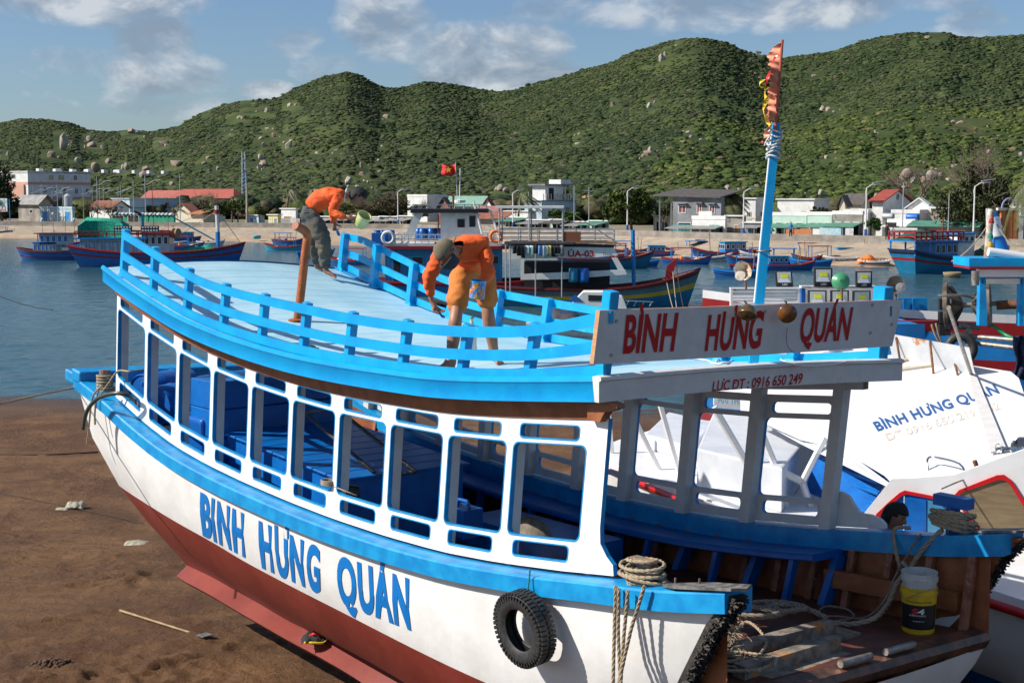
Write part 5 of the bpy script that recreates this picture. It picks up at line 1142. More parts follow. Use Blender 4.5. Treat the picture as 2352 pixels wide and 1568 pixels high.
for i, (u, vt, d, lab) in enumerate([(570, 421, 8, 'thick concrete utility pole behind the tour boat bow rail'), (311, 414, 4, 'slim bare mast pole left of the red school roof'), (417, 399, 8, 'slim pole with insulators before the school'), (1352, 430, 6, 'bare utility pole right of the villa'), (1214, 440, 14, 'thin pole in front of the villa'), (2070, 420, 6, 'bare pole left of the blue tank house'), (2175, 445, 4, 'thin grey pole before the long green roof'), (1318, 425, 8, 'tall thin pole right of the villa terrace')]):
    t = thing('utility_pole', qpt(u, d), lab, 'pole'); p = qpt(u, d); r = .22 if i == 0 else .07
    mb = MB(); zt = (449 - vt) / FPX * p.y; mb.tube([p, Vector((p.x, p.y, zt))], [r, r * .7], 8); mb.build('shaft', M_CONC if i == 0 else M_PK, t)
    if i in (0, 2, 3): mb = MB(); mb.beam(Vector((p.x - .7, p.y, zt - .5)), Vector((p.x + .7, p.y, zt - .5)), .08, .08); mb.build('crossarm', M_PK, t)
t = thing('telecom_tower', at(562, 470, 300), 'blue and white lattice telecom tower with antennas', 'tower'); b0 = at(562, 480, 300); b1 = at(562, 362, 300); hh = b1.z - b0.z
for sx, sy in ((-1, -1), (1, -1), (1, 1), (-1, 1)):
    mb = MB(); mb.tube([b0 + Vector((sx * .55, sy * .55, 0)), b0 + Vector((sx * .3, sy * .3, hh))], .05, 5); mb.build('tower_leg', M_WW, t)
mb = MB()
for i in range(14):
    a, b = i / 14, (i + 1) / 14; w0, w1 = lerp(.55, .3, a), lerp(.55, .3, b)
    for (x0, y0, x1, y1) in ((-1, -1, 1, -1), (1, -1, 1, 1)):
        mb.tube([b0 + Vector((x0 * w0, y0 * w0, hh * a)), b0 + Vector((x1 * w1, y1 * w1, hh * b))], .05, 4); mb.tube([b0 + Vector((x1 * w0, y1 * w0, hh * a)), b0 + Vector((x0 * w1, y0 * w1, hh * b))], .05, 4)
mb.build('bracing', M_BLD, t)
for dz in (0, -2.2):
    for sx in (-.3, .3): mb = MB(); mb.box(b0 + Vector((sx, -.5, hh + dz + .4)), (.11, 0, 0), (0, .1, 0), (0, 0, .8)); mb.build('antenna', M_WW, t)
# ---- trees
M_LEAF = tone_mat('tree_leaves'); M_BARK = mat('bark', (.11, .085, .06), .9, (.18, .14, .10), 3, .02, 10); M_TWIG = mat('dry_twigs', (.16, .12, .09), .9)
def leaf_cloud(name, lobes, n, size, cols, seed, parent, open_=.35):
    """many small leaf faces spread through the lobes' volume, thinner towards the gaps"""
    rs = random.Random(seed); V = []; F = []; Ccol = []
    tot = sum(a * b * c for _, a, b, c in lobes)
    for (c, a, b, h) in lobes:
        m = int(n * a * b * h / tot); tone = rs.choice(cols)
        sub = [(Vector((rs.gauss(0, 1), rs.gauss(0, 1), rs.gauss(0, 1))).normalized() * rs.uniform(.55, 1.0)) for _ in range(max(4, int(m / 45)))]
        for i in range(m):
            s_ = rs.choice(sub); d = s_ + Vector((rs.gauss(0, .17), rs.gauss(0, .17), rs.gauss(0, .15)))
            p = Vector(c) + Vector((d.x * a, d.y * b, d.z * h))
            x = Vector((rs.gauss(0, 1), rs.gauss(0, 1), rs.gauss(0, .7))).normalized(); y = x.orthogonal().normalized(); y.rotate(Quaternion(x, rs.uniform(0, 6.28)))
            sz = size * rs.uniform(.6, 1.35); o = len(V)
            V += [p - x * sz, p - y * sz * .6, p + x * sz, p + y * sz * .6]; F.append((o, o + 1, o + 2, o + 3))
            k = rs.uniform(.65, 1.35); t2 = tone if rs.random() < .8 else rs.choice(cols); Ccol += [(t2[0] * k, t2[1] * k, t2[2] * k, 1)] * 4
    me = bpy.data.meshes.new(name); me.from_pydata([tuple(v) for v in V], [], F); a_ = me.color_attributes.new('tone', 'FLOAT_COLOR', 'POINT'); a_.data.foreach_set('color', np.array(Ccol).ravel()); me.materials.append(M_LEAF); me.update()
    o = bpy.data.objects.new(name, me); COL.objects.link(o)
    if parent: o.parent = parent; o.matrix_parent_inverse = Matrix.Translation(-parent.location)
    return o
def branches(mb, base, top, r, rs, depth, spread, cnt=4, twigs=None):
    mid = base.lerp(top, .5) + Vector((rs.gauss(0, .08), rs.gauss(0, .08), 0)) * (top - base).length
    mb.tube([base, mid, top], [r, r * .8, r * .6], 6 if depth > 1 else 4, cap=False)
    if depth == 0: return
    L = (top - base).length
    for i in range(cnt):
        d = (top - base).normalized(); q = Vector((rs.gauss(0, 1), rs.gauss(0, 1), rs.gauss(0, .5) + .25)).normalized()
        d = (d + q * spread).normalized(); branches(mb, base.lerp(top, rs.uniform(.6, 1)), top + d * L * rs.uniform(.45, .8), r * .5, rs, depth - 1, spread, cnt)
LG = [(.055, .085, .02), (.075, .10, .025), (.04, .07, .018), (.09, .105, .03)]
DG = [(.018, .036, .014), (.026, .046, .018), (.035, .055, .02)]
BG = [(.045, .10, .02), (.06, .13, .025), (.08, .14, .03)]
DRY = [(.09, .085, .04), (.11, .095, .05), (.06, .07, .03)]
def tree(u, d, vt, vb, wpx, cols, label, n=2600, seed=1, bare=False, trunk=True, lob=9, cat='tree', group=None, leaf=.16, name='broadleaf_tree', flat=.9, cz=.5):
    Y = interp(u, QY) + d; k = Y / FPX; base = Vector(((u - 1176) * k, Y, min(QZ + .0, -(vb - 449) * k) if vb < 515 and d < 60 else QZ)); top = (449 - vt) * k; hh = top - base.z; w = wpx * k
    t = thing(name, base, label, cat, group); rs = random.Random(seed)
    cb = base.z + hh * (1 - cz - .15)
    mb = MB(); branches(mb, base, base + Vector((rs.gauss(0, .2), 0, hh * .42)), max(.09, hh * .035), rs, 4 if bare else 3, .9, 4 if bare else 3); mb.build('trunk', M_BARK if not bare else M_TWIG, t)
    lobes = []
    for i in range(lob):
        a = rs.uniform(0, 6.28); q = rs.uniform(.1, .72); zz = rs.uniform(-.32, .36)
        s_ = rs.uniform(.26, .44)
        lobes.append((base + Vector((math.cos(a) * q * w, math.sin(a) * q * w * .8, hh * (1 - cz / 1.25) + zz * hh * cz * 1.0 + (.12 * hh * (1 - q)))), w * s_, w * s_, hh * cz * s_ * flat))
    if n: leaf_cloud('crown', lobes, n, leaf, cols, seed + 50, t)
    return t
tree(1450, 5, 432, 532, 66, LG, 'large round leafy tree with a forked trunk beside the quay', 7000, 11, lob=16, leaf=.22, cz=.62)
tree(1310, 9, 483, 530, 27, BG, 'small dense green tree left of the big round one', 2600, 12, leaf=.17)
tree(1275, 24, 476, 520, 24, BG, 'small bright bush-like tree below the villa', 1500, 15, leaf=.17)
tree(2003, 3, 496, 552, 24, BG, 'small leafy tree at the foot of the red-roofed villa', 2600, 14, leaf=.15)
tree(2245, 9, 382, 545, 108, [(.05, .065, .025), (.065, .075, .03), (.085, .08, .045)], 'very wide thin-leaved tree over the right end of the town', 12000, 16, lob=26, leaf=.17, cz=.62, bare=True)
tree(8, 6, 380, 515, 52, DG, 'dark feathery casuarina tree at the left end of the quay', 5200, 17, lob=12, leaf=.20, cz=.75)
tree(895, 14, 447, 515, 66, DRY, 'half bare brownish tree behind the low shops', 3200, 21, lob=10, leaf=.17, bare=True)
tree(830, 12, 462, 515, 52, DRY, 'thin dry tree left of the white street lamp', 1900, 22, lob=8, leaf=.16, bare=True)
tree(960, 16, 468, 515, 48, DRY, 'dry spreading tree right of the white street lamp', 1900, 23, lob=8, leaf=.16, bare=True)
tree(215, 7, 467, 512, 30, DRY, 'bare twiggy tree before the small tan-roofed shed', 350, 24, bare=True)
tree(260, 7, 470, 512, 28, DRY, 'bare twiggy tree before the warehouse', 350, 25, bare=True)
tree(165, 14, 462, 510, 22, LG, 'small green tree beside the pale blue building', 1200, 26)
tree(508, 9, 462, 518, 40, LG, 'scrubby green tree before the school', 2200, 27, bare=True)
tree(548, 12, 460, 518, 34, LG, 'dense green tree left of the concrete pole', 2000, 28)
tree(600, 9, 474, 520, 34, LG, 'bushy green tree right of the concrete pole', 2200, 29)
tree(465, 24, 456, 512, 34, DRY, 'brownish tree over the cream house', 1500, 30, bare=True)
tree(375, 60, 452, 500, 26, LG, 'low green tree before the school roof', 1200, 31)
tree(1520, 8, 455, 535, 22, LG, 'slim green tree left of the concrete house', 1600, 32)
tree(1935, 32, 455, 530, 24, LG, 'green tree behind the dark gabled roof', 1400, 33)
tree(2110, 26, 372, 440, 20, [], 'grey leafless tree on the hillside', 0, 34, bare=True)
tree(1880, 24, 470, 530, 26, DG, 'dark tree behind the green-awning shops', 1400, 35)
tree(1160, 24, 470, 530, 20, LG, 'small tree behind the rusty shack', 1000, 36)
def palm(u, d, vt, hpx, label, seed, lean=.5, n=18, fl=2.4):
    Y = interp(u, QY) + d; k = Y / FPX; base = Vector(((u - 1176) * k, Y, QZ)); top = Vector((base.x + lean, Y, (449 - vt) * k)); t = thing('palm_tree', base, label, 'palm')
    rs = random.Random(seed); mb = MB(); mb.tube(smooth_path([base, base.lerp(top, .5) + Vector((-lean * .3, 0, 0)), top], 3), .16, 7); mb.build('trunk', M_BARK, t)
    mb = MB()
    for i in range(n):
        a = rs.uniform(0, 6.28); e = rs.uniform(-.3, 1.0); dr = Vector((math.cos(a) + .5, math.sin(a), e)).normalized(); pts = [top + dr * fl * s_ + Vector((.35 * s_ * s_ * fl, 0, -.85 * fl * s_ * s_)) for s_ in (0, .2, .4, .6, .8, 1)]
        side = dr.cross(Vector((0, 0, 1))).normalized()
        for j in range(5):
            for q in range(4):
                p = pts[j].lerp(pts[j + 1], q / 4); ll = fl * .32 * (1 - abs((j + q / 4) / 5 - .4))
                for sg in (-1, 1):
                    tip = p + side * sg * ll * .7 + Vector((0, 0, -ll * .75)) + (pts[j + 1] - pts[j]) * .6; w_ = (pts[j + 1] - pts[j]) * .10
                    mb.add([p - w_, p + w_, tip], [(0, 1, 2)])
    mb.build('fronds', mat('palm_leaf', (.06, .09, .022), .6, (.11, .11, .04), 1.5), t); return t
palm(660, 18, 440, 40, 'windswept palm behind the white cube-shaped house', 41, .6)
palm(705, 14, 436, 40, 'broad windswept palm just behind the man with the yellow tub', 42, 1.0, 26, 3.2)
palm(402, 12, 478, 20, 'small palm beside the net shed', 43, .3, 12, 1.6)
palm(1190, 12, 450, 40, 'palm behind the lamp before the villa', 44, .4, 20, 2.4)
palm(1655, 14, 446, 40, 'windswept palm touching the concrete house roof', 45, .6, 20, 2.4)
palm(535, 20, 456, 30, 'young palm left of the concrete pole', 46, .3, 14, 1.8)
palm(2052, 24, 442, 30, 'palm at the right of the red roof', 47, .3, 14, 1.8)
palm(2375, 2, 420, 60, 'large yellowish palm at the right edge', 48, -.6, 34, 4.2)
def thicket():
    r = random.Random(77); P, S, C_ = [], [], []
    for i in range(3800):
        u = r.uniform(-150, 2500); d = r.uniform(44, 108); Y = interp(u, QY) + d
        if fbm(u * .012, d * .05, 9) < -.28: continue
        sz = r.uniform(.7, 1.9); c = r.choice(LG + DRY + DG * 2 + [(.10, .075, .045)]); k = r.uniform(.7, 1.1)
        P.append((((u - 1176) / FPX) * Y, Y, QZ + .3 + sz * .5 + r.random() * 1.8)); S.append(sz); C_.append(tuple(q * k * .8 for q in c))
    tag(scrub('thicket', P, S, C_, 6, 2, .8, M_SCRUB), kind='stuff', label='belt of mixed green and brown bushes behind the town', cat='thicket')
thicket()
# billboard at the far left
t = thing('billboard', qpt(18, 3), 'pale advertising billboard on blue posts at the far left', 'billboard')
for u in (1, 27): mb = MB(); mb.tube([qpt(u, 3), qpt(u, 3) + Vector((0, 0, 4.2))], .08, 6); mb.build('post', M_BLD, t)
a, b = qpt(-30, 3), qpt(22, 3)
mb = MB(); mb.hexa([a + Vector((0, -.1, 2.0)), b + Vector((0, -.1, 2.0)), b + Vector((0, .1, 2.0)), a + Vector((0, .1, 2.0)), a + Vector((0, -.1, 4.3)), b + Vector((0, -.1, 4.3)), b + Vector((0, .1, 4.3)), a + Vector((0, .1, 4.3))]); mb.build('board', mat('poster_print', (.62, .66, .64), .5, (.25, .45, .40), 1.2, lo=.52, hi=.56), t)
mb = MB(); mb.hexa([a + Vector((0, -.13, 2.02)), b + Vector((0, -.13, 2.02)), b + Vector((0, -.105, 2.02)), a + Vector((0, -.105, 2.02)), a + Vector((0, -.13, 2.6)), b + Vector((0, -.13, 2.6)), b + Vector((0, -.105, 2.6)), a + Vector((0, -.105, 2.6))]); mb.build('white_strip', M_WW, t)
m2 = text_mb('ofone', lambda x, y: a.lerp(b, .62 + .33 * x) + Vector((0, -.14, 2.12 + .36 * y)), offset=.03); m2.build('poster_word', M_LETR, t)
# ================================================================ boats on the water
def pm(name, c, r=.45, c2=None): return mat(name, c, r, c2 or tuple(x * .8 for x in c), 1.5, chips=tuple(.5 * x + .06 for x in c), chip_lo=.66, chip_scale=5)
HB = pm('hull_blue', (.012, .125, .42)); HB2 = pm('hull_bright_blue', (.01, .20, .55)); HC = pm('hull_cyan', (.03, .35, .52)); HR = pm('hull_red', (.30, .012, .015)); HDR = pm('hull_dark_red', (.14, .012, .012))
HG = pm('hull_slate', (.10, .17, .20)); HY = pm('hull_yellow', (.60, .36, .03)); HN = pm('hull_navy', (.012, .03, .09)); HW = pm('hull_white', (.68, .68, .66)); HT = pm('hull_teal_blue', (.01, .16, .30)); HK = mat('boat_black', (.015, .015, .018), .5)
HGW = pm('cabin_grey_blue', (.32, .42, .50)); M_TARP = mat('grey_tarp', (.05, .05, .055), .7, (.09, .09, .095), 2); M_WOODF = mat('boat_wood', (.22, .12, .06), .7, (.32, .20, .12), 3)
M_NETG = mat('green_nets', (.0, .20, .12), .9, (.01, .34, .22), 5, .06, 9); M_BARREL = mat('blue_plastic', (.005, .10, .38), .35); M_NETT = mat('pale_nets', (.42, .36, .28), .9, (.55, .46, .40), 5, .05, 9); M_ORP = mat('orange_plastic', (.75, .17, .02), .5)
M_NETD = mat('dark_green_tarp', (.012, .045, .035), .8, (.02, .075, .055), 3, .05, 6)
def hull_rows(L, Bm, fb, sb, ss, draft, rake, tw, qs, srake=.0, n=26, flare=.30):
    """rings of hull points from the rail (q=0) to below the water (q=1), port stern -> bow -> starboard stern"""
    rows = []
    for q in qs:
        r = []
        for i in range(2 * n + 1):
            s = -1 + 2 * (i / n if i <= n else (2 * n - i) / n); sg = 1 if i <= n else -1
            wd = Bm / 2 * (1 - max(0, s) ** 2.4) ** .75 if s > 0 else Bm / 2 * (tw + (1 - tw) * (1 - (-s) ** 2.2))
            wd *= 1 - flare * q ** 1.4 - (.35 * q * max(0, s) ** 1.0 if s > 0 else .25 * q * (-s))
            zt = fb + sb * max(0, s) ** 2.3 + ss * max(0, -s) ** 2.3; z = zt + (-draft - zt) * q
            x = s * L / 2 - rake * q * max(0, s) ** 3 * 1.0 + srake * q * max(0, -s) ** 3
            r.append(Vector((x, sg * max(wd, .015), z)))
        rows.append(r)
    return rows
def make_boat(name, label, cat, L, Bm, fb, sb, ss, cols, loc, yaw, draft=.35, rake=.9, tw=.55, srake=.4, group=None, rim=HR, deckm=M_WOODF, qs=None, flare=.30):
    t = thing(name, (0, 0, 0), label, cat, group); qs = qs or [0, .12, .22, .36, .50, .72, 1.0]
    rows = hull_rows(L, Bm, fb, sb, ss, draft, rake, tw, qs, srake, flare=flare)
    mb = MB(); mb.grid(rows, mis=[cols.index(c) if False else k for k, c in enumerate(cols)])
    mb.add([r[0] for r in rows] + [r[-1] for r in rows], [(k, k + 1, len(rows) + k + 1, len(rows) + k) for k in range(len(rows) - 1)]); 
    for k in range(len(rows) - 1): mb.m[-(len(rows) - 1) + k] = k
    mb.build('hull', list(cols), t, smooth=True, auto=40)
    mb = MB(); top = rows[0]; n = len(top)
    mb.grid([[p + Vector((0, 0, .05)) for p in top], [p * 1.0 + Vector((0, .05 if p.y > 0 else -.05, .02)) for p in top], [p + Vector((0, .05 if p.y > 0 else -.05, -.09)) for p in top]])
    mb.build('rub_rail', rim, t)
    mb = MB(); h = n // 2; dz = Vector((0, 0, -.28))
    mb.grid([[top[i] + dz for i in range(h + 1)], [top[n - 1 - i] + dz for i in range(h + 1)]]); mb.build('deck', deckm, t)
    t['L'] = L; FIN.append((t, Vector(loc), yaw)); return t
FIN = []
def finish():
    for t, loc, yaw in FIN:
        for k in ('L',):
            if k in t: del t[k]
        t.location = loc; t.rotation_euler = (0, 0, yaw)
    FIN.clear()
def cabin(t, x0, x1, wd, z0, z1, wallm, roofm, nwin=5, over=.25, roofz=.1, glass=M_GL, wz=(.5, .88), name='cabin', front=True, trimm=None):
    y = wd / 2; mb = MB(); mb.abox(x0, x1, -y, y, z0, z1); mb.build(name + '_wall', wallm, t)
    mb = MB(); mb.abox(x0 - over, x1 + over, -y - over, y + over, z1 + .005, z1 + roofz); o = mb.build(name + '_roof', roofm, t)
    a, b = lerp(z0, z1, wz[0]), lerp(z0, z1, wz[1]); g = (x1 - x0) / nwin
    for sy in (-1, 1):
        for i in range(nwin):
            mb = MB(); xa, xb = x0 + g * (i + .16), x0 + g * (i + .84); f = .05
            mb.abox(xa, xb, sy * (y + .018) - .015, sy * (y + .018) + .015, a, b, 0); mb.abox(xa + f, xb - f, sy * (y + .036) - .01, sy * (y + .036) + .01, a + f, b - f, 1)
            mb.build('window', [trimm or M_FR, glass], t)
    if front:
        for k in (-1, 0, 1):
            mb = MB(); mb.abox(x1 + .003, x1 + .03, k * y * .62 - y * .25, k * y * .62 + y * .25, a, b, 0); mb.abox(x1 + .03, x1 + .045, k * y * .62 - y * .2, k * y * .62 + y * .2, a + .05, b - .05, 1); mb.build('window', [trimm or M_FR, glass], t)
def rail_part(t, x0, x1, y, z, h, m, n, name='railing', rows=2, r=.03, ends=True):
    mb = MB()
    for sy in (-1, 1):
        for k in range(rows): mb.beam((x0, sy * y, z + h * (k + 1) / rows), (x1, sy * y, z + h * (k + 1) / rows), r * 2, r * 2)
        for i in range(n + 1): x = lerp(x0, x1, i / n); mb.beam((x, sy * y, z), (x, sy * y, z + h), r * 2, r * 2)
    if ends:
        for x in (x0, x1):
            for k in range(rows): mb.beam((x, -y, z + h * (k + 1) / rows), (x, y, z + h * (k + 1) / rows), r * 2, r * 2)
    mb.build(name, m, t)
def heap(t, x0, x1, y, z, h, m, seed, name='net_heap'):
    mb = MB(); rows = []; n = 22
    for i in range(n + 1):
        s = i / n; x = lerp(x0, x1, s); rows.append([Vector((x, y * (-1 + 2 * j / 9), z + h * (math.sin(math.pi * s) ** .6) * (math.sin(math.pi * (j + .4) / 9.8) ** .6) * (.75 + .5 * mn.noise(Vector((x * 1.1, j * .6, seed)))))) for j in range(10)])
    mb.grid(rows)
    o = mb.build(name, m, t, smooth=True); return o
def wl(u, v): return at(u, v, -WZ * FPX / (v - 449) * 1.0) if v > 449 else None
def boat_at(u0, u1, v): Y = 7.0 * FPX / (v - 449); x0, x1 = [(u - 1176) / FPX * Y for u in (u0, u1)]; return Vector(((x0 + x1) / 2, Y, WZ)), (x1 - x0)
def bar(t, name, a, b, r, m, n=6): mb = MB(); mb.tube([a, b], r, n); return mb.build(name, m, t)
# ---- big blue and red fishing boat on the left
loc, Ls = boat_at(172, 556, 611)
t = make_boat('fishing_boat', 'long blue red-striped fishing boat with a green net tent on its cabin', 'boat', Ls * 1.04, 4.6, 1.45, .95, .75, [HR, HB, HR, HB, HB, HDR], loc, R(3), rake=1.0, srake=1.3, tw=.6, qs=[0, .11, .27, .37, .62, .84, 1.0])
cabin(t, -7.3, -1.2, 2.6, 1.0, 2.75, HGW, HB2, 8, .5, .14, HGW, (.25, .85), trimm=HB)
cabin(t, -1.1, 1.35, 2.7, 1.0, 3.25, HGW, HR, 4, .3, .16, M_GL, (.55, .88), 'wheelhouse')
rail_part(t, -7.7, 1.5, 1.5, 2.95, .55, HR, 12, rows=2, r=.05)
mb = MB(); q = [(-7.4, 2.9), (-7.4, 4.0), (-6.8, 4.9), (-3.6, 4.75), (-3.1, 4.2), (-2.9, 3.3)]
rows = [[Vector((x + .12 * mn.noise(Vector((x * 2, y * 2, 1))), y * (1.35 if z > 4.3 else 1.5) * (.55 if z > 4.6 else 1), z + .15 * mn.noise(Vector((x, y * 2, 4))) - .35 * (abs(y) ** 2 if z > 4.6 else 0))) for y in (-1, -.6, 0, .6, 1)] for x, z in q]
mb.grid(rows)
for j in (0, -1): mb.add([r[j] for r in rows] + [Vector((r[j].x, r[j].y, 2.9)) for r in rows], [(i, i + 1, len(rows) + i + 1, len(rows) + i) for i in range(len(rows) - 1)])
mb.build('net_tent', M_NETG, t, smooth=True)
for x0 in (-3.9, -1.3):
    mb = MB(); mb.abox(x0, x0 + 1.75, -1.62, -1.5, 3.45, 4.05); mb.build('lamp_panel', HK, t)
    mb = MB()
    for i in range(6):
        for k in range(2): mb.lathe((x0 + .2 + i * .27, -1.63, 3.6 + k * .3), (0, -1, 0), [(.001, .02), (.09, .02), (.10, 0)], 8)
    mb.build('round_bulbs', mat('lamp_bulb', (.7, .7, .68), .2), t)
bar(t, 'exhaust_pipe', (-1.2, -1.2, 2.8), (-1.2, -1.2, 5.1), .14, HT); bar(t, 'exhaust_pipe', (-1.25, -1.2, 5.1), (-1.95, -1.2, 5.45), .13, HK)
bar(t, 'mast', (5.9, 0, 1.2), (5.9, 0, 3.4), .23, HB2, 8); bar(t, 'mast_top', (5.9, 0, 3.4), (5.85, 0, 6.0), .2, HW, 8); bar(t, 'mast_cap', (5.85, 0, 5.2), (5.85, 0, 5.6), .26, HR, 8)
bar(t, 'boom', (5.6, -.1, 2.6), (1.6, -.5, 4.9), .07, HC); bar(t, 'antenna', (-.4, .3, 3.4), (-.5, .3, 8.2), .03, HDR); bar(t, 'antenna', (1.0, .3, 3.4), (1.0, .3, 6.8), .03, HR)
for a, b in (((5.85, 0, 5.8), (-.2, 0, 3.4)), ((5.85, 0, 5.6), (8.2, 0, 2.2)), ((5.85, 0, 5.5), (2.0, -.4, 3.0))): bar(t, 'stay_rope', a, b, .03, M_ROPE, 4)
heap(t, 1.9, 6.6, 1.35, 1.15, 1.1, M_NETG, 3)
mb = MB(); mb.lathe((1.6, -.7, 3.3), (1, -.5, 0), [(.05, 0), (.5, .05), (.5, .2), (.05, .25), (.05, .5), (.5, .55), (.5, .7), (.05, .75)], 14); mb.build('net_winch', M_WOODF, t)
for i in range(3): mb = MB(); mb.lathe((-7.9 + i * .05, -.8 + i * .8, 1.25), (0, 0, 1), [(.01, 0), (.3, 0), (.32, .5), (.3, .9), (.01, .9)], 12); mb.build('barrel', M_BARREL, t)
# ---- smaller blue boat at the far left
loc, Ls = boat_at(48, 208, 596)
t = make_boat('fishing_boat', 'smaller blue boat with a dark red rim and two-tier grey-blue cabin at the far left', 'boat', Ls * 1.12, 2.6, .95, .45, .35, [HDR, HB, HDR, HB, HB, HB], loc, R(180), rake=.8, rim=HDR, tw=.6, qs=[0, .1, .45, .55, .7, .9, 1.0])
cabin(t, -.4, 2.1, 1.9, .9, 1.9, HGW, HB, 6, .1, .06, HB, (.15, .85)); cabin(t, -1.8, 1.4, 1.9, 1.7, 2.85, HGW, HDR, 5, .45, .1, HB, (.25, .85), 'upper_cabin')
for x in (1.75, 1.4): bar(t, 'roof_post', (x + .4, -.9, .9), (x + .4, -.9, 2.85), .06, HB)
for i, x in enumerate((-1.9, -.9, .4, 1.6)): bar(t, 'lamp_stick', (x, -.9, 2.9), (x, -.9, 4.2 + .3 * (i % 3)), .025, M_WOODF); mb = MB(); mb.lathe((x, -.9, 4.2 + .3 * (i % 3)), (0, 0, 1), [(.01, 0), (.13, .12), (.13, .25), (.01, .38)], 8); mb.build('lamp_bulb', M_FR, t)
# ---- big dark blue boat on the right, stern towards us
loc, _ = boat_at(2052, 2330, 626)
t = make_boat('fishing_boat', 'dark teal-blue boat with red-railed roof deck and white panelled cabin', 'boat', 12.6, 4.3, 1.45, .9, .75, [HN, HT, HR, HT, HT, HDR], loc + Vector((.6, 1.5, 0)), R(24), rake=1.0, tw=.85, srake=.9, rim=HN, qs=[0, .18, .30, .40, .62, .86, 1.0], flare=.2)
cabin(t, -3.6, .3, 2.7, 1.2, 2.75, HB2, HB2, 6, .2, .1, M_GL, (.40, .92), trimm=HW); cabin(t, -1.0, .9, 2.8, 1.2, 3.5, HW, HB2, 3, .25, .12, M_GL, (.72, .92), 'wheelhouse')
mb = MB(); mb.abox(-6.3, -.9, -1.9, 1.9, 2.86, 2.98); mb.build('roof_deck', HB2, t); rail_part(t, -6.2, -.8, 1.85, 2.98, .75, HR, 9, rows=2, r=.06)
for x, y in ((-6.1, -1.7), (-6.1, 1.7), (-4.4, -1.7), (-4.4, 1.7)): bar(t, 'roof_post', (x, y, 1.6), (x, y, 2.86), .09, HB2)
heap(t, -6.3, -1.6, 1.5, 3.0, 1.05, M_NETD, 6, 'dark_tarp'); heap(t, 2.4, 6.2, 1.4, 1.1, 1.9, M_NETD, 8, 'dark_tarp')
bar(t, 'exhaust_pipe', (-1.6, 0, 3.4), (-1.6, 0, 4.9), .07, M_RUSTD); bar(t, 'mast', (3.8, 0, 1.2), (3.5, 0, 5.8), .12, HW)
# ---- passenger boat in the middle
Y = 92; k = Y / FPX; zz = lambda v: -(v - 449) * k
loc, _ = boat_at(868, 1185, 449 + 7 * FPX / Y)
t = make_boat('ferry_boat', 'blue passenger boat with red deck edge, white railings and white wheelhouse', 'boat', 13.2, 4.2, 1.5, .4, .1, [HR, HB2, HB2, HB2, HW, HDR], loc + Vector((1.6, 0, 0)), R(2), rim=HR, tw=.85, rake=.6)
O_ = -(loc.x + 1.6)
X = lambda u: (u - 1176) / FPX * Y + O_; Z = lambda v: zz(v) - WZ
mb = MB(); mb.abox(X(888), X(1152), -1.7, 1.7, 1.2, Z(570)); mb.build('cabin_wall', pm('ferry_blue', (.02, .20, .42)), t)
mb = MB()
for i in range(34): x = lerp(X(890), X(1150), i / 33); mb.abox(x - .012, x + .012, -1.712, -1.702, 1.25, Z(572))
mb.build('wall_boards', HT, t)
for u0, u1, v0, v1, m_ in ((905, 925, 583, 660, M_SH), (926, 946, 585, 600, HC), (948, 975, 585, 604, M_GL), (990, 1016, 620, 636, M_GL), (1120, 1145, 583, 604, M_GL)):
    mb = MB(); mb.abox(X(u0), X(u1), -1.75, -1.703, Z(v1), Z(v0), 0); mb.abox(X(u0) + .06, X(u1) - .06, -1.77, -1.751, Z(v1) + .06, Z(v0) - .06, 1); mb.build('window' if m_ is M_GL else 'door', [HC if m_ is not M_SH else HB2, m_], t)
mb = MB(); mb.abox(X(870), X(1178), -2.05, 2.05, Z(569), Z(562)); mb.build('deck_edge', HR, t)
mb = MB(); mb.abox(X(884), X(1150), -1.95, 1.95, Z(562), Z(556)); mb.build('deck_kerb', HW, t)
rail_part(t, X(912), X(1150), 1.9, Z(556), .55, M_WW, 16, rows=2, r=.035)
mb = MB(); mb.abox(X(1013), X(1085), -1.0, 1.0, Z(556), Z(488)); mb.hexa([Vector((x, y, z)) for z, xa in ((Z(556), X(1114)), (Z(488), X(1098))) for x, y in ((X(1085), -1.0), (xa, -1.0), (xa, 1.0), (X(1085), 1.0))]); mb.build('wheelhouse', M_WW, t)
for u0, u1, v0, v1 in ((1051, 1068, 502, 521), (1078, 1092, 495, 520)): mb = MB(); mb.abox(X(u0), X(u1), -1.03, -1.003, Z(v1), Z(v0), 0); mb.abox(X(u0) + .04, X(u1) - .04, -1.045, -1.031, Z(v1) + .04, Z(v0) - .04, 1); mb.build('window', [M_MAR, M_GL], t)
mb = MB(); mb.abox(X(946), X(1122), -1.5, 1.5, Z(488), Z(479)); mb.build('wheelhouse_roof', HK, t); rail_part(t, X(950), X(1118), 1.4, Z(479), .25, M_PK, 10, rows=1, r=.02)
mb = MB(); mb.prism([Vector((X(u), -1.3, Z(v))) for u, v in ((932, 541), (950, 541), (975, 488), (955, 488))], (0, .25, 0)); mb.build('slanted_support', M_WW, t)
mb = MB(); mb.lathe((X(1057), -.2, Z(466)), (0, 0, 1), [(.01, 0), (.36, .02), (.36, .18), (.01, .22)], 16); mb.build('radar', M_WW, t)
for u0, v0, u1, v1 in ((1031, 540, 1047, 468), (1066, 537, 1066, 468), (1047, 494, 1066, 494), (1038, 520, 1066, 520)): bar(t, 'radar_frame', (X(u0), -.9, Z(v0)), (X(u1), -.6, Z(v1)), .035, M_PK)
for u0, v0, u1, v1 in ((1088, 463, 1108, 540), (1124, 478, 1148, 552)): bar(t, 'brace', (X(u0), -1.2, Z(v0)), (X(u1), -1.6, Z(v1)), .07, M_WW)
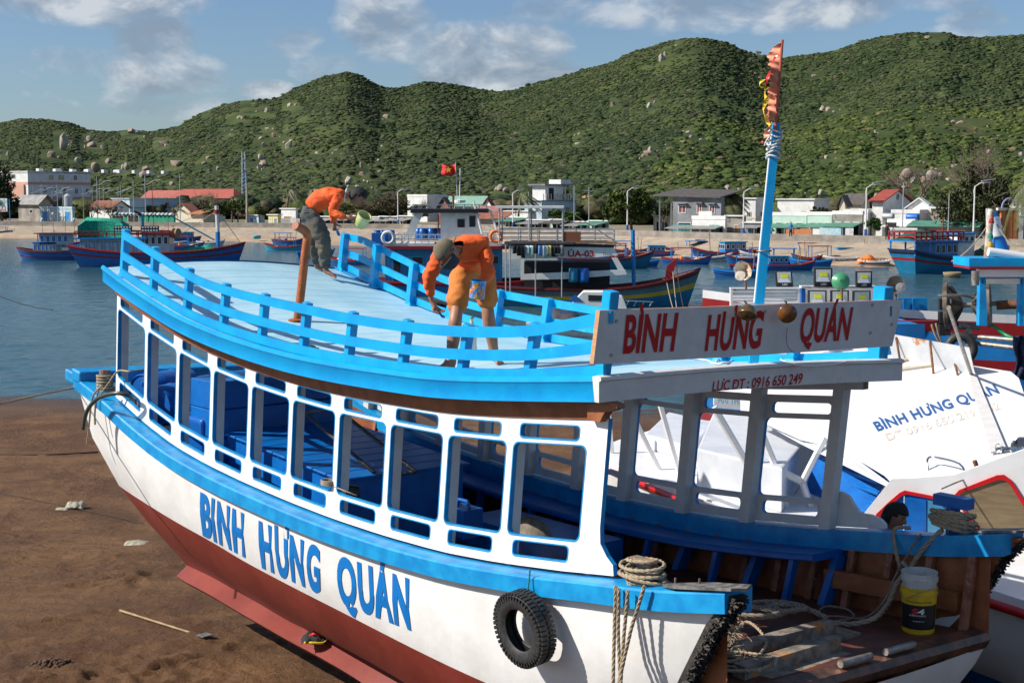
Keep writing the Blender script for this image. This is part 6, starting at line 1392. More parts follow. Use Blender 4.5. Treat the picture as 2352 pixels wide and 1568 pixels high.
bar(t, 'antenna_mast', (X(1056), 0, Z(462)), (X(1058), 0, Z(388)), .035, M_WW); bar(t, 'red_pole', (X(1007), .5, Z(540)), (X(1007), .5, Z(492)), .04, HR); bar(t, 'exhaust_pipe', (X(1042), .3, Z(480)), (X(1042), .3, Z(448)), .07, M_RUSTD); bar(t, 'exhaust_pipe', (X(1042), .3, Z(449)), (X(1028), .3, Z(446)), .07, M_RUSTD)
FX, FZ, FO = X, Z, loc + Vector((1.6, 0, 0))
def onferry(u, v, dy): return FO + Vector((FX(u), dy, FZ(v)))
mb = MB(); c = onferry(898, 543, -2.15); mb.tube([c + Vector((math.cos(a) * .36, 0, math.sin(a) * .36)) for a in [2 * math.pi * i / 20 for i in range(20)]], .1, 8, closed=True); tag(mb.build('life_ring', M_WW, smooth=True), 'white life ring hanging on the ferry deck railing', 'life ring')
mb = MB(); c = onferry(1140, 540, -2.1); mb.tube([c + Vector((math.cos(a) * .34, 0, math.sin(a) * .34)) for a in [2 * math.pi * i / 20 for i in range(20)]], .1, 8, closed=True); tag(mb.build('life_ring', M_ORP, smooth=True), 'orange life ring right of the ferry wheelhouse', 'life ring')
for i in range(11):
    u = 872 + (i % 4) * 10 if i < 5 else 960 + (i - 5) * 10
    mb = MB(); c = onferry(u, 555 if i < 5 else 552, (-1.2 + .5 * (i % 2)) if i < 5 else .6 + .3 * (i % 2)); mb.lathe(c, (0, 0, 1), [(.01, 0), (.2, 0), (.23, .12), (.23, .5), (.2, .78), (.01, .8)], 12); tag(mb.build('barrel', M_BARREL, smooth=True), 'blue plastic barrel standing on the ferry roof deck', 'barrel', 'blue barrels on the ferry')
mb = MB(); c = onferry(874, 553, -1.9); mb.box(c + Vector((0, 0, .2)), (.35, 0, 0), (0, .3, 0), (0, 0, .38)); o = mb.build('plastic_crate', M_BARREL); bevel(o, .03); tag(o, 'blue crate at the left end of the ferry deck', 'crate')
# flag
mb = MB(); rows = []
for i in range(13):
    s = i / 12; rows.append([onferry(1047.5 - s * 32 + 1.5 * math.sin(j), lerp(378, 400, j / 5) + 4 * math.sin(s * 3.4) * .8 + s * 1.5, .15 * math.sin(s * 7)) for j in range(6)])
mb.grid(rows); fl = mb.build('flag', mat('flag_red', (.62, .008, .012), .7), smooth=True); tag(fl, 'red national flag with a yellow star flying over the ferry', 'flag')
m_ = fl.modifiers.new('cloth', 'SOLIDIFY'); m_.thickness = .01
mb = MB(); c = onferry(1031, 391, -.16); st = [c + Vector(((.23 if i % 2 == 0 else .09) * math.sin(math.pi * i / 5 - .08), 0, (.23 if i % 2 == 0 else .09) * math.cos(math.pi * i / 5 - .08))) for i in range(10)]; mb.prism(st, (0, .02, 0)); mb.build('yellow_star', mat('flag_yellow', (.85, .62, .02), .6), fl)
mb = MB(); mb.tube([onferry(1047, 374, 0), onferry(1051, 460, 0)], .02, 5); mb.build('flagstaff', M_WW, fl)
# ---- grey boat with red and yellow stripes, panel 03
Y = 92.0; loc, _ = boat_at(1090, 1535, 449 + 7 * FPX / Y)
t = make_boat('fishing_boat', 'slate grey boat with red and yellow stripes and white panel marked 03', 'boat', 14.6, 3.9, 1.15, 1.25, .3, [HDR, HG, HY, HT, HT, HT], loc + Vector((.9, -1, 0)), R(-3), rake=.9, rim=HDR, tw=.6, qs=[0, .12, .32, .46, .62, .84, 1.0], flare=.22)
O_ = -(loc.x + .9); Yb = Y - 1; X = lambda u: (u - 1176) / FPX * Yb + O_; Z = lambda v: -(v - 449) / FPX * Yb - WZ
mb = MB(); mb.prism([Vector((x, -.1, z)) for x, z in ((X(1523), 1.0), (X(1531), 2.55), (X(1556), 3.1), (X(1543), 1.9), (X(1527), .1))], (0, .2, 0)); mb.build('stem_head', HR, t)
mb = MB(); mb.prism([Vector((X(u), -1.55, Z(v))) for u, v in ((1170, 592), (1172, 562), (1408, 566), (1418, 583), (1366, 588))], (0, .07, 0)); pn = mb.build('name_panel', M_WW, t)
mb = MB(); mb.prism([Vector((X(u), -1.55, Z(v))) for u, v in ((1170, 562), (1170, 556), (1295, 556), (1412, 559), (1408, 566))], (0, .1, 0)); mb.build('panel_trim', HK, t)
mb = MB(); mb.prism([Vector((X(u), -1.55, Z(v))) for u, v in ((1403, 588), (1416, 588), (1438, 625), (1424, 627))], (0, .08, 0)); mb.build('cabin_frame', M_WW, t); mb = MB(); mb.prism([Vector((X(u), -1.55, Z(v))) for u, v in ((1198, 588), (1206, 588), (1206, 638), (1198, 638))], (0, .08, 0)); mb.build('cabin_frame', M_WW, t)
mb = MB(); mb.prism([Vector((X(u), -1.56, Z(v))) for u, v in ((1198, 639), (1198, 626), (1434, 615), (1438, 626), (1300, 637))], (0, .08, 0)); mb.build('cabin_sill', M_WW, t)
mb = MB(); mb.abox(X(1205), X(1400), -1.2, 1.6, .9, Z(600)); mb.build('cabin_inside', M_SH, t)
mb = MB(); mb.abox(X(1172), X(1412), -1.7, 1.7, Z(557), Z(553)); mb.build('cabin_roof', M_WOODF, t)
for txt, u0, u1, v0, v1, m_ in (('ÚA-03', 1305, 1363, 586, 573, M_LETR), ('TT 61K', 1384, 1405, 583, 578, HT), ('C', 1272, 1283, 586, 574, M_LETR), ('Ọ', 1248, 1262, 586, 574, M_LETR)):
    m2 = text_mb(txt, lambda x, y: Vector((X(lerp(u0, u1, x)), -1.57, Z(lerp(v0, v1, y)))), offset=.03); m2.build('boat_letters', m_, pn)
mb = MB(); mb.abox(X(1295), X(1334), -1.6, -1.53, Z(555), Z(530)); mb.build('brown_panel', mat('brown_panel', (.20, .07, .03), .6), t)
rail_part(t, X(1150), X(1410), 1.55, Z(556), .85, M_PK, 6, rows=3, r=.03)
mb = MB(); mb.abox(X(1140), X(1295), -1.7, 1.7, Z(478), Z(473)); mb.build('canopy', M_WW, t)
for u in (1150, 1218, 1293):
    for y in (-1.6, 1.6): bar(t, 'canopy_post', (X(u), y, Z(556)), (X(u), y, Z(478)), .045, M_PK)
mb = MB(); mb.hexa([Vector((X(u), y, Z(v))) for v in (557, 552) for u, y in ((1163, -2.4), (1318, -2.4), (1318, -1.0), (1163, -1.0))]); mb.build('awning', M_TARP, t)
for u in (1166, 1176, 1233, 1292): bar(t, 'awning_post', (X(u), -2.3, .7), (X(u), -2.3, Z(556)), .04, M_PK)
cls = [M_SH, M_SH, M_SH, M_BW, M_GRW, M_SH, mat('shirt_blue', (.08, .2, .45), .8), M_BW, M_YW, M_SH, M_SH, M_GS]
for i, m_ in enumerate(cls):
    u = 1182 + i * 9.6; p = Vector((loc.x + .9 + X(u), Yb - 2.35, Z(560) + WZ)); mb = MB(); h_ = .5 + .35 * ((i * 7) % 5) / 5
    mb.grid([[p + Vector((dx + .03 * mn.noise(Vector((i, z_, dx * 9))), .04 * math.sin(dx * 20 + i), -z_ * h_)) for dx in (-.13, -.05, .05, .13)] for z_ in (0, .4, .7, 1)]); o = mb.build('hanging_garment', m_, smooth=True); mo = o.modifiers.new('cloth', 'SOLIDIFY'); mo.thickness = .015
    tag(o, 'garment hung to dry under the awning of the grey striped boat', 'garment', 'laundry under the boat awning')
for i, u in enumerate((1315, 1338)):
    mb = MB(); c = Vector((loc.x + .9 + X(u), Yb - 1.9, Z(643) + WZ)); mb.lathe(c, (0, 0, 1), [(.01, 0), (.3, 0), (.32, .2), (.32, .7), (.3, .88), (.01, .88)], 14); tag(mb.build('barrel', M_BARREL if i else HT, smooth=True), 'darker blue barrel' + (', right one of the pair on the grey striped boat' if i else ', left one of the pair on the grey striped boat'), 'barrel')
bar(t, 'mooring_post', (X(1456), -.3, .9), (X(1452), -.3, Z(527)), .13, HB2, 8); bar(t, 'boom_pole', (X(1400), -.8, Z(560)), (X(1424), -1.2, Z(628)), .04, HK)
for a, b in (((1293, 474), (1410, 552)), ((1293, 474), (1424, 560))): bar(t, 'stay_rope', (X(a[0]), -1.5, Z(a[1])), (X(b[0]), -1.2, Z(b[1])), .02, M_ROPE, 4)
# ---- grey patrol speedboat with dark tarp
Y = 72; loc, _ = boat_at(1215, 1510, 449 + 7 * FPX / Y)
t = make_boat('patrol_boat', 'small white patrol speedboat with a dark grey tarp over its stern, behind the front rail', 'boat', 6.9, 2.2, .62, .25, .05, [HW, HGW, HGW, HW, HW, HW], loc + Vector((.1, -.5, 0)), R(-4), rake=1.2, rim=HW, tw=.9, deckm=HW)
O_ = -(loc.x + .1); Yb = Y - .5; X = lambda u: (u - 1176) / FPX * Yb + O_; Z = lambda v: -(v - 449) / FPX * Yb - WZ
mb = MB(); mb.prism([Vector((X(u), -.85, Z(v))) for u, v in ((1305, 705), (1340, 668), (1395, 668), (1430, 680), (1440, 705))], (0, 1.7, 0)); o = mb.build('cabin', M_WW, t); bevel(o, .06, 3)
mb = MB(); mb.prism([Vector((X(u), -.87, Z(v))) for u, v in ((1352, 687), (1352, 674), (1392, 675), (1395, 688))], (0, .015, 0)); mb.build('window', M_GL, t)
mb = MB(); mb.prism([Vector((X(u), -.87, Z(v))) for u, v in ((1306, 690), (1322, 673), (1342, 690))], (0, .015, 0)); mb.build('blue_triangle_mark', HB, t)
heap(t, X(1232), X(1345), 1.0, .5, 1.15, M_TARP, 12, 'dark_tarp')
mb = MB()
for k in range(5): mb.tube([(X(1420 + 18 * k), -.8 + .1 * k, Z(700)), (X(1426 + 18 * k), -.8 + .1 * k, Z(686 + k))], .018, 5)
mb.tube([(X(1420), -.8, Z(686)), (X(1500), -.4, Z(691))], .02, 5); mb.build('bow_rail', M_PK, t)
m2 = text_mb('BIEN PHONG VIET NAM - VIET NAM', lambda x, y: Vector((X(lerp(1288, 1410, x)), -1.15, Z(lerp(716, 709, y)))), offset=.02); m2.build('boat_letters', HB, t)
# ---- blue-hulled boat behind, and medium ones
loc, _ = boat_at(1380, 1507, 616)
t = make_boat('fishing_boat', 'teal boat with a red rim and framed cabin behind the grey striped boat', 'boat', 9.5, 2.8, .95, .8, .2, [HDR, HT, HT, HT, HT, HT], loc + Vector((-2.2, 0, 0)), R(4), rim=HDR)
cabin(t, -3.8, .2, 2.0, .9, 2.1, HC, HC, 6, .25, .1, M_GL, (.35, .85))
# ---- the small boats along the far shore
PR = {}
def proto(kind, cols, rim, L, cab, seed):
    key = kind; t = make_boat('fishing_boat', 'x', 'boat', L, L * .28, .55, .55, .25, cols, (0, 0, 0), 0, rim=rim, rake=.6, tw=.5, group='small boats off the far shore')
    FIN.pop(); rs = random.Random(seed)
    if 'L' in t: del t['L']
    if cab == 'canopy':
        for x in (-.35, .0):
            for y in (-.1, .1): bar(t, 'canopy_post', (L * x, L * y, .5), (L * x, L * y, 1.75), .05, HB2)
        mb = MB(); mb.abox(-L * .38, L * .04, -L * .12, L * .12, 1.75, 1.83); mb.build('canopy', HB2, t)
    elif cab == 'cabin': cabin(t, -L * .3, L * .02, L * .19, .5, 1.45, HB2, HC, 4, .12, .08, M_GL, (.4, .85))
    elif cab == 'rack':
        for x in (-.3, .1): bar(t, 'rack_post', (L * x, -L * .08, .5), (L * x, -L * .08, 1.9), .05, HB2); bar(t, 'rack_post', (L * x, L * .08, .5), (L * x, L * .08, 1.9), .05, HB2)
        bar(t, 'rack_bar', (-L * .32, -L * .08, 1.9), (L * .12, -L * .08, 1.9), .045, HR); bar(t, 'rack_bar', (-L * .32, L * .08, 1.9), (L * .12, L * .08, 1.9), .045, HR)
    if cab != 'open': heap(t, L * .1, L * .32, L * .09, .35, .45, M_NETT if seed % 2 else M_NETG, seed)
    bar(t, 'pole', (L * .2, 0, .4), (L * .22, 0, 1.6 + seed % 3 * .5), .04, M_WOODF)
    mb = MB(); mb.lathe((-L * .1, 0, .35), (0, 0, 1), [(.01, 0), (.22, 0), (.24, .4), (.2, .55), (.01, .55)], 10); mb.build('tub', M_ORP if seed % 3 == 0 else M_BARREL, t)
    return t
KIND = {'b': proto('b', [HDR, HB, HB, HB, HB, HDR], HDR, 6.0, 'canopy', 1), 'k': proto('k', [HR, HB, HB, HB, HB, HB], HR, 6.5, 'cabin', 2), 'r': proto('r', [HR, HB2, HB2, HB, HB, HB], HR, 6.0, 'rack', 3), 'o': proto('o', [HB2, HB2, HB, HB, HB, HB], HB2, 5.0, 'open', 4), 'c': proto('c', [HR, HC, HC, HC, HC, HC], HR, 6.0, 'rack', 5), 'n': proto('n', [HR, HN, HN, HN, HN, HN], HR, 6.5, 'canopy', 6), 'w': proto('w', [HW, HW, HB2, HW, HW, HW], HW, 6.0, 'open', 7)}
used = set()
FLEET = [(1504, 1566, 577, 'b', 0, 'blue boat with a square canopy frame below the concrete house'), (1520, 1634, 606, 'r', 1, 'blue boat carrying an orange tub, bow to the right, out from the beach'), (1582, 1740, 593, 'k', 0, 'long dark blue boat with a small blue cabin near the mast'), (1638, 1768, 636, 'o', 1, 'nearest small blue boat beside the rusty lamp shade'), (1676, 1790, 619, 'n', 1, 'blue boat with red rack just left of the mast foot'),
         (1763, 1846, 620, 'k', 1, 'blue boat with a raised bow right of the mast'), (1850, 1892, 602, 'c', 0, 'cyan boat left of the white speedboat'), (1816, 1872, 592, 'r', 0, 'blue boat lying along the shore behind the cyan one'), (1866, 1915, 588, 'n', 0, 'dark boat with red rim behind the white speedboat'), (1912, 1972, 589, 'b', 1, 'blue canopied boat behind the speedboat stern'), (1722, 1780, 594, 'w', 0, 'grey-white open boat behind the mast'),
         (1380, 1426, 594, 'c', 0, 'bluish boat with an orange cover left of the mooring post'), (1430, 1470, 584, 'b', 1, 'blue boat close to the stone steps'), (605, 697, 574, 'c', 0, 'cyan and white boat right of the big blue one'), (747, 861, 607, 'r', 0, 'blue-red boat heaped with pale nets behind the far rail'), (692, 760, 590, 'o', 1, 'dark blue boat behind the legs of the man with the tub'), (357, 432, 562, 'w', 0, 'white-railed boat behind the green nets'), (395, 452, 572, 'r', 1, 'blue boat with rack behind the bow of the big blue boat'),
         (452, 520, 562, 'w', 1, 'white launch moored near the shore behind the striped mast'), (0, 36, 544, 'n', 1, 'dark boat cut by the left edge'), (116, 182, 566, 'c', 0, 'bright cyan boat with slatted cabin behind the far left boat'), (560, 600, 545, 'w', 0, 'white dinghy drawn up on the far beach'), (588, 640, 547, 'c', 1, 'blue-green boat drawn up on the far beach'), (1750, 1800, 585, 'b', 0, 'small blue canopied boat close to the seawall right of the mast'), (1800, 1840, 583, 'o', 0, 'open blue boat close to the seawall'), (2000, 2040, 585, 'r', 0, 'blue boat with orange tub near the big teal boat'), (1560, 1600, 584, 'n', 0, 'dark canopied boat close to the seawall below the white bungalow'), (1610, 1650, 583, 'c', 1, 'cyan boat with red rack close to the seawall'), (1655, 1700, 586, 'b', 0, 'blue canopied boat just left of the mast, close to the seawall'), (1925, 1990, 596, 'k', 1, 'blue boat with a small cabin behind the white work boat'), (1400, 1450, 600, 'r', 1, 'blue rack boat behind the mooring post'), (640, 690, 560, 'b', 1, 'blue canopied boat off the far beach behind the rusty pipe'), (1840, 1880, 610, 'o', 0, 'open bright blue boat below the cyan boat'), (1470, 1510, 590, 'k', 0, 'small blue cabin boat between the mooring post and the concrete house'), (1600, 1650, 600, 'w', 1, 'grey-white open boat in front of the long dark blue boat'), (1700, 1745, 604, 'b', 0, 'blue canopied boat touching the mast from the left'), (1800, 1846, 606, 'n', 1, 'dark canopied boat right of the raised-bow boat'), (1440, 1484, 612, 'o', 0, 'open blue boat beyond the red stem head'), (400, 440, 553, 'k', 0, 'small cabin boat near the shore behind the striped mast')]
for i, (u0, u1, v, kd, fl_, lab) in enumerate(FLEET):
    loc, Ls = boat_at(u0, u1, v); base = KIND[kd]; o = base if kd not in used else copy_tree(base); used.add(kd)
    L0 = {'b': 6, 'k': 6.5, 'r': 6, 'o': 5, 'c': 6, 'n': 6.5, 'w': 6}[kd]; rs = random.Random(i); k = max(.8, Ls / L0 / 1.0); yw = rs.uniform(-.35, .35)
    k = Ls / L0 / math.cos(yw) if Ls / L0 > .7 else .9
    if v < 556: loc.z = -6.95
    o.location = loc; o.scale = (k, k * .9 + .1, min(k, 1.35)); o.rotation_euler = (0, 0, yw + (0 if fl_ else math.pi)); o['label'] = lab
# white speedboat and pontoon, basket boats, buoy
loc, Ls = boat_at(1880, 1972, 604)
t = make_boat('speedboat', 'white speedboat with dark lettering on its side, off the green-awning shops', 'boat', Ls, 2.0, .62, .3, .0, [HW, HW, HW, HW, HGW, HW], loc, R(182), rim=HW, deckm=HW, rake=1.8, tw=.9)
m2 = text_mb('NGOI SAO DU LICH', lambda x, y: Vector((-.3 - 2.4 * (1 - x) * -1 - 2.4 * 1, 1.0, .30 + .24 * y)), offset=.02)
m2.v = [(-(.4 - 2.6 * 0) + (-p[0] * 0) + (lerp(1.0, -2.4, (p[0] + 2.7) / 2.4)), .97, p[2]) for p in m2.v]; m2.build('boat_letters', HN, t)
loc, Ls = boat_at(1969, 2040, 610)
t = make_boat('work_boat', 'flat white work boat with a dirty rail and heaped orange gear', 'boat', Ls, 2.2, .5, .1, .1, [HW, HW, HDR, HW, HW, HW], loc, R(178), rim=HW, rake=.3, tw=.95); rail_part(t, -Ls * .4, Ls * .4, .9, .4, .35, M_RUSTD, 8, rows=1, r=.02)
heap(t, -.5, 1.6, .8, .3, .9, M_ORP, 4, 'orange_gear')
for i, (u, v, w, m_, lab) in enumerate([(590, 549, 20, HC, 'teal round basket boat on the far beach behind the big blue boat'), (1520, 585, 34, HC, 'cyan round basket boat off the concrete house'), (815, 543, 22, HT, 'teal basket boat on the beach left of the rope'), (838, 541, 24, HC, 'basket boat on the beach beside the teal one'), (849, 546, 13, M_GN, 'green basket lying on the far beach'), (859, 546, 12, M_GN, 'second green basket beside the first on the far beach'), (856, 538, 16, HC, 'small cyan basket boat nearest the ferry barrels'), (795, 537, 16, M_PK, 'pale upturned basket boat on the far beach'), (2187, 636, 42, mat('woven_basket', (.30, .23, .14), .8, (.2, .15, .09), 8), 'woven round basket boat floating below the teal-blue boat'), (97, 521, 20, HC, 'cyan basket boat resting on the stone slope')]):
    Y = (7.0 if v > 555 else 6.6 if i != 9 else 5.9) * FPX / (v - 449) ; c = at(u, v - (0 if v > 555 else 2), Y); r = w / 2 * Y / FPX; mb = MB()
    mb.lathe(c - Vector((0, 0, .1)), (0, 0, 1), [(.01, -.05), (r * .7, .0), (r * .95, .3), (r, .5), (r * .95, .52), (r * .85, .3), (r * .6, .1), (.01, .08)], 20); tag(mb.build('basket_boat', m_, smooth=True), lab, 'basket boat')
Yy = 7.0 * FPX / (625 - 449); mb = MB(); c = at(2074, 624, Yy); mb.lathe(c - Vector((0, 0, .2)), (0, 0, 1), [(.01, 0), (.2, .08), (.27, .25), (.2, .42), (.01, .5)], 12); tag(mb.build('buoy', M_WW, smooth=True), 'white round buoy at the stern of the teal-blue boat', 'buoy')
finish()
# ================================================================ boats drawn up to the right
def plane3(a, b, c):
    n = (b - a).cross(c - a).normalized(); return lambda u, v: (lambda d: d * (a.dot(n) / d.dot(n)))(ray(u, v))
def sheet(name, pts, thick, m, par, side=None, bev=0):
    mb = MB(); mb.prism(pts, thick, 0, side=side); o = mb.build(name, m, par)
    if bev: bevel(o, bev, 2)
    return o
def bars(name, segs, r, m, par, n=8): mb = MB(); [mb.tube(s, r, n) for s in segs]; return mb.build(name, m, par, smooth=True, auto=50)
M_FG = mat('white_fibreglass', (.80, .80, .80), .35, (.72, .71, .69), 1.2, .002, 6, chips=(.50, .33, .16), chip_lo=.735, chip_scale=5)
M_FGS = mat('shaded_deck_white', (.52, .55, .60), .5, (.60, .62, .66), 2.0, .002, 10)
M_RTRIM = mat('bright_red_trim', (.55, .008, .012), .35, (.47, .01, .012), 5, .002, 30)
M_VEN = mat('brown_wood_veneer', (.165, .115, .062), .5, (.215, .155, .085), 3, stretch=(1, 1, 7)); M_CHR = mat('chrome', (.6, .6, .6), .15, metal=1.0)
rI, rD, rA = at(2322, 853, 22), at(2048, 1102, 17.6), at(1837, 999, 20)
RP = plane3(rI, rD, rA); NR = (rD - rI).cross(rA - rI).normalized(); NR = NR if NR.z > 0 else -NR
t = thing('white_cabin_boat', at(2150, 1400, 18.5), 'white cabin boat with broad sloping roof, blue name lettering and red-framed windows', 'boat')
roof = sheet('cabin_roof', [RP(*q) for q in ((1700, 925), (1750, 960), (1837, 999), (1890, 1011), (1969, 1044), (2030, 1080), (2052, 1101), (2100, 1100), (2190, 1092), (2255, 1070), (2330, 1040), (2420, 1005), (2400, 930), (2354, 910), (2340, 868), (2322, 853), (2150, 826), (2022, 797), (1850, 780), (1700, 790))], -NR * .07, M_FG, t, bev=.02)
sheet('roof_edge', [RP(u, v) - NR * .07 for u, v in ((1700, 925), (1837, 999), (1890, 1011), (1969, 1044), (2048, 1101))] + [RP(u, v) - NR * .13 for u, v in ((2048, 1101), (1969, 1044), (1890, 1011), (1837, 999), (1700, 925))], (0, .04, 0), M_FGS, t)
for q in (((2025, 842), (2090, 828)), ((2040, 856), (2165, 838)), ((1985, 870), (2090, 846)), ((1900, 850), (2010, 815))): bars('roof_rib', [[RP(*q[0]) + NR * .02, RP(*q[1]) + NR * .02]], .035, mat('rust_stained_rib', (.66, .60, .48), .5, (.50, .26, .08), 2.0), t)
lm = text_mb('BÌNH HƯNG QUÁN', lambda x, y: RP(2004 + 280 * x + 12 * (1 - y), 988 - 86 * x - 19 * y + 2 * (1 - x)) + NR * .006, offset=.03, spacing=1.05); lm.build('painted_name', mat('blue_name_paint', (.02, .10, .30), .5), roof)
lm = text_mb('DT 0916 650 219 - 02', lambda x, y: RP(2032 + 258 * x + 8 * (1 - y), 1012 - 73 * x - 15 * y) + NR * .005, offset=.0); lm.build('faded_number', mat('faded_orange_paint', (.66, .50, .38), .6, (.78, .74, .70), 8), roof)
# raised board at the back of the roof, with rusty rail
p0, p1 = RP(2050, 822), RP(2240, 862); up = Vector((-.12, -.05, .42))
sheet('visor_board', [p0, p1, p1 + up * 1.05, p0 + up], Vector((.02, .05, 0)), mat('rusted_grey_board', (.42, .44, .47), .6, (.50, .52, .54), 2, chips=(.42, .17, .04), chip_lo=.60, chip_scale=1.6), t)
bars('roof_rail', [smooth_path([RP(2028, 812) + NR * .25, RP(2100, 824) + NR * .26, RP(2180, 842) + NR * .24, RP(2200, 862)], 3), [RP(2068, 832), RP(2062, 828) + NR * .4], [RP(2144, 858), RP(2140, 845) + NR * .45]], .02, M_RUSTD, t)
# tapered white stay fin and aluminium pole
f0, f1 = RP(2292, 1042), RP(2232, 862); fu = Vector((-.14, -.25, .10))
sheet('mast_fin', [RP(2276, 1046) + NR * .03, RP(2313, 1040) + NR * .03, RP(2238, 858) + NR * .03, RP(2222, 861) + NR * .03], NR * .02, M_GREYW, t)
bars('alloy_pole', [[RP(2232, 862), at(2179, 706, 19)]], .03, M_STEEL, t)
# front wall, windows
wD, wE = rD - NR * .02, at(2352, 1033, 17.0); WP = plane3(wD, wE, wD + Vector((0, .06, -1)))
wn = (wE - wD).cross(Vector((0, .06, -1))).normalized(); wn = wn if wn.y < 0 else -wn
sheet('front_wall', [WP(u, v) for u, v in ((2048, 1100), (2100, 1098), (2190, 1091), (2330, 1040), (2420, 1008), (2420, 1400), (1950, 1400), (1950, 1222))], -wn * .05, M_FG, t)
W1 = [(2009, 1190), (2013, 1179), (2040, 1153), (2067, 1130), (2078, 1125), (2160, 1141), (2175, 1148), (2196, 1180), (2212, 1215), (2236, 1290), (2000, 1290)]
W2 = [(2192, 1136), (2203, 1124), (2290, 1090), (2306, 1089), (2322, 1100), (2364, 1165), (2420, 1270), (2420, 1330), (2290, 1330), (2244, 1216), (2196, 1150)]
def inset(poly, k): cx = sum(p[0] for p in poly) / len(poly); cy = sum(p[1] for p in poly) / len(poly); return [(cx + (x - cx) * (1 - k / max(abs(x - cx) + abs(y - cy), 30) * 1.3), cy + (y - cy) * (1 - k / max(abs(x - cx) + abs(y - cy), 30) * 1.3)) for x, y in poly]
for nm, Wp, k, inn in (('window_frame', W1, 9, M_SHADEBLUE), ('window_frame', W2, 9, M_VEN)):
    a = [WP(*p) + wn * .03 for p in Wp]; b = [WP(*p) + wn * .03 for p in inset(Wp, k)]; n = len(a); mb = MB(); mb.add(a + b + [p - wn * .028 for p in a] + [p - wn * .028 for p in b], [(i, (i+1) % n, n + (i+1) % n, n + i) for i in range(n)] + [(i, 2*n + i, 2*n + (i+1) % n, (i+1) % n) for i in range(n)] + [(n + i, n + (i+1) % n, 3*n + (i+1) % n, 3*n + i) for i in range(n)])
    fr = mb.build(nm, M_RTRIM, t); sheet('pane', [WP(*p) + wn * .004 for p in inset(Wp, k)], wn * .004, inn, fr)
sheet('inner_post', [WP(u, v) + wn * .012 for u, v in ((2080, 1140), (2128, 1146), (2128, 1280), (2080, 1280))], wn * .02, M_DBLUE, t); sheet('inner_screen', [WP(u, v) + wn * .012 for u, v in ((2130, 1147), (2158, 1152), (2185, 1185), (2205, 1235), (2130, 1270))], wn * .01, mat('blue_grey_pane', (.06, .22, .38), .2), t)
bars('window_bead', [[WP(2078, 1138) + wn * .03, WP(2076, 1270) + wn * .03]], .008, M_BW, t)
bars('grab_rail', [smooth_path([RP(2132, 1079), RP(2131, 1074) + NR * .10, RP(2145, 1070) + NR * .12, RP(2205, 1086) + NR * .12, RP(2220, 1100) + NR * .02], 4)], .014, M_CHR, t)
bars('exhaust_stub', [[RP(2252, 1094), RP(2252, 1094) + Vector((-.08, 0, .20))]], .028, M_RUSTD, t)
mb = MB(); c = RP(2340, 1046) + Vector((0, -.1, .12)); mb.lathe(c, (-.5, -.8, .1), [(.02, -.12), (.13, -.04), (.14, .02), (.125, .03), (.10, -.02), (.01, -.03)], 18); mb.build('spot_lamp', M_CHR, t, smooth=True)
mb = MB(); c = RP(2308, 1046) + Vector((0, -.05, .10)); mb.lathe(c, (-.9, -.3, 0), [(.015, -.1), (.03, .05), (.075, .12), (.06, .12), (.01, .02)], 14); mb.build('horn', M_CHR, t, smooth=True)
bars('roof_wire', [smooth_path([RP(2163, 1122), RP(2200, 1106), RP(2222, 1098), RP(2260, 1080), RP(2330, 1056)], 4)], .010, M_OLDW, t)
# dark blue interior seen under the roof, deck, hatch box
hz = lambda u, v, z=-4.32: onz(u, v, z)
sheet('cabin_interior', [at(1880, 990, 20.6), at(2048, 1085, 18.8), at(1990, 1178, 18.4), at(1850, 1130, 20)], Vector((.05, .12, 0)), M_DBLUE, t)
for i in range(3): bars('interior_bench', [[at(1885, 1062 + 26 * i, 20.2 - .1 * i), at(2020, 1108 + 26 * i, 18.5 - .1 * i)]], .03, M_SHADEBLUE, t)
Dk = [hz(1372, 1030), hz(1420, 1010), hz(1603, 955), hz(1900, 930), hz(2380, 1020), hz(2420, 1330), hz(2352, 1378), hz(2050, 1280), hz(1750, 1190), hz(1560, 1124), hz(1434, 1078), hz(1369, 1054)]
sheet('deck', Dk, Vector((0, 0, -.10)), M_FG, t)
ST = [(1369, 1057), (1434, 1086), (1560, 1140), (1750, 1208), (2050, 1300), (2352, 1398), (2450, 1430)]
def hullr(z0, dz, inn, m, nm, thick=None):
    mb = MB(); rows = []
    for i, (u, v) in enumerate(ST):
        p = hz(u, v, -4.38); q = Vector((.25, .5, 0)) if i else Vector((.35, -.05, 0)); rows.append([p + Vector((0, 0, a)) + q * b for a, b in zip(z0, inn)])
    mb.grid(rows); return mb.build(nm, m, t, smooth=True)
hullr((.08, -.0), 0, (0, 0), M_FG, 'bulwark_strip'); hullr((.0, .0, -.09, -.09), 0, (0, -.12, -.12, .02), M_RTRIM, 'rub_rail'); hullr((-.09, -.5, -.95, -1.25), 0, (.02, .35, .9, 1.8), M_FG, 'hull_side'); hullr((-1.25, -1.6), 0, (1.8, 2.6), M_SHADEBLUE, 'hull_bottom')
def hbox(name, base, h, m, mtop=None):
    b = [hz(u, v) for u, v in base]; mb = MB(); mb.hexa(b + [p + Vector((0, 0, h)) for p in b]); o = mb.build(name, m, t); bevel(o, .03, 2); return o
o = hbox('hatch_box', ((1600, 1125), (1795, 1178), (1880, 1060), (1640, 1020)), .62, M_FGS); o = hbox('deck_hatch', ((1480, 1030), (1590, 1060), (1640, 1000), (1535, 975)), .25, M_FGS)  # their grey is shade from the tour boat's roof, put into the colour
p = hz(1628, 1105); sheet('vent', [p + Vector(q) for q in ((0, -.06, .30), (.34, -.16, .30), (.34, -.16, .42), (0, -.06, .42))], (0, .02, 0), M_SH, t)
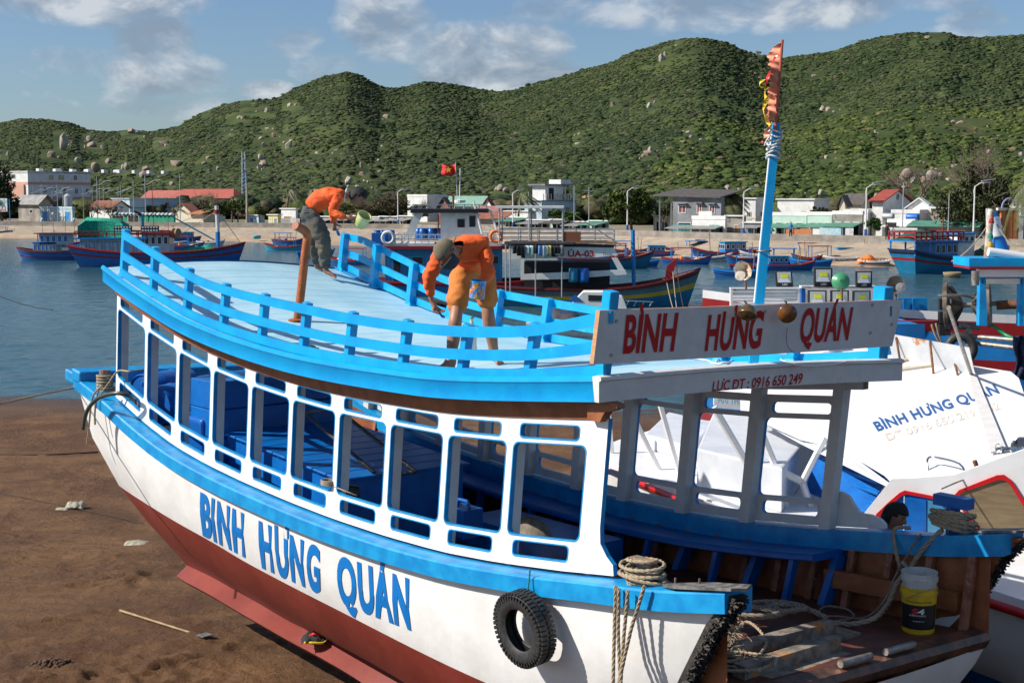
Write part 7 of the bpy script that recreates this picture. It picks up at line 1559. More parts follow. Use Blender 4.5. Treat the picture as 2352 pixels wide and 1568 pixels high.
for a, b in (((1396, 931), (1405, 1040)), ((1438, 922), (1514, 1078)), ((1517, 932), (1562, 1092)), ((1585, 900), (1600, 990))): q = hz(*b); bars('stanchion', [[q, at(a[0], a[1], q.y)]], .042, M_FG, t, 6)
Yf = hz(1735, 1150).y - .4; F_ = lambda u, v: at(u, v, Yf)
bars('roof_frame', [[F_(1640, 935), F_(1721, 1073)], [F_(1721, 1073), F_(1738, 1150)], [F_(1721, 1073), F_(1786, 1082)], [F_(1790, 1080), F_(1843, 1106)], [F_(1843, 1106), F_(1895, 1005)], [F_(1843, 1106), F_(1864, 1170)], [F_(1786, 1082), F_(1806, 1165)], [F_(1735, 960), F_(1786, 1082)]], .05, M_FG, t, 6)
# second awning sheet and lettering of a boat farther left, seen through the windows
sheet('rear_board', [at(1640, 900, 25), at(1800, 905, 25), at(1800, 950, 25), at(1640, 935, 25)], (0, .1, .05), M_FG, t)
lm = text_mb('HẢI THÁI BIỂN', lambda x, y: at(1650 + 95 * x, 925 + 8 * x - 14 * y, 24.95), offset=.02); lm.build('pale_blue_letters', mat('pale_blue_letters', (.16, .42, .58), .5), t)
# ---- blue and red fishing boat with net winch and lamp racks, behind
t3 = thing('fishing_boat', at(2150, 900, 27), 'blue and red fishing boat with a net winch and racks of floodlights', 'boat')
Z3 = lambda u, v, Y=26.5: at(u, v, Y)
mb = MB(); rows = []
for i in range(12):
    x = 3.6 + i * .85; Y = 25.6 - .12 * i; bow = (1 - i / 11) ** 3
    rows.append([Vector((x, Y + q + bow * 1.2, z + bow * .35)) for z, q in ((-2.12, 0), (-2.27, .02), (-2.50, .04), (-2.95, .06), (-3.12, .08), (-3.7, .2), (-4.5, .4), (-6.6, 1.2))])
mb.m = []; mb.grid([list(c) for c in zip(*rows)], mis=[0, 1, 2, 1, 2, 2, 1]); mb.build('hull', [M_FG, HR, HB2], t3)
mb = MB(); mb.hexa([Vector(p) for p in ((3.8, 27, -2.9), (12.9, 25.1, -2.9), (12.9, 28, -2.9), (3.8, 28, -2.9), (3.8, 27, -2.8), (12.9, 25.1, -2.8), (12.9, 28, -2.8), (3.8, 28, -2.8))]); mb.build('deck', M_WOODF, t3)
def rect3(name, u0, v0, u1, v1, Y, m, th=.08): return sheet(name, [Z3(u0, v1, Y), Z3(u1, v1, Y), Z3(u1, v0, Y), Z3(u0, v0, Y)], (0, th, 0), m, t3)
o = rect3('cabin', 2010, 744, 2124, 815, 24.0, HB2, 1.4); bevel(o, .12, 3); rect3('cabin_window', 2088, 784, 2108, 806, 23.96, M_SH, .03); rect3('crate_panel', 2063, 684, 2130, 742, 26.0, M_BLUE2, .08)
for u in (2075, 2096): rect3('panel_batten', u, 686, u + 8, 742, 25.93, HB2, .05)
rect3('red_beam', 2052, 737, 2200, 758, 24.5, HR, .16); rect3('winch_post', 2172, 672, 2184, 770, 24.6, M_OLDW, .12)
for v in (686, 716, 745): rect3('fender_block', 2158, v, 2172, v + 26, 24.4, M_RUBBER, .1)
# net winch: two dished discs with ribs on an axle
c = Z3(2222, 700, 23.4); axd = Vector((.93, -.35, .08)).normalized()
for s, nm in ((-1, 'winch_disc'), (1, 'winch_disc')):
    mb = MB(); cc = c + axd * s * .20; mb.lathe(cc, axd * s, [(.05, -.14), (.12, -.10), (.36, .10), (.385, .10), (.385, .16), (.34, .17), (.08, .02), (.01, .02)], 26); mb.build(nm, mat('worn_bronze', (.10, .075, .05), .5, (.24, .20, .15), 6, .003, 30, metal=.3), t3, smooth=True, auto=40)
    mb = MB(); x = axd.orthogonal().normalized(); y = axd.cross(x)
    for k in range(6): d = x * math.cos(k * 1.047) + y * math.sin(k * 1.047); mb.beam(cc - axd * s * .1 + d * .08, cc + axd * s * .05 + d * .34, .07, .05, axd)
    mb.build('winch_rib', M_RUBBER, t3)
bars('winch_axle', [[c - axd * .35, c + axd * .62]], .04, M_STEEL, t3); bars('hydraulic_motor', [[c + axd * .45 + Vector((0, -.02, -.03)), c + axd * .78 + Vector((0, -.02, -.03))]], .075, M_RUSTD, t3); bars('winch_handle', [[Z3(2155, 679, 23.1), Z3(2215, 678, 23.0), Z3(2236, 683, 23.2)]], .025, M_STEEL, t3)
bars('winch_stand', [[Z3(2224, 752, 23.4), Z3(2224, 800, 23.4)], [Z3(2200, 748, 23.4), Z3(2250, 750, 23.4)]], .06, M_STEEL, t3)
for v0, v1 in ((772, 782), (786, 800)): bars('davit_arm', [[Z3(2226, v0, 23.4), Z3(2346, v1, 22.6)]], .04, M_STEEL, t3)
bars('green_hose', [smooth_path([Z3(2266, 742, 23.2), Z3(2285, 750, 23.1), Z3(2308, 768, 23), Z3(2330, 782, 22.8), Z3(2336, 820, 22.6)], 5)], .03, mat('green_hose', (.0, .22, .07), .35), t3)
bars('white_rope_strand', [sag(Z3(2150, 742, 24), Z3(2170, 790, 24), .1), sag(Z3(2140, 745, 24), Z3(2160, 786, 24), .05)], .02, M_ROPE, t3)
# its canopy on the right edge
rect3('canopy_edge', 2226, 593, 2460, 612, 21.8, M_BLUE, .8); rect3('canopy_trim', 2227, 613, 2460, 618, 21.75, HR, .8); rect3('canopy_beam', 2248, 619, 2460, 636, 21.85, M_FG, .12); rect3('canopy_under', 2255, 640, 2460, 652, 22.0, M_GREYW, .5)
for u0, u1 in ((2249, 2268), (2341, 2352)): o = sheet('canopy_post', [Z3(u0, 748, 22.0), Z3(u1, 748, 22.0), Z3(u1 - 4 if u0 < 2300 else u1, 630, 22.0), Z3(u0 + 2, 630, 22.0)], (0, .14, 0), M_BLUE2, t3)
bars('vent_pipe', [[Z3(2240, 655, 21.7), Z3(2240, 622, 21.7)]], .06, M_STEEL, t3)
mb = MB(); rows = []; pA, pB = Z3(2200, 535, 21.9), Z3(2460, 640, 21.9)
bars('boom', [[Z3(2270, 578, 22), Z3(2460, 607, 22)]], .07, M_FG, t3); bars('signal_mast', [[Z3(2173 + 94, 592, 22.3), Z3(2277, 480, 22.3)]], .055, mat('rusty_white_mast', (.6, .58, .52), .6, (.35, .18, .08), 5), t3)
bars('derrick', [[Z3(2304, 575, 22.5), Z3(2291, 543, 22.5)]], .10, HB2, t3); bars('derrick_top', [[Z3(2291, 543, 22.5), Z3(2280, 500, 22.5)]], .10, M_FG, t3)
for (u, v, m_) in ((2277, 507, HR), (2275, 541, M_GN), (2274, 561, HY)): mb = MB(); mb.lathe(Z3(u, v + 6, 22.1), (0, 0, 1), [(.045, 0), (.042, .03), (.025, .075), (.01, .08)], 10); mb.build('signal_lamp', m_, t3)
mb = MB(); mb.lathe(Z3(2283, 494, 22.5), (0, 0, 1), [(.01, -.07), (.05, -.05), (.07, 0), (.05, .05), (.01, .07)], 12); mb.build('blue_float', HB, t3)
rope3 = [sag(Z3(2186, 600, 23), Z3(2276, 505, 22.3), .1), sag(Z3(2290, 515, 22.3), Z3(2345, 560, 22), .1)]; bars('rigging', rope3, .012, M_ROPE, t3, 5)
# lamp racks beside the mast
def rack(u0, u1, v0, v1, Y, n, lab):
    for i in range(n):
        v = lerp(v0 + 3, v1, (i + .5) / n); rect3('louvre_slat', u0 + 5, v - 2.6, u1 - 4, v + 2.2, Y - .02 * (i % 2), M_GREYW if i % 2 else M_FG, .05)
    for u in (u0, u1 - 5): rect3('rack_side', u, v0, u + 5, v1 + 4, Y - .06, M_GREYW, .12)
    rect3('rack_top', u0, v0 - 3, u1, v0, Y - .07, M_GREYW, .16)
rack(1678, 1838, 664, 702, 25.5, 5, ''); rect3('rack_back', 1845, 662, 2012, 702, 25.6, M_GREYW, .06); rect3('rack_top', 1842, 657, 2014, 662, 25.3, M_GREYW, .25)
rect3('rack_edge', 1842, 663, 1850, 702, 25.3, M_DBLUE, .2)
M_LEDG = mat('floodlight_glass', (.50, .53, .52), .15, spec=.6); M_LEDY = mat('led_chip', (.70, .74, .02), .4); M_LEDW = mat('floodlight_reflector', (.66, .74, .82), .2)
for i, (u0, v0, w, h, txt, lab) in enumerate([(1784, 622, 38, 37, 1, 'tilted black LED floodlight standing on the rack just right of the mast'), (1871, 616, 41, 43, 1, 'largest black LED floodlight standing on the rack'), (1967, 623, 36, 37, 1, 'black LED floodlight right of the green dome'), (1857, 667, 42, 32, 0, 'leftmost floodlight of the lower row behind the name board'), (1909, 667, 41, 32, 0, 'middle floodlight of the lower row behind the name board'), (1960, 668, 40, 32, 0, 'rightmost floodlight of the lower row behind the name board')]):
    Y = 25.2 if txt else 25.0; tl = thing('floodlight', Z3(u0 + w / 2, v0 + h, Y), lab, 'floodlight', 'LED floodlights on the rack')
    sk = (-3 if i == 0 else 0); Q = lambda x, y, d=0: Z3(u0 + w * x + sk * (1 - y), v0 + h * y, Y - d); gl = .72 if txt else .95
    def sh(nm, x0, x1, y0, y1, d, m_, th, tx=0): sheet(nm, [Q(x0, y1, d), Q(x1, y1, d), Q(x1 - tx, y0, d), Q(x0 + tx, y0, d)], (0, th, 0), m_, tl)
    sh('housing', 0, 1, 0, 1, 0, HK, .09); sh('glass', .09, .91, .07, gl, .012, M_LEDG, .01); sh('led_chip', .32, .72, .28 * gl + .02, .62 * gl, .02, M_LEDY, .006); sh('reflector', .14, .86, .66 * gl, gl, .02, M_LEDW, .006, .12)
    if txt: m2 = text_mb('LED', lambda x, y: Q(.35 + .32 * x, .90 - .11 * y, .008), offset=.03); m2.build('printed_word', M_WHITE, tl)
def shade_lamp(lab, c, ax, r, m_out, bulb_off, side=True, inner=M_FG):
    t_ = thing('deck_lamp', c, lab, 'lamp'); ax = Vector(ax).normalized(); mb = MB(); mb.lathe(c, ax, [(.02, -.55 * r), (r * .35, -.5 * r), (r * .8, -.25 * r), (r, .05 * r), (r * 1.02, .06 * r), (r * .96, .04 * r), (r * .76, -.2 * r), (r * .3, -.42 * r), (.01, -.45 * r)], 24); mb.build('lamp_shade', m_out, t_, smooth=True, auto=60)
    if bulb_off is not None:
        b = c + Vector(bulb_off); mb = MB(); mb.lathe(b, ax, [(.02, -.9 * r), (.16 * r, -.6 * r), (.45 * r, -.2 * r), (.55 * r, .1 * r), (.42 * r, .42 * r), (.01, .58 * r)], 16)
        g = bpy.data.materials.get('clear_bulb') or bpy.data.materials.new('clear_bulb'); g.use_nodes = True; bs = g.node_tree.nodes['Principled BSDF']; bs.inputs['Transmission Weight'].default_value = .85; bs.inputs['Roughness'].default_value = .03; bs.inputs['Base Color'].default_value = (.92, .95, .96, 1); bs.inputs['IOR'].default_value = 1.15; mb.build('bulb', g, t_, smooth=True)
    bars('bracket', [[c - ax * .3 * r, c - ax * .3 * r + Vector((.03, 0, -.35))]], .02, M_RUSTD, t_); return t_
shade_lamp('lamp with a rust-spotted white shade and clear bulb left of the mast', Z3(1707, 621, 24.5), (-.6, -.7, -.25), .17, mat('rust_spotted_enamel', (.62, .52, .38), .5, (.30, .13, .04), 9, lo=.5, hi=.62), (-.06, -.10, -.08))
shade_lamp('lamp with a brown steel reflector above the right end of the name board', Z3(2057, 654, 24.5), (-.05, -1, -.05), .155, mat('brown_enamel', (.10, .075, .05), .35, (.18, .14, .10), 5), (.06, -.08, -.04))
shade_lamp('green domed lamp shade on the floodlight rack', Z3(1931, 646, 24.9), (.1, .95, -.2), .155, mat('green_enamel', (.05, .26, .12), .35), None)
mb = MB(); c = Z3(2207, 800, 23.2); mb.xf(Matrix.Identity(4)); ax = Vector((-.2, -.95, .1)).normalized(); x = ax.orthogonal().normalized(); y = ax.cross(x)
mb.tube([c + (x * math.cos(a) + y * math.sin(a)) * .20 for a in [2 * math.pi * i / 26 for i in range(26)]], .075, 10, closed=True); tag(mb.build('tyre', M_RUBBER, smooth=True), 'black tyre fender hanging on the blue and red winch boat', 'tyre')
mb = MB(); rows = [[Z3(lerp(2330, 2372, i / 6) - 4 * math.sin(j), lerp(772, 872, j / 8) + 3 * math.sin(i * 2), 22.2 - .1 * math.sin(i * 1.9 + j * .5)) for i in range(7)] for j in range(9)]
mb.grid(rows); o = mb.build('jacket', mat('navy_cloth', (.012, .018, .05), .85, (.02, .03, .08), 4), smooth=True); mo = o.modifiers.new('cloth', 'SOLIDIFY'); mo.thickness = .03; tag(o, 'dark navy jacket hanging on the winch boat at the right edge', 'jacket')
# ================================================================ people: one skinned surface per body, clothing as shaped layers
def skin_chain(name, chains, mats_, par, sub=2, mat_fn=None, root=None):
    """chains: lists of (point, radius); equal points are welded into one skeleton"""
    V = []; E_ = []; RR = []; idx = {}
    for ch in chains:
        prev = None
        for p, r in ch:
            k = tuple(round(x, 4) for x in p)
            if k not in idx: idx[k] = len(V); V.append(Vector(p)); RR.append(r)
            i = idx[k]
            if prev is not None and prev != i: E_.append((prev, i))
            prev = i
    me = bpy.data.meshes.new(name); me.from_pydata([tuple(v) for v in V], E_, []); o = bpy.data.objects.new(name, me); COL.objects.link(o)
    sm = o.modifiers.new('skin', 'SKIN'); sm.use_smooth_shade = True
    for i, d in enumerate(me.skin_vertices[0].data):
        r = RR[i]; d.radius = (r, r) if not isinstance(r, tuple) else r; d.use_root = (i == 0)
    ss = o.modifiers.new('sub', 'SUBSURF'); ss.levels = sub; ss.render_levels = sub
    bpy.context.view_layer.update(); dg = bpy.context.evaluated_depsgraph_get(); m2 = bpy.data.meshes.new_from_object(o.evaluated_get(dg)); m2.name = name
    bpy.data.objects.remove(o); o = bpy.data.objects.new(name, m2); COL.objects.link(o)
    m2.materials.clear()
    for m in (mats_ if isinstance(mats_, list) else [mats_]): m2.materials.append(m)
    if mat_fn:
        for p in m2.polygons: p.material_index = mat_fn(p.center)
    for p in m2.polygons: p.use_smooth = True
    if par is not None: o.parent = par; o.matrix_parent_inverse = Matrix.Translation(-par.location)
    return o
M_SKIN = mat('tanned_skin', (.30, .135, .075), .5, (.35, .165, .095), 12, .001, 60); M_SKIND = mat('dark_tanned_skin', (.22, .095, .055), .5, (.27, .12, .07), 12, .001, 60)
M_SHIRT = mat('orange_shirt', (.80, .115, .012), .8, (.68, .085, .010), 5, .022, 8); M_SHORT = mat('ochre_shorts', (.55, .185, .032), .85, (.46, .15, .028), 5, .018, 8)
M_PANT = mat('paint_stained_trousers', (.07, .075, .075), .9, (.15, .11, .06), 3.5, .03, 7, lo=.45, hi=.65); M_HAIR = mat('black_hair', (.004, .0035, .0035), .75, (.010, .009, .009), 40, .006, 60); M_CAP = mat('olive_cap', (.14, .115, .075), .9, (.18, .15, .10), 8, .003, 60); M_MASK = mat('dark_face_mask', (.03, .035, .045), .8)
def head(par, c, face, up, r, skin, hair=True, nm='head'):
    """face: unit vector the face looks along, up: crown direction"""
    f = Vector(face).normalized(); u = Vector(up); u = (u - f * u.dot(f)).normalized(); s = f.cross(u); import bmesh
    bm = bmesh.new(); bmesh.ops.create_uvsphere(bm, u_segments=28, v_segments=20, radius=1)
    for v in bm.verts:
        x, y, z = v.co           # x side, y face, z up
        jaw = max(0, -z); w = .76 - .22 * jaw ** 1.5; d = .95 - .10 * jaw; yy = y
        if y > 0:
            nose = math.exp(-((x / .16) ** 2) - ((z + .12) / .22) ** 2) * .30 * (1 if z > -.34 else .2); brow = math.exp(-((z - .22) / .10) ** 2) * .05; eye = -math.exp(-((abs(x) - .33) / .15) ** 2 - ((z - .06) / .09) ** 2) * .11; lip = math.exp(-((x / .26) ** 2) - ((z + .48) / .09) ** 2) * .08; chin = math.exp(-((x / .25) ** 2) - ((z + .85) / .16) ** 2) * .14
            yy += nose + brow + eye + lip + chin
        else: yy *= 1.05 - .25 * jaw
        v.co = Vector((x * w, yy * d, z * 1.12))
    bm.transform(Matrix((( s.x*r, f.x*r, u.x*r, c[0]), (s.y*r, f.y*r, u.y*r, c[1]), (s.z*r, f.z*r, u.z*r, c[2]), (0, 0, 0, 1)))); me = bpy.data.meshes.new(nm); bm.to_mesh(me); bm.free(); me.materials.append(skin)
    for p in me.polygons: p.use_smooth = True
    o = bpy.data.objects.new(nm, me); COL.objects.link(o); o.parent = par; o.matrix_parent_inverse = Matrix.Translation(-par.location)
    P_ = lambda x, y, z: Vector(c) + (s * x + f * y + u * z) * r
    for sg in (-1, 1):
        mb = MB(); mb.lathe(P_(sg * .76, -.05, .0), s * sg + f * .2, [(.01, -.05 * r), (.15 * r, .0), (.20 * r, .06 * r), (.15 * r, .10 * r), (.08 * r, .05 * r), (.01, .04 * r)], 12); mb.build('ear', skin, o, smooth=True)
        mb = MB(); mb.lathe(P_(sg * .31, .78, .07), f, [(.10 * r, 0), (.085 * r, .04 * r), (.01, .055 * r)], 10); mb.build('eye', M_SH, o, smooth=True)
        mb = MB(); mb.tube([P_(sg * .48, .80, .24), P_(sg * .3, .90, .28), P_(sg * .14, .92, .24)], .04 * r, 5); mb.build('eyebrow', M_HAIR, o)
    if hair:
        bm = bmesh.new(); bmesh.ops.create_uvsphere(bm, u_segments=32, v_segments=24, radius=1); rs = random.Random(2)
        dele = [v for v in bm.verts if (v.co.y > .42 and v.co.z < .38) or (v.co.z < -.62) or (v.co.y > .10 and v.co.z < .05)]; bmesh.ops.delete(bm, geom=dele, context='VERTS')
        for v in bm.verts: k = 1.15 + .06 * mn.noise(v.co * 4) + (.10 if v.co.y > .1 else 0) * max(0, v.co.z); v.co = Vector((v.co.x * .80 * k, v.co.y * .97 * k, v.co.z * 1.13 * k))
        bm.transform(Matrix(((s.x*r, f.x*r, u.x*r, c[0]), (s.y*r, f.y*r, u.y*r, c[1]), (s.z*r, f.z*r, u.z*r, c[2]), (0, 0, 0, 1)))); me = bpy.data.meshes.new('hair'); bm.to_mesh(me); bm.free(); me.materials.append(M_HAIR)
        for p in me.polygons: p.use_smooth = True
        h = bpy.data.objects.new('hair', me); COL.objects.link(h); h.parent = par; h.matrix_parent_inverse = Matrix.Translation(-par.location); mo = h.modifiers.new('thick', 'SOLIDIFY'); mo.thickness = .012
    return o, P_
def hand_chains(wrist, direc, side, palmn, curl=.5, L=.17, thumb=1, wr=.022):
    """five finger chains rooted in the palm; direc: along the palm, side: towards the thumb, palmn: the way the fingers bend"""
    d, s, n = [Vector(x).normalized() for x in (direc, side, palmn)]; out = []; pal = wrist + d * L * .45
    out.append([(wrist, wr), (wrist + d * L * .22, (.026)), (pal, .026)])
    for i, (off, ln) in enumerate(((.42, .40), (.14, .45), (-.14, .42), (-.40, .34))):
        b = wrist + d * L * .52 + s * off * L * .42; a1 = curl * .9 + .05 * i; a2 = curl * 1.9
        p1 = b + (d * math.cos(a1) + n * math.sin(a1)) * ln * L * .5; p2 = p1 + (d * math.cos(a2) + n * math.sin(a2)) * ln * L * .35; p3 = p2 + (d * math.cos(a2 * 1.25) + n * math.sin(a2 * 1.25)) * ln * L * .25
        out.append([(pal, .026), (b, .0105), (p1, .0098), (p2, .009), (p3, .0075)])
    tb = wrist + d * L * .18 + s * L * .20; out.append([(wrist + d * L * .22, .026), (tb, .014), (tb + (d * .6 + s * .55 + n * .45) * L * .26, .0115), (tb + (d * 1.0 + s * .5 + n * .9) * L * .40, .009)])
    return out
def foot_chains(ankle, heel, toe, r=.036):
    a, h, q = Vector(ankle), Vector(heel), Vector(toe); d = (q - h); s = Vector((d.y, -d.x, 0)).normalized(); out = [[(a, r), (h + Vector((0, 0, .035)), .034)], [(a, r), (h.lerp(q, .45) + Vector((0, 0, .045)), .034), (h.lerp(q, .72) + Vector((0, 0, .028)), .030)]]
    for i in range(5): b = h.lerp(q, .72) + Vector((0, 0, .028)); e = h.lerp(q, 1.0 - .035 * i) + s * (.032 - .018 * i) + Vector((0, 0, .012)); out.append([(b, .030), (b.lerp(e, .5) + s * (.012 - .008 * i) - Vector((0, 0, .006)), .0135), (e, .0105 if i else .013)])
    return out
# ---- the front man, painting the near rail: bent over, cap worn backwards, mask
t0, w0, z0 = onroof(1038, 858); YA = B(t0, w0, z0).y; t1, w1, z1 = onroof(1137, 836); YB = B(t1, w1, z1).y
zf = roofz(2.0, .5)
man = thing('person', B(2.3, .6, zf), 'person in orange shirt, ochre shorts and backwards cap painting the near rail', 'person')
G = lambda u, v, Y: at(u, v, Y)
Ym = YA; aL = G(1034, 850, YA + .02); aR = G(1136, 826, YB)
kL, kR = G(1046, 735, YA + .05), G(1122, 730, YB - .10); hL, hR = G(1060, 628, YA + .38), G(1112, 628, YB - .02); pel = (hL + hR) / 2 + Vector((0, .0, .10)); Yp = pel.y
ch = [[(pel, .07), (hL, .06), (kL.lerp(hL, .45), .06), (kL, .066), (kL.lerp(aL, .3) + Vector((0, .02, 0)), .070), (aL + Vector((0, 0, .05)), .040)], [(pel, .07), (hR, .06), (kR.lerp(hR, .45), .06), (kR, .066), (kR.lerp(aR, .3) + Vector((0, .02, 0)), .070), (aR + Vector((0, 0, .05)), .040)]]
ch += foot_chains(aL + Vector((0, 0, .05)), G(1044, 853, YA + .05), G(998, 851, YA - .10)); ch += foot_chains(aR + Vector((0, 0, .05)), G(1134, 834, YB + .04), G(1150, 838, YB - .10))
# torso comes towards us, head lower than the back
b1 = G(1087, 592, Yp - .12); b2 = G(1078, 572, Yp - .32); shc = G(1064, 566, Yp - .46); shR = G(1112, 572, Yp - .38); shL = G(1008, 590, Yp - .52); neck = G(1050, 577, Yp - .54); hd = G(1026, 584, Yp - .64)
eL = G(984, 638, Yp - .60); wL = G(991, 690, Yp - .58); eR = G(1122, 628, Yp - .56); wR = G(1109, 648, Yp - .70)
ch += [[(pel, .07), (b1, .08), (b2, .085), (shc, .06), (neck, .05), (hd, .05)]]
ch += [[(shc, .06), (shL, .045), (shL.lerp(eL, .5), .035), (eL, .03), (eL.lerp(wL, .5), .026), (wL, .024)], [(shc, .06), (shR, .045), (shR.lerp(eR, .5), .035), (eR, .03), (eR.lerp(wR, .5), .026), (wR, .024)]]
ch += hand_chains(wL, G(1004, 718, Yp - .60) - wL, Vector((.6, .4, .3)), Vector((.7, -.1, .3)), .55, .17)
ch += hand_chains(wR, G(1106, 676, Yp - .76) - wR, Vector((-.5, -.5, .5)), Vector((-.7, .2, -.4)), .5, .17)
body = skin_chain('body', ch, M_SKIN, man, 2)
def clothes(name, chains, m, par, disp=.008, seed=0):
    o = skin_chain(name, chains, m, par, 3); o.data.materials[0] = m
    for v in o.data.vertices: v.co += v.normal * (disp * (1.3 * mn.noise(v.co * 9 + Vector((seed, 0, 0))) + 1.0 * mn.noise(Vector((v.co.x * 12, v.co.y * 12, v.co.z * 30))) ))
    return o
g = .016
clothes('shirt', [[(pel.lerp(b1, .05), .135), (b1, .155 + g), (b2, .155 + g), (shc, .115 + g), (shc.lerp(neck, .45), .082)], [(shc, .10 + g), (shL, .074 + g), (shL.lerp(eL, .5), .058 + g), (eL, .048 + g), (eL.lerp(wL, .5), .036 + g), (eL.lerp(wL, .9), .026 + g)], [(shc, .10 + g), (shR, .074 + g), (shR.lerp(eR, .5), .058 + g), (eR, .048 + g), (eR.lerp(wR, .5), .036 + g), (eR.lerp(wR, .9), .026 + g)]], M_SHIRT, man, .014, 1)
clothes('shorts', [[(b1.lerp(pel, .55), .12), (pel, .15), (hL, .13), (kL.lerp(hL, .5), .115), (kL.lerp(hL, .16), .098)], [(pel, .15), (hR, .13), (kR.lerp(hR, .5), .115), (kR.lerp(hR, .16), .098)]], M_SHORT, man, .012, 4)
fdir = Vector((-.30, -.52, -.62)); updir = Vector((-.62, -.25, .50))
hm, HP = head(man, G(1027, 581, Yp - .70), fdir, updir, .112, M_SKIN, False)
mb = MB(); rows = []
for i in range(9):
    a = i / 8 * math.pi / 2; rows.append([HP(1.0 * .86 * math.cos(a) * math.cos(b), -.05 + 1.05 * math.cos(a) * math.sin(b), .22 + 1.02 * math.sin(a)) for b in [2 * math.pi * k / 24 for k in range(24)]])
mb.grid(rows, closed=True); mb.lathe(HP(0, -.05, 1.24), HP(0, 0, 1) - HP(0, 0, 0), [(.012, 0), (.012, .01), (.001, .014)], 8); o = mb.build('cap', M_CAP, man, smooth=True); mo = o.modifiers.new('thick', 'SOLIDIFY'); mo.thickness = .01
mb = MB(); mb.grid([[HP(.72 * math.cos(b) * q, -.55 - .95 * (q if 0 else 1) * math.sin(b) * (.55 + .75 * k / 3), .22 - .10 * k / 3 + .10 * abs(math.sin(b)) * 0) for b in [math.pi * j / 12 for j in range(13)]] for k, q in enumerate((1.1, 1.08, 1.04, .98))]); o = mb.build('cap_brim', M_CAP, man, smooth=True); mo = o.modifiers.new('thick', 'SOLIDIFY'); mo.thickness = .008
mb = MB(); mb.grid([[HP(.70 * k1 * math.cos(b), .22 + (.86 + bul) * k1 * math.sin(b), zz) for b in [math.pi * j / 12 for j in range(13)]] for zz, k1, bul in ((-.12, 1.10, .16), (-.35, 1.10, .14), (-.62, 1.02, .10), (-.95, .86, .05), (-1.10, .62, .0))]); o = mb.build('face_mask', M_MASK, man, smooth=True); mo = o.modifiers.new('thick', 'SOLIDIFY'); mo.thickness = .006
# brush and tin held
mb = MB(); pb_ = G(1003, 712, Yp - .62); pe = G(1019, 729, Yp - .58); mb.tube([pb_, pb_.lerp(pe, .75)], .009, 8, mi=0); mb.beam(pb_.lerp(pe, .72), pe, .045, .014, mi=1); tag(mb.build('paint_brush', [mat('brush_handle', (.06, .07, .08), .4), HB2]), 'paint brush in the hand of the man in the cap', 'brush')
tin = G(1095, 684, Yp - .72); mb = MB(); up = Vector((.10, -.12, 1)).normalized(); mb.lathe(tin, up, [(.001, 0), (.068, 0), (.070, .005), (.070, .15), (.074, .152), (.074, .16), (.063, .16), (.062, .12), (.001, .12)], 24, mis=[1, 1, 0, 1, 1, 1, 1, 2])
def label_mat():
    m = mat('printed_tin_label', (.75, .55, .03), .4, (.55, .04, .03), 28, chips=(.02, .20, .6), chip_lo=.50, chip_scale=24); return m
tag(mb.build('paint_tin', [label_mat(), M_BLUE, mat('wet_blue_paint', (.0, .10, .42), .12)], smooth=False), 'open tin of blue paint with a colourful label, held by the bending painter', 'tin')
# ---- the rear man, standing bent by the far rail with a yellow-green tub
tr, wr_, zr = onroof(750, 634)
FB = B(tr, wr_, zr); Y2 = FB.y
man2 = thing('person', FB, 'barefoot person in orange shirt and stained dark trousers bending at the far rail', 'person')
Q2 = lambda u, v, d=0: at(u, v, Y2 + d)
a1, a2 = Q2(748, 622, -.12), Q2(727, 612, .24); k1, k2 = Q2(745, 555, -.16), Q2(719, 550, .14); h1, h2 = Q2(712, 494, -.10), Q2(714, 492, .12); pl = (h1 + h2) / 2 + Vector((0, 0, .05))
sp1, sp2, sh = Q2(724, 468), Q2(750, 450), Q2(779, 448); sn, sf = Q2(778, 456, -.17), Q2(775, 455, .17); en, wn_ = Q2(760, 487, -.30), Q2(799, 501, -.36); ef, wf = Q2(764, 490, .22), Q2(768, 513, .28); nk, hc = Q2(799, 447), Q2(820, 449)
ch = [[(pl, .07), (h1, .06), (h1.lerp(k1, .5), .05), (k1, .045), (k1.lerp(a1, .35), .04), (a1, .034)], [(pl, .07), (h2, .06), (h2.lerp(k2, .5), .05), (k2, .045), (k2.lerp(a2, .35), .04), (a2, .034)], [(pl, .07), (sp1, .08), (sp2, .085), (sh, .065), (nk, .052), (hc, .05)],
      [(sh, .065), (sn, .045), (sn.lerp(en, .5), .035), (en, .03), (en.lerp(wn_, .5), .026), (wn_, .024)], [(sh, .065), (sf, .045), (sf.lerp(ef, .5), .035), (ef, .03), (ef.lerp(wf, .5), .026), (wf, .024)]]
ch += foot_chains(a1, Q2(742, 630, -.12), Q2(775, 640, -.20)); ch += foot_chains(a2, Q2(722, 619, .24), Q2(748, 623, .24))
ch += hand_chains(wn_, Q2(818, 504, -.36) - wn_, Vector((0, .1, 1)), Vector((.3, .9, .1)), .25, .18); ch += hand_chains(wf, Q2(768, 526, .30) - wf, Vector((.9, -.3, .2)), Vector((.4, .3, .3)), .7, .17)
skin_chain('body', ch, M_SKIND, man2, 2)
clothes('shirt', [[(pl.lerp(sp1, .10), .13), (sp1, .145 + g), (sp2, .145 + g), (sh, .105 + g), (sh.lerp(nk, .5), .08)], [(sh, .105 + g), (sn, .065 + g), (sn.lerp(en, .5), .052 + g), (en, .044 + g), (en.lerp(wn_, .5), .036 + g), (en.lerp(wn_, .92), .027 + g)], [(sh, .105 + g), (sf, .065 + g), (sf.lerp(ef, .5), .052 + g), (ef, .044 + g), (ef.lerp(wf, .5), .036 + g), (ef.lerp(wf, .92), .027 + g)]], M_SHIRT, man2, .014, 7)
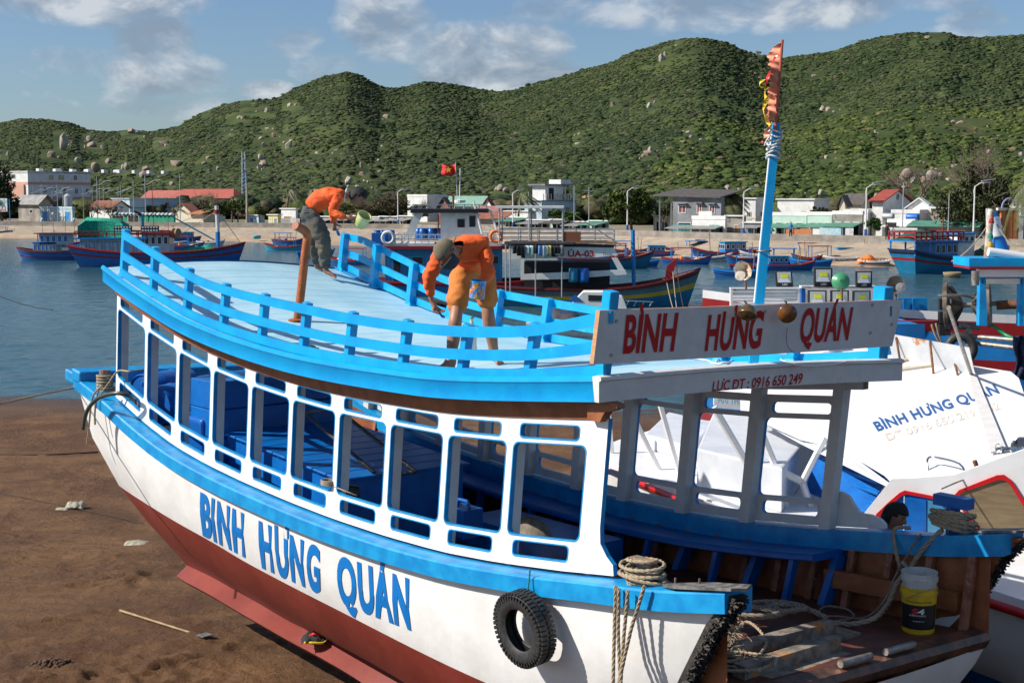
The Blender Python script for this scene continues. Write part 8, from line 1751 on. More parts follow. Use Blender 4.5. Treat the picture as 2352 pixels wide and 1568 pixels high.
clothes('trousers', [[(pl.lerp(sp1, .15), .13), (pl, .15), (h1, .145), (h1.lerp(k1, .5), .150), (k1, .118), (k1.lerp(a1, .35), .098), (k1.lerp(a1, .75), .078), (k1.lerp(a1, .93), .068)], [(pl, .15), (h2, .14), (h2.lerp(k2, .5), .140), (k2, .108), (k2.lerp(a2, .35), .092), (k2.lerp(a2, .75), .075), (k2.lerp(a2, .92), .05)]], M_PANT, man2, .022, 9)
head(man2, Q2(821, 451), Vector((.62, -.12, -.62)), Vector((.72, -.02, .62)), .112, M_SKIND, True)
mb = MB(); cc = nk.lerp(sh, .25); mb.tube([cc + Vector((0, math.sin(a) * .075, math.cos(a) * .085)) + Vector((.02 * math.cos(a), 0, 0)) for a in [2 * math.pi * i / 18 for i in range(18)]], .011, 6, closed=True); mb.build('white_collar', M_FR, man2)
mb = MB(); c0 = Q2(832, 506, -.34); ax = Vector((.35, -.35, .55)).normalized(); mb.lathe(c0 - ax * .10, ax, [(.001, 0), (.075, 0), (.088, .03), (.098, .18), (.106, .18), (.106, .195), (.092, .195), (.083, .04), (.001, .03)], 20); tag(mb.build('paint_tub', mat('printed_yellow_green_tub', (.42, .46, .12), .4, (.60, .62, .30), 6, chips=(.08, .25, .45), chip_lo=.60, chip_scale=12), smooth=True, auto=40), 'yellow-green printed plastic tub held by the man at the far rail', 'tub')
mb = MB(); mb.tube([Q2(770, 520, .30), Q2(776, 533, .28)], .01, 6); mb.beam(Q2(775, 531, .28), Q2(779, 541, .27), .05, .02); tag(mb.build('paint_brush', HB2), 'blue-stained brush in the lowered hand of the man at the far rail', 'brush')
# ---- man sitting between the boats: only head and shoulders show over the gunwale
Y3 = 13.9; Q3 = lambda u, v, d=0: at(u, v, Y3 + d)
man3 = thing('person', Q3(2040, 1440, .3), 'black-haired person in a pale shirt sitting behind the far gunwale of the tour boat', 'person')
pb3, ch3, sh3, nk3 = Q3(2020, 1330, .35), Q3(2022, 1262, .3), Q3(2028, 1212, .25), Q3(2046, 1200, .15)
skin_chain('body', [[(pb3, .13), (ch3, .14), (sh3, .10), (nk3, .05), (Q3(2056, 1190, .1), .05)], [(sh3, .10), (Q3(1996, 1236, .1), .07), (Q3(1990, 1300, 0), .05), (Q3(2020, 1330, -.1), .035)], [(sh3, .10), (Q3(2050, 1240, .5), .07), (Q3(2066, 1300, .4), .05), (Q3(2086, 1330, .2), .035)], [(pb3, .13), (Q3(2090, 1360, .2), .08), (Q3(2100, 1440, .2), .05)], [(pb3, .13), (Q3(2060, 1370, .0), .08), (Q3(2075, 1450, 0), .05)]] + hand_chains(Q3(2020, 1330, -.1), Vector((1, -.2, -.3)), Vector((0, -1, .3)), Vector((0, .4, -1)), .5) + hand_chains(Q3(2086, 1330, .2), Vector((1, -.2, -.3)), Vector((0, 1, .3)), Vector((0, .4, -1)), .5), M_SKIN, man3)
clothes('shirt', [[(pb3, .145), (ch3, .158), (sh3, .118), (sh3.lerp(nk3, .6), .085)], [(sh3, .118), (Q3(1996, 1236, .1), .088), (Q3(1990, 1290, 0), .07)], [(sh3, .118), (Q3(2050, 1240, .5), .088), (Q3(2066, 1290, .4), .07)]], mat('pale_blue_shirt', (.42, .58, .62), .85, (.36, .52, .56), 5), man3)
head(man3, Q3(2055, 1184, .05), Vector((.75, -.50, -.35)), Vector((.30, -.1, .9)), .115, M_SKIN, True)
# ================================================================ loose things on and round the tour boat
def tagged(mb, name, m, label, cat, group=None, smooth=True, auto=None): return tag(mb.build(name, m, smooth=smooth, auto=auto), label, cat, group)
def twisted(pts, r, mb=None, strands=3, pitch=6.0, sub=5):
    pts = smooth_path(pts, sub); mb = mb or MB(); L = 0; P_ = [pts[0]]
    Ls = [0]
    for a, b in zip(pts, pts[1:]): L += (b - a).length; Ls.append(L)
    n = max(6, int(L / (r * 1.6))); n = min(n, 260); cen = []
    for i in range(n + 1):
        q = L * i / n; k = max(j for j in range(len(Ls)) if Ls[j] <= q + 1e-9); k = min(k, len(pts) - 2); cen.append(pts[k].lerp(pts[k + 1], (q - Ls[k]) / max(Ls[k + 1] - Ls[k], 1e-6)))
    ref = None
    fr = []
    for i, p in enumerate(cen):
        d = (cen[min(i + 1, n)] - cen[max(i - 1, 0)]).normalized(); ref = ref or d.orthogonal().normalized(); x = (ref - d * ref.dot(d)); x = x.normalized() if x.length > 1e-5 else d.orthogonal().normalized(); ref = x; fr.append((p, x, d.cross(x)))
    for s in range(strands):
        mb.tube([p + (x * math.cos(a) + y * math.sin(a)) * r * .5 for i, (p, x, y) in enumerate(fr) for a in [2 * math.pi * (s / strands + (L * i / n) / (r * pitch * 1.6))]], r * .56, 5)
    return mb
# tyre on the bow
c = B(.75, -.18, -3.62); ax = (B(0, -1, 0) - B(0, 0, 0)) * .97 + Vector((0, 0, -.10)); ax.normalize(); x = Vector((0, 0, 1)); x = (x - ax * x.dot(ax)).normalized(); y = ax.cross(x)
mb = MB(); prof = [(.200, -.06), (.225, -.075), (.30, -.085), (.335, -.07), (.350, -.03), (.350, .03), (.335, .07), (.30, .085), (.225, .075), (.200, .06), (.21, .045), (.29, .06), (.32, .03), (.32, -.03), (.29, -.06), (.21, -.045), (.200, -.06)]
n = 72; rows = [[c + (x * math.cos(2*math.pi*k/n) + y * math.sin(2*math.pi*k/n)) * r * .9 + ax * h for r, h in prof] for k in range(n)]; rows.append(rows[0]); mb.grid(rows)
for k in range(48):
    a = 2 * math.pi * k / 48; d = x * math.cos(a) + y * math.sin(a); e = -x * math.sin(a) + y * math.cos(a)
    for sg in (-1, 1): mb.box(c + d * .318 + ax * sg * .045 + e * (.006 * sg), d * .008, e * .014, ax * .032)
    mb.box(c + d * .284 + ax * .085, d * .018, e * .007, ax * .006)
tyre = tagged(mb, 'tyre', M_RUBBER, 'black car tyre hung as a fender on the white bow side of the tour boat', 'tyre', auto=40)
tagged(twisted([B(.75, -.12, -3.12), B(.75, -.13, -3.22), B(.75, -.16, -3.36)], .008), 'cord', mat('green_cord', (.02, .22, .20), .8), 'short green cord tying the tyre to the blue gunwale', 'cord')
# rope round the near bow bitt
bc = H(-.42, .05, -2.93); mb = MB(); rs = random.Random(4); ux = axT.normalized(); uy = BC.to_3d()
for i in range(7):
    a0 = rs.uniform(0, 6); z = -.115 + i * .035; rr = .155 + rs.uniform(-.02, .05) - .012 * abs(i - 3); tilt = rs.uniform(-.04, .04)
    twisted([bc + ux * math.cos(a0 + a) * rr * 1.25 + uy * math.sin(a0 + a) * rr * .75 + Vector((0, 0, z + tilt * math.sin(a + i))) for a in [2 * math.pi * k / 10 for k in range(11)]], .017, mb, sub=2)
for (u0, v0, u1, v1, u2, v2) in ((1414, 1345, 1411, 1450, 1408, 1580), (1421, 1350, 1420, 1460, 1426, 1580), (1442, 1355, 1432, 1470, 1425, 1580), (1480, 1345, 1448, 1450, 1416, 1590)):
    w = -.16; pts = []
    for u, v in ((u0, v0), (lerp(u0, u1, .5), lerp(v0, v1, .5)), (u1, v1), (u2, v2)): t_, z_ = wp(u, v, w); pts.append(B(t_, w, z_))
    twisted(pts, .016, mb)
twisted([bc + uy * .1, bc - ux * .25 + uy * .12 + Vector((0, 0, -.10)), bc - ux * .42 + uy * .10 + Vector((0, 0, -.17))], .017, mb)
tagged(mb, 'rope', M_ROPE, 'thick hemp rope wound round the near bow bitt with ends hanging down the white hull', 'rope')
# rope on the far bitt, hanging into the boat and across the foredeck
fc = H(-.80, 3.66, -2.82); mb = MB()
for i in range(5):
    a0 = rs.uniform(0, 6); twisted([fc + ux * math.cos(a0 + a) * (.19 + .02 * (i % 3)) + uy * math.sin(a0 + a) * .13 + Vector((0, 0, -.08 + .032 * i + .03 * math.sin(a + i))) for a in [2 * math.pi * k / 10 for k in range(11)]], .026, mb, sub=2)
g3 = lambda u, v, w: (lambda q: B(q[0], w, q[1]))(wp(u, v, w))
twisted([g3(2165, 1215, 3.56), g3(2120, 1260, 3.5), g3(2085, 1310, 3.45), g3(2058, 1340, 3.35), g3(2040, 1385, 3.2), g3(2010, 1418, 2.9), onz(1960, 1432, -3.88), onz(1900, 1430, -3.9), onz(1850, 1437, -3.9), onz(1780, 1460, -3.9)], .026, mb)
twisted([g3(2090, 1212, 3.66), g3(2058, 1212, 3.52), g3(2052, 1232, 3.5), g3(2062, 1285, 3.45), g3(2072, 1312, 3.42), g3(2082, 1300, 3.42), g3(2070, 1290, 3.4)], .02, mb)
tagged(mb, 'rope', M_ROPE, 'frayed thick rope coiled on the blue far bitt and hanging down inside the bow', 'rope')
mb = MB(); twisted([g3(2115, 1225, 3.5), g3(2062, 1310, 3.4), g3(2030, 1380, 3.2), onz(1985, 1418, -3.9), onz(1930, 1415, -3.9), onz(1882, 1412, -3.9), onz(1895, 1392, -3.9), onz(1945, 1398, -3.9), onz(1960, 1418, -3.89), onz(1900, 1428, -3.88)], .011, mb); tagged(mb, 'rope', M_ROPED, 'thin grey rope looped on the foredeck beside the frayed one', 'rope')
mb = MB(); rr_ = random.Random(9)
def spread(cu, cv, n, ru, rv, r, z, mb):
    for i in range(n):
        a0 = rr_.uniform(0, 6); k = rr_.uniform(.6, 1.1); twisted([onz(cu + rr_.uniform(-5, 5) + ru * k * math.cos(a0 + a), cv + rr_.uniform(-2, 2) + rv * k * math.sin(a0 + a), z + .01 + .02 * i) for a in [2 * math.pi * q / 9 for q in range(9)]], r, mb, sub=3)
spread(1700, 1520, 7, 78, 20, .014, -3.84, mb); spread(1665, 1500, 4, 60, 26, .014, -3.8, mb)
twisted([onz(1640, 1540, -3.8), onz(1690, 1450, -3.75), onz(1720, 1428, -3.7), onz(1760, 1470, -3.75), onz(1740, 1510, -3.78)], .014, mb); tagged(mb, 'rope', M_ROPE, 'coiled tan rope lying on the foredeck right of the black stem', 'rope')
mb = MB(); spread(1730, 1405, 5, 90, 14, .024, -3.78, mb); spread(1800, 1395, 3, 60, 10, .022, -3.74, mb)
twisted([onz(1650, 1410, -3.7), onz(1720, 1385, -3.72), onz(1800, 1382, -3.72), onz(1860, 1400, -3.74), onz(1900, 1420, -3.8)], .026, mb); tagged(mb, 'rope', M_ROPED, 'heap of heavy grey frayed rope along the foredeck edge', 'rope')
# fuzzy tufts on the ropes are part of the heap above; a brown frayed bunch by the stem
mb = MB()
for i in range(420):
    p = onz(rr_.gauss(1672, 16), rr_.gauss(1470, 22), -3.72) + Vector((0, 0, rr_.uniform(0, .12))); d = Vector((rr_.uniform(-1, 1), rr_.uniform(-1, 1), rr_.uniform(-.6, .8))) * .05; mb.tube([p, p + d * .6, p + d + Vector((0, 0, -.01))], .004, 3, cap=False)
tag(tagged(mb, 'frayed_fibre', M_ROPE, 'brown tuft of frayed fibre between the stem and the coils', 'fibre'), kind='stuff')
# buckets
bz = -3.90; b0 = zp(2108, 1447, bz); bp = B(b0[0], b0[1], bz)
tb = thing('bucket', bp, 'yellow plastic pail with a black label inside the far bow', 'bucket')
mb = MB(); mb.lathe(bp, (0, 0, 1), [(.001, 0), (.135, 0), (.138, .01), (.150, .34), (.158, .34), (.158, .37), (.152, .375), (.155, .385), (.155, .40), (.14, .40), (.128, .02), (.001, .015)], 40); mb.build('pail', mat('yellow_plastic', (.66, .44, .01), .4, (.55, .35, .02), 8), tb, smooth=True, auto=35)
mb = MB(); fr_ = math.atan2(-bp.y, -bp.x); rows = [[bp + Vector((math.cos(a) * r, math.sin(a) * r, h)) for a in [fr_ + R(-75 + 150 * k / 24) for k in range(25)]] for r, h in ((.1415, .045), (.1495, .26))]
mb.grid(rows); mb.build('black_label', mat('black_label', (.01, .01, .012), .35), tb, smooth=True)
def cyl(a, h): r = .143 + .0375 * h - .0; return bp + Vector((math.cos(fr_ + R(a)) * (r + .0015), math.sin(fr_ + R(a)) * (r + .0015), h))
for txt, a0, a1, h0, h1, m_, sl in (('ADVANCE TECHNOLOGY FROM', -42, 42, .282, .296, M_SH, 0), ('S', -22, -4, .185, .232, mat('label_red', (.62, .02, .03), .4), 3), ('4', -4, 18, .185, .232, M_FR, 3), ('LUBRICANTS', -30, 24, .165, .178, M_FR, 0), ('S4 LUBRICANT OIL', -18, 20, .118, .126, M_FR, 0)):
    m2 = text_mb(txt, lambda x, y: cyl(lerp(a0, a1, x) + sl * y, lerp(h0, h1, y)), offset=.03 if len(txt) < 3 else .01); m2.build('label_print', m_, tb)
mb = MB(); mb.tube(smooth_path([cyl(-88, .345) + Vector((-.01, 0, 0)), cyl(-50, .30) * 1.0, cyl(0, .37) + Vector((0, -.04, .02)), cyl(60, .40), cyl(88, .345)], 5), .003, 5); mb.build('wire_handle', M_STEEL, tb)
mb = MB(); q = bp + Vector((0, 0, .36)); mb.lathe(q, (0, 0, 1), [(.132, 0), (.142, .02), (.146, .09), (.156, .09), (.157, .125), (.150, .13), (.152, .165), (.146, .165), (.140, .05), (.001, .04)], 40); tagged(mb, 'bucket', mat('dirty_white_plastic', (.50, .50, .48), .5, (.36, .34, .30), 9, lo=.5, hi=.7), 'dirty white plastic bucket stacked in the yellow pail', 'bucket', auto=35)
for nm in ('bucket', 'bucket.001'):
    ob = bpy.data.objects[nm]
    M_ = Matrix.Translation(bp) @ Matrix.Scale(1.04, 4) @ Matrix.Translation(-bp)
    for q_ in ([ob] if ob.type == 'MESH' else list(ob.children)): q_.data.transform(M_)
# horns hanging from the top of the name board
for i, (u, v, ax, m_, lab) in enumerate(((1716, 722, (-.25, -.5, -.83), 'a', 'tilted old brass horn lamp hanging over the HƯNG lettering'), (1808, 720, (.0, -.97, -.15), 'b', 'round amber-brown lamp hanging right of the HƯNG lettering'))):
    p = onT(u, v, TSIGN - .14); ax = Vector(ax).normalized(); tl = thing('hanging_lamp', p, lab, 'lamp')
    mb = MB(); mb.lathe(p, ax, [(.02, -.09), (.05, -.07), (.075, -.03), (.082, .0), (.084, .008), (.079, .012), (.06, .03), (.03, .042), (.001, .045)], 24); mb.build('lamp_body', mat('old_brass', (.17, .105, .04), .3, (.28, .19, .09), 12, metal=.7) if i == 0 else mat('amber_glass', (.20, .07, .015), .15, (.10, .045, .02), 6), tl, smooth=True)
    mb = MB(); twisted([p - ax * .07, p + Vector((0, .05, .09)), onT(u - 6, 700, TSIGN + .02) + Vector((0, 0, .03))], .008, mb); mb.build('hanging_wire', M_SH, tl)
mb = MB(); twisted([onT(1808, 752, TSIGN - .02), onT(1806, 780, TSIGN - .02), onT(1812, 800, TSIGN - .03), onT(1830, 815, TSIGN - .02)], .003, mb, 2); tagged(mb, 'cable', M_RUSTD, 'thin wire dangling below the amber lamp', 'wire')
for i, (lab, pts) in enumerate((('white cable curled on the pale blue roof behind the name board', [(1590, 825), (1625, 830), (1640, 837), (1670, 836), (1680, 828), (1655, 826), (1645, 832)]), ('white cable snaking along the front roof edge under the board', [(1780, 822), (1830, 842), (1900, 842), (1950, 832), (1990, 822)]))):
    mb = MB(); P_ = []
    for u, v in pts: t_, w_, z_ = onroof(u, v); P_.append(B(t_, w_, z_ + .012))
    mb.tube(smooth_path(P_, 5), .009, 6); tagged(mb, 'cable', M_GREYW, lab, 'cable')
# torn flag on its pole above the mast
tf = thing('torn_flag', MAST1, 'tattered faded red flag with yellow ribbons on a pole above the blue mast', 'flag'); Yt = MAST1.y
pt = at(1797, 92, Yt); pbm = at(1781, 300, Yt - .05)
mb = MB(); mb.tube([pbm, pt], .013, 8); mb.build('flagpole', mat('faded_red_pole', (.42, .09, .05), .6), tf)
mb = MB(); rs = random.Random(12)
rows = []
for i in range(90):
    k = i / 89; a = pt.lerp(pbm, k * .90 + .005); wd = px(Yt) * (30 * min(1, (k * 7) ** .8) * (1 - .42 * k) + 2) * (1 - .30 * abs(mn.noise(Vector((k * 17, 2, 0)))) - .35 * max(0, mn.noise(Vector((k * 42, 5, 0)))))
    d = Vector((-1, .12 * math.sin(k * 9), .20)).normalized(); rows.append([a + d * wd * q + Vector((0, .030 * q * math.sin(k * 60 + q * 3) + .05 * q * math.sin(k * 11), -.02 * q * q)) for q in (0, .25, .5, .75, 1)])
mb.grid(rows)
mb.build('torn_cloth', mat('faded_red_cloth', (.66, .23, .13), .8, (.74, .33, .21), 9), tf, smooth=True)
for lab, m_, pts, w in (('ribbon', mat('yellow_ribbon', (.70, .50, .02), .7), [(1752, 185), (1750, 200), (1760, 205), (1762, 222), (1758, 245), (1762, 275), (1772, 290)], .022), ('ribbon', M_RTRIM, [(1782, 130), (1772, 160), (1762, 185), (1760, 215)], .014), ('ribbon', MATS['faded_red_cloth'], [(1776, 290), (1764, 300), (1762, 315), (1756, 328), (1748, 330)], .03), ('ribbon', MATS['faded_red_cloth'], [(1768, 215), (1756, 240), (1762, 262), (1770, 285), (1764, 300)], .018)):
    P_ = smooth_path([at(u, v, Yt - .06) for u, v in pts], 5); mb = MB(); mb.grid([[p + Vector((-w, .02 * math.sin(i), 0)), p + Vector((w * math.cos(i * .7), -.02, .01))] for i, p in enumerate(P_)]); mb.build(lab, m_, tf)
mb = MB()
for i in range(7): cz = MAST0.lerp(MAST1, .955 - i * .022); twisted([cz + Vector((math.cos(a) * .062, math.sin(a) * .062, .015 * math.sin(a * 2 + i))) for a in [2 * math.pi * k / 8 for k in range(9)]], .009, mb, sub=2)
twisted([MAST0.lerp(MAST1, .93) + Vector((-.09, -.04, 0)), at(1768, 312, Yt - .1), at(1760, 325, Yt - .1), at(1756, 335, Yt - .1)], .008, mb); tagged(mb, 'rope', M_FR, 'white cord lashed round the top of the blue mast', 'rope')
mb = MB(); cz = MAST0.lerp(MAST1, .33); mb.tube([cz + Vector((math.cos(a) * .062, math.sin(a) * .062, 0)) for a in [2 * math.pi * k / 14 for k in range(14)]], .008, 5, closed=True); tagged(mb, 'wire_tie', M_STEEL, 'steel wire tie round the middle of the blue mast', 'wire')
# bottles
def bottle(name, c, ax, s, m_, label):
    mb = MB(); mb.lathe(c, ax, [(.001, 0), (.032*s, .002), (.034*s, .03*s), (.032*s, .09*s), (.034*s, .10*s), (.034*s, .15*s), (.026*s, .18*s), (.012*s, .21*s), (.012*s, .235*s), (.015*s, .236*s), (.015*s, .25*s), (.001, .25*s)], 16, mis=[0]*9 + [1]*2); tagged(mb, name, [m_, mat('bottle_cap', (.05, .25, .12), .4)], label, 'bottle')
t_, w_, z_ = onroof(716, 806); bottle('plastic_bottle', B(t_ + .12, w_ - .0, z_ + .035), -axT, 1.0, mat('green_label_bottle', (.32, .45, .22), .2, (.10, .30, .12), 18), 'crushed green-labelled bottle lying on the near roof edge')
t_, w_, z_ = onroof(1084, 812); bottle('plastic_bottle', B(t_, w_, z_), (0, 0, 1), 1.55, mat('pale_label_bottle', (.60, .45, .38), .2, (.7, .65, .6), 14), 'pale bottle standing on the roof between the painter\'s legs')
# barrels and tub in the stern, jerrycan, sack, pipes, net weight
for i, (t_, w_, z_, lab) in enumerate(((9.35, .55, -2.78, 'blue barrel lying nearest the panel in the stern, its lid facing out'), (9.95, .62, -2.68, 'blue barrel lying behind the first at the very stern'), (8.75, .9, -2.60, 'blue barrel lying topmost in the stern'))):
    c = H(t_, w_, z_); a = (BC.to_3d() * .82 - axT * .45 * 0 + axT * .25).normalized(); mb = MB(); mb.lathe(c, a, [(.001, .02), (.24, .02), (.26, 0), (.275, .02), (.28, .25), (.29, .28), (.28, .31), (.28, .55), (.29, .58), (.28, .61), (.275, .84), (.001, .85)], 28); mb.lathe(c + Vector((0, 0, .14)), -a, [(.03, -.03), (.03, .01), (.001, .012)], 10); tagged(mb, 'barrel', M_BARREL, lab, 'barrel', auto=40)
mb = MB(); v = [H(t_, w_, z_) for z_, k in ((-3.65, 0), (-2.78, .06)) for t_, w_ in ((8.0 - k, .55 - k), (8.7 + k, .55 - k), (8.7 + k, 1.5 + k), (8.0 - k, 1.5 + k))]; mb.hexa(v); o = mb.build('storage_tub', M_BARREL); bevel(o, .06, 3); tag(o, 'large dark blue plastic tub behind the third window', 'tub')
c = g3(1063, 1195, 1.35); mb = MB(); mb.box(c, axT.normalized() * .19, uy * .13, (0, 0, .15)); mb.tube([c + ux * .1 + Vector((0, 0, .15)), c + ux * .06 + Vector((0, 0, .22)), c - ux * .08 + Vector((0, 0, .22)), c - ux * .12 + Vector((0, 0, .15))], .022, 8); mb.lathe(c + ux * .14 + Vector((0, 0, .15)), (0, 0, 1), [(.035, 0), (.035, .05), (.001, .055)], 10); o = mb.build('jerrycan', M_BARREL); bevel(o, .04, 3); tag(o, 'blue jerrycan standing behind the next-to-last near window', 'jerrycan')
c = g3(1215, 1225, 1.3); mb = MB(); rows = [[c + ux * (.30 * math.cos(a) * q) + uy * (.2 * math.sin(a) * q) + Vector((0, 0, .16 * (1 - q ** 3) + .03 * mn.noise(Vector((a * 2, q * 3, 1))))) for a in [2 * math.pi * k / 18 for k in range(18)]] for q in (1.02, 1, .9, .7, .4, .05)]; mb.grid(rows, closed=True); tagged(mb, 'sack', mat('dirty_sack', (.16, .13, .095), .9, (.24, .20, .15), 9, .01, 20), 'dirty sack lying under the last near window', 'sack')
mb = MB()
for a, b in (((696, 944), (860, 1085)), ((795, 955), (955, 1083)), ((955, 1083), (900, 1090)), ((700, 950), (770, 938))): mb.tube([g3(a[0], a[1], 1.05), g3(b[0], b[1], 1.0)], .022, 8)
tagged(mb, 'pipe_frame', mat('black_pipe', (.03, .03, .03), .5, (.25, .25, .25), 14, lo=.6, hi=.7), 'black steel pipe frame leaning inside the middle windows', 'pipe frame')
mb = MB(); c = g3(755, 1112, .10)
for i in range(4): twisted([c + ux * math.cos(a + i) * .09 + uy * math.sin(a + i) * .07 + Vector((0, 0, .014 * i)) for a in [2 * math.pi * k / 8 for k in range(9)]], .008, mb, sub=2)
twisted([c - ux * .05, g3(795, 1128, .12), g3(820, 1138, .2)], .008, mb); tagged(mb, 'rope', M_ROPE, 'thin rope knotted round the sixth window post from the stern', 'rope')
mb = MB(); c = g3(805, 1132, .30); mb.lathe(c, uy - ux * .4, [(.001, -.1), (.07, -.09), (.09, 0), (.07, .09), (.001, .1)], 12); tagged(mb, 'net_weight', M_RUBBER, 'dark bundle tied behind the sixth window', 'bundle')
# stern ropes and hose
mb = MB(); bt = H(10.0, .12, -2.45)
for i in range(6): twisted([bt + ux * math.cos(a) * (.10 + .01 * (i % 2)) + uy * math.sin(a) * .10 + Vector((0, 0, -.16 + .04 * i)) for a in [2 * math.pi * k / 8 for k in range(9)]], .018, mb, sub=2)
pz = [g3(235, 885, -.12), g3(216, 905, -.14), g3(209, 935, -.15), g3(204, 985, -.16), g3(200, 1020, -.16)]; twisted(pz, .014, mb); twisted([g3(228, 890, -.12), g3(222, 915, -.14), g3(218, 950, -.15), g3(219, 975, -.15)], .014, mb)
twisted([g3(232, 905, -.13), g3(250, 880, -.1), g3(272, 852, .05), g3(300, 853, .05), g3(330, 850, .4)], .014, mb); tagged(mb, 'rope', M_ROPE, 'hemp rope wound round the stern bitt with frayed ends hanging', 'rope')
mb = MB(); twisted([bt, at(190, 886, 19.6), at(90, 907, 18.6), at(0, 927, 17.8), at(-80, 940, 17.2)], .016, mb); tagged(mb, 'mooring_line', M_ROPE, 'mooring line running from the stern bitt off the left edge', 'rope')
mb = MB(); mb.tube(smooth_path([g3(192, 985, -.30), g3(200, 945, -.30), g3(225, 915, -.28), g3(265, 903, -.2), g3(295, 908, -.08), g3(310, 920, .05)], 6), .028, 10); tagged(mb, 'hose', mat('dark_green_hose', (.05, .06, .045), .35), 'dark hose curving over the gunwale at the stern', 'hose')
# things on the sand
def onsand(u, v):
    p = onz(u, v, -5.8)
    for _ in range(12): p = onz(u, v, sand_z(p.x, p.y))
    return p
a, b = onsand(276, 1409), onsand(462, 1468); th = thing('hoe', a, 'bamboo-handled hoe with a square steel blade lying on the sand', 'hoe'); up5 = Vector((0, 0, .05)); mb = MB(); n = 12; P_ = []; rr2 = []
for i in range(n * 3 + 1): P_.append((a + up5).lerp(b + up5, i / (n * 3))); rr2.append(.019 + (.003 if i % 6 == 0 else 0) - .004 * i / (n * 3))
mb.tube(P_, rr2, 9); mb.build('handle', mat('bamboo', (.36, .24, .12), .5, (.25, .16, .08), 5), th, smooth=True)
d = (b - a).normalized(); s_ = d.cross(Vector((0, 0, 1))); mb = MB(); mb.box(b + up5 + d * .08 + Vector((0, 0, .03)), d * .075, s_ * .085, (0, 0, .004)); mb.tube([b + up5 - d * .08, b + up5 + d * .04], .024, 8); mb.build('blade', M_STEEL, th)
def rag(name, c, rx, ry, h, m_, label, seed, cat='cloth'):
    mb = MB(); rows = [[Vector((c.x + rx * (i / 12 * 2 - 1) * (1 + .3 * mn.noise(Vector((j * .5, seed, 0)))), c.y + ry * (j / 12 * 2 - 1) * (1 + .3 * mn.noise(Vector((i * .5, 0, seed)))), c.z + .01 + h * max(0, (1 - ((i - 6) / 6.3) ** 2) * (1 - ((j - 6) / 6.3) ** 2)) ** .5 * (.55 + .9 * abs(mn.noise(Vector((i * .55, j * .55, seed))))))) for i in range(13)] for j in range(13)]
    mb.grid(rows); o = tagged(mb, name, m_, label, cat); mo = o.modifiers.new('cloth', 'SOLIDIFY'); mo.thickness = .006; return o
M_SACK = mat('pale_plastic_sack', (.40, .37, .28), .7, (.28, .25, .18), 12, .004, 30)
rag('plastic_sack', onsand(174, 1168), .19, .16, .19, M_SACK, 'crumpled pale sack lying on the sand at the left', 3, 'sack'); rag('plastic_sack', onsand(143, 1171), .14, .09, .05, M_SACK, 'flat scrap of pale sacking beside the crumpled sack', 5, 'sack'); rag('plastic_sack', onsand(314, 1250), .20, .18, .07, M_SACK, 'flattened pale plastic bag near the hull', 8, 'bag')
lt = wp(728, 1480, .74); cl = B(lt[0], .72, lt[1] + .03); tg = rag('work_gloves', cl, .15, .12, .13, mat('black_cloth', (.012, .012, .014), .8), 'black, red and yellow cloth bundle lying on the red keel ledge', 9, 'cloth')
mb = MB(); mb.tube(smooth_path([cl + Vector((-.06, -.02, .08)), cl + Vector((.0, -.06, .12)), cl + Vector((.08, -.03, .09)), cl + Vector((.04, .05, .10))], 4), .02, 7); mb.build('red_band', M_RTRIM, tg); mb = MB(); mb.tube(smooth_path([cl + Vector((-.11, -.10, .03)), cl + Vector((-.02, -.13, .04)), cl + Vector((.10, -.11, .03)), cl + Vector((.14, -.05, .05))], 4), .014, 7); mb.build('yellow_band', mat('yellow_ribbon', (.70, .50, .02), .7), tg)
for i, (p, lab) in enumerate((([onsand(-20, 1047), onsand(120, 1046), onsand(225, 1040)], 'dark rope lying straight across the sand near the water'), ([onsand(-20, 1130), onsand(100, 1155), onsand(220, 1180), onsand(330, 1205)], 'thin cord lying on the sand past the crumpled sack'))):
    mb = MB(); mb.tube(smooth_path([q + Vector((0, 0, .03)) for q in p], 8), .018 if i == 0 else .008, 6); tagged(mb, 'rope', mat('dark_wet_rope', (.03, .022, .015), .8), lab, 'rope')
hp = onsand(118, 1530); mb = MB(); rs = random.Random(8); v0, f0 = ico(1)
for i in range(150): a, q = rs.uniform(0, 6.28), rs.random() ** .6; c = hp + Vector((.30 * q * math.cos(a), .26 * q * math.sin(a), .09 * (1 - q))); k = rs.uniform(.012, .038); mb.add([c + Vector(tuple(p)) * k * rs.uniform(.8, 1.2) for p in v0], [tuple(f) for f in f0])
tag(tagged(mb, 'dug_sand', mat('clumped_dark_sand', (.060, .030, .015), .9, (.10, .055, .028), 12), 'heap of dug dark sand clods at the lower left', 'sand heap'), kind='stuff')
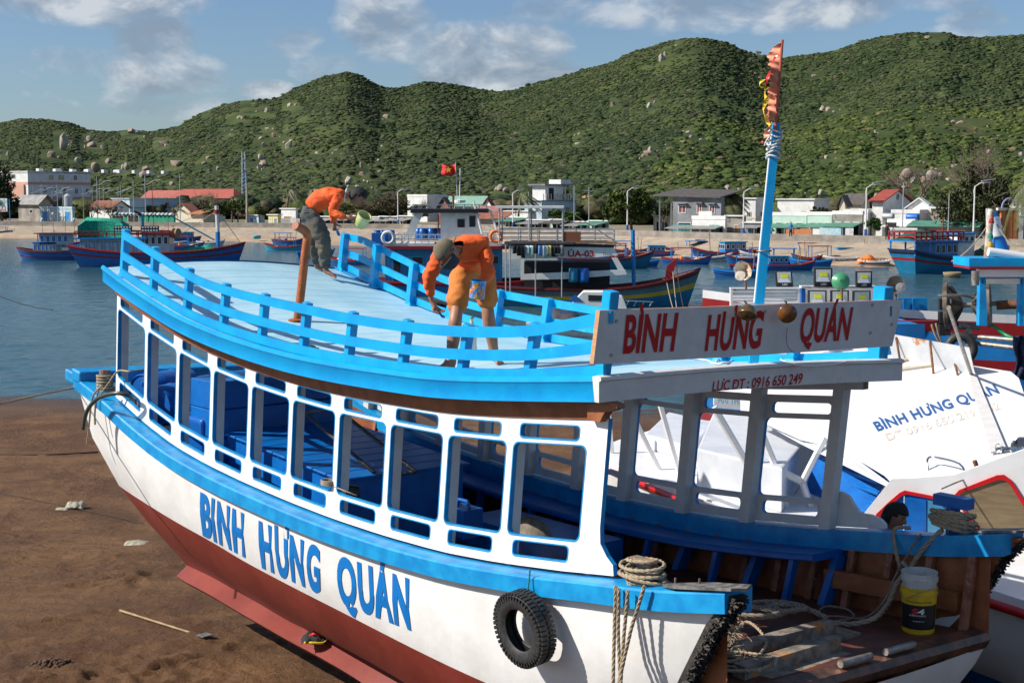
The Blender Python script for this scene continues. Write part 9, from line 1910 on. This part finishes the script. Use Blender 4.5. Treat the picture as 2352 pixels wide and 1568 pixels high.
# lines over the water from the grey striped boat to the shore side
for i, (a, b, dr, lab) in enumerate((((1552, 600, 92), (1690, 660, 40), 3, 'dark mooring line running from the striped bow past the winch boat'), ((1545, 620, 91), (1680, 700, 40), 4, 'pale mooring line sagging from the striped bow to the lamp rack'), ((1530, 640, 91), (1690, 690, 36), 2.2, 'second pale line below the sagging one'), ((-10, 676, 60), (122, 712, 58), .1, 'thin dark line over the water at the far left'))):
    mb = MB(); mb.tube(sag(at(*a), at(*b), dr, 18), .03 if i != 3 else .018, 5); tagged(mb, 'mooring_line', MATS['dark_wet_rope'] if i in (0, 3) else M_ROPE, lab, 'rope')
for i, (a, b) in enumerate((((1505, 560), (1508, 620)), ((1549, 600), (1522, 690)), ((1553, 600), (1538, 700)))):
    pass
# people far off on the boats and the quay
for i, (u, v, Yp_, m_, lab) in enumerate(((1749, 578, 170, M_MAR, 'person in a dark red shirt standing in a small boat near the mast'), (1717, 575, 170, M_SH, 'person in black standing in the long blue boat'), (1724, 575, 171, M_GW, 'person in grey beside the one in black'), (1913, 576, 160, M_MAR, 'person in a striped shirt standing on the beach right of the mast'), (1816, 545, 155, M_BLD, 'person sitting before the green-walled shop'), (2037, 552, 150, M_SH, 'person in dark clothes walking by the white balustrade'), (2298, 549, 146, M_YW, 'person in yellow by the gateway'))):
    c = at(u, v, Yp_); tp_ = thing('person', c, lab, 'person')
    skin_chain('body', [[(c + Vector((0, 0, .9)), .14), (c + Vector((.0, 0, 1.3)), .16), (c + Vector((0, 0, 1.5)), .06), (c + Vector((0, 0, 1.62)), .10), (c + Vector((0, 0, 1.7)), .08)], [(c + Vector((0, 0, .9)), .14), (c + Vector((.1, 0, .5)), .08), (c + Vector((.12, 0, .05)), .05)], [(c + Vector((0, 0, .9)), .14), (c + Vector((-.1, 0, .5)), .08), (c + Vector((-.12, 0, .05)), .05)], [(c + Vector((.0, 0, 1.3)), .16), (c + Vector((.25, 0, 1.15)), .05), (c + Vector((.27, -.1, .85)), .04)], [(c + Vector((.0, 0, 1.3)), .16), (c + Vector((-.25, 0, 1.15)), .05), (c + Vector((-.27, -.1, .85)), .04)]], [m_, M_SKIND, M_SH], tp_, 1, lambda q: 1 if q.z - c.z > 1.5 else (2 if q.z - c.z < .85 and abs(q.x - c.x) < .2 else 0))
print('FAR', FARP)
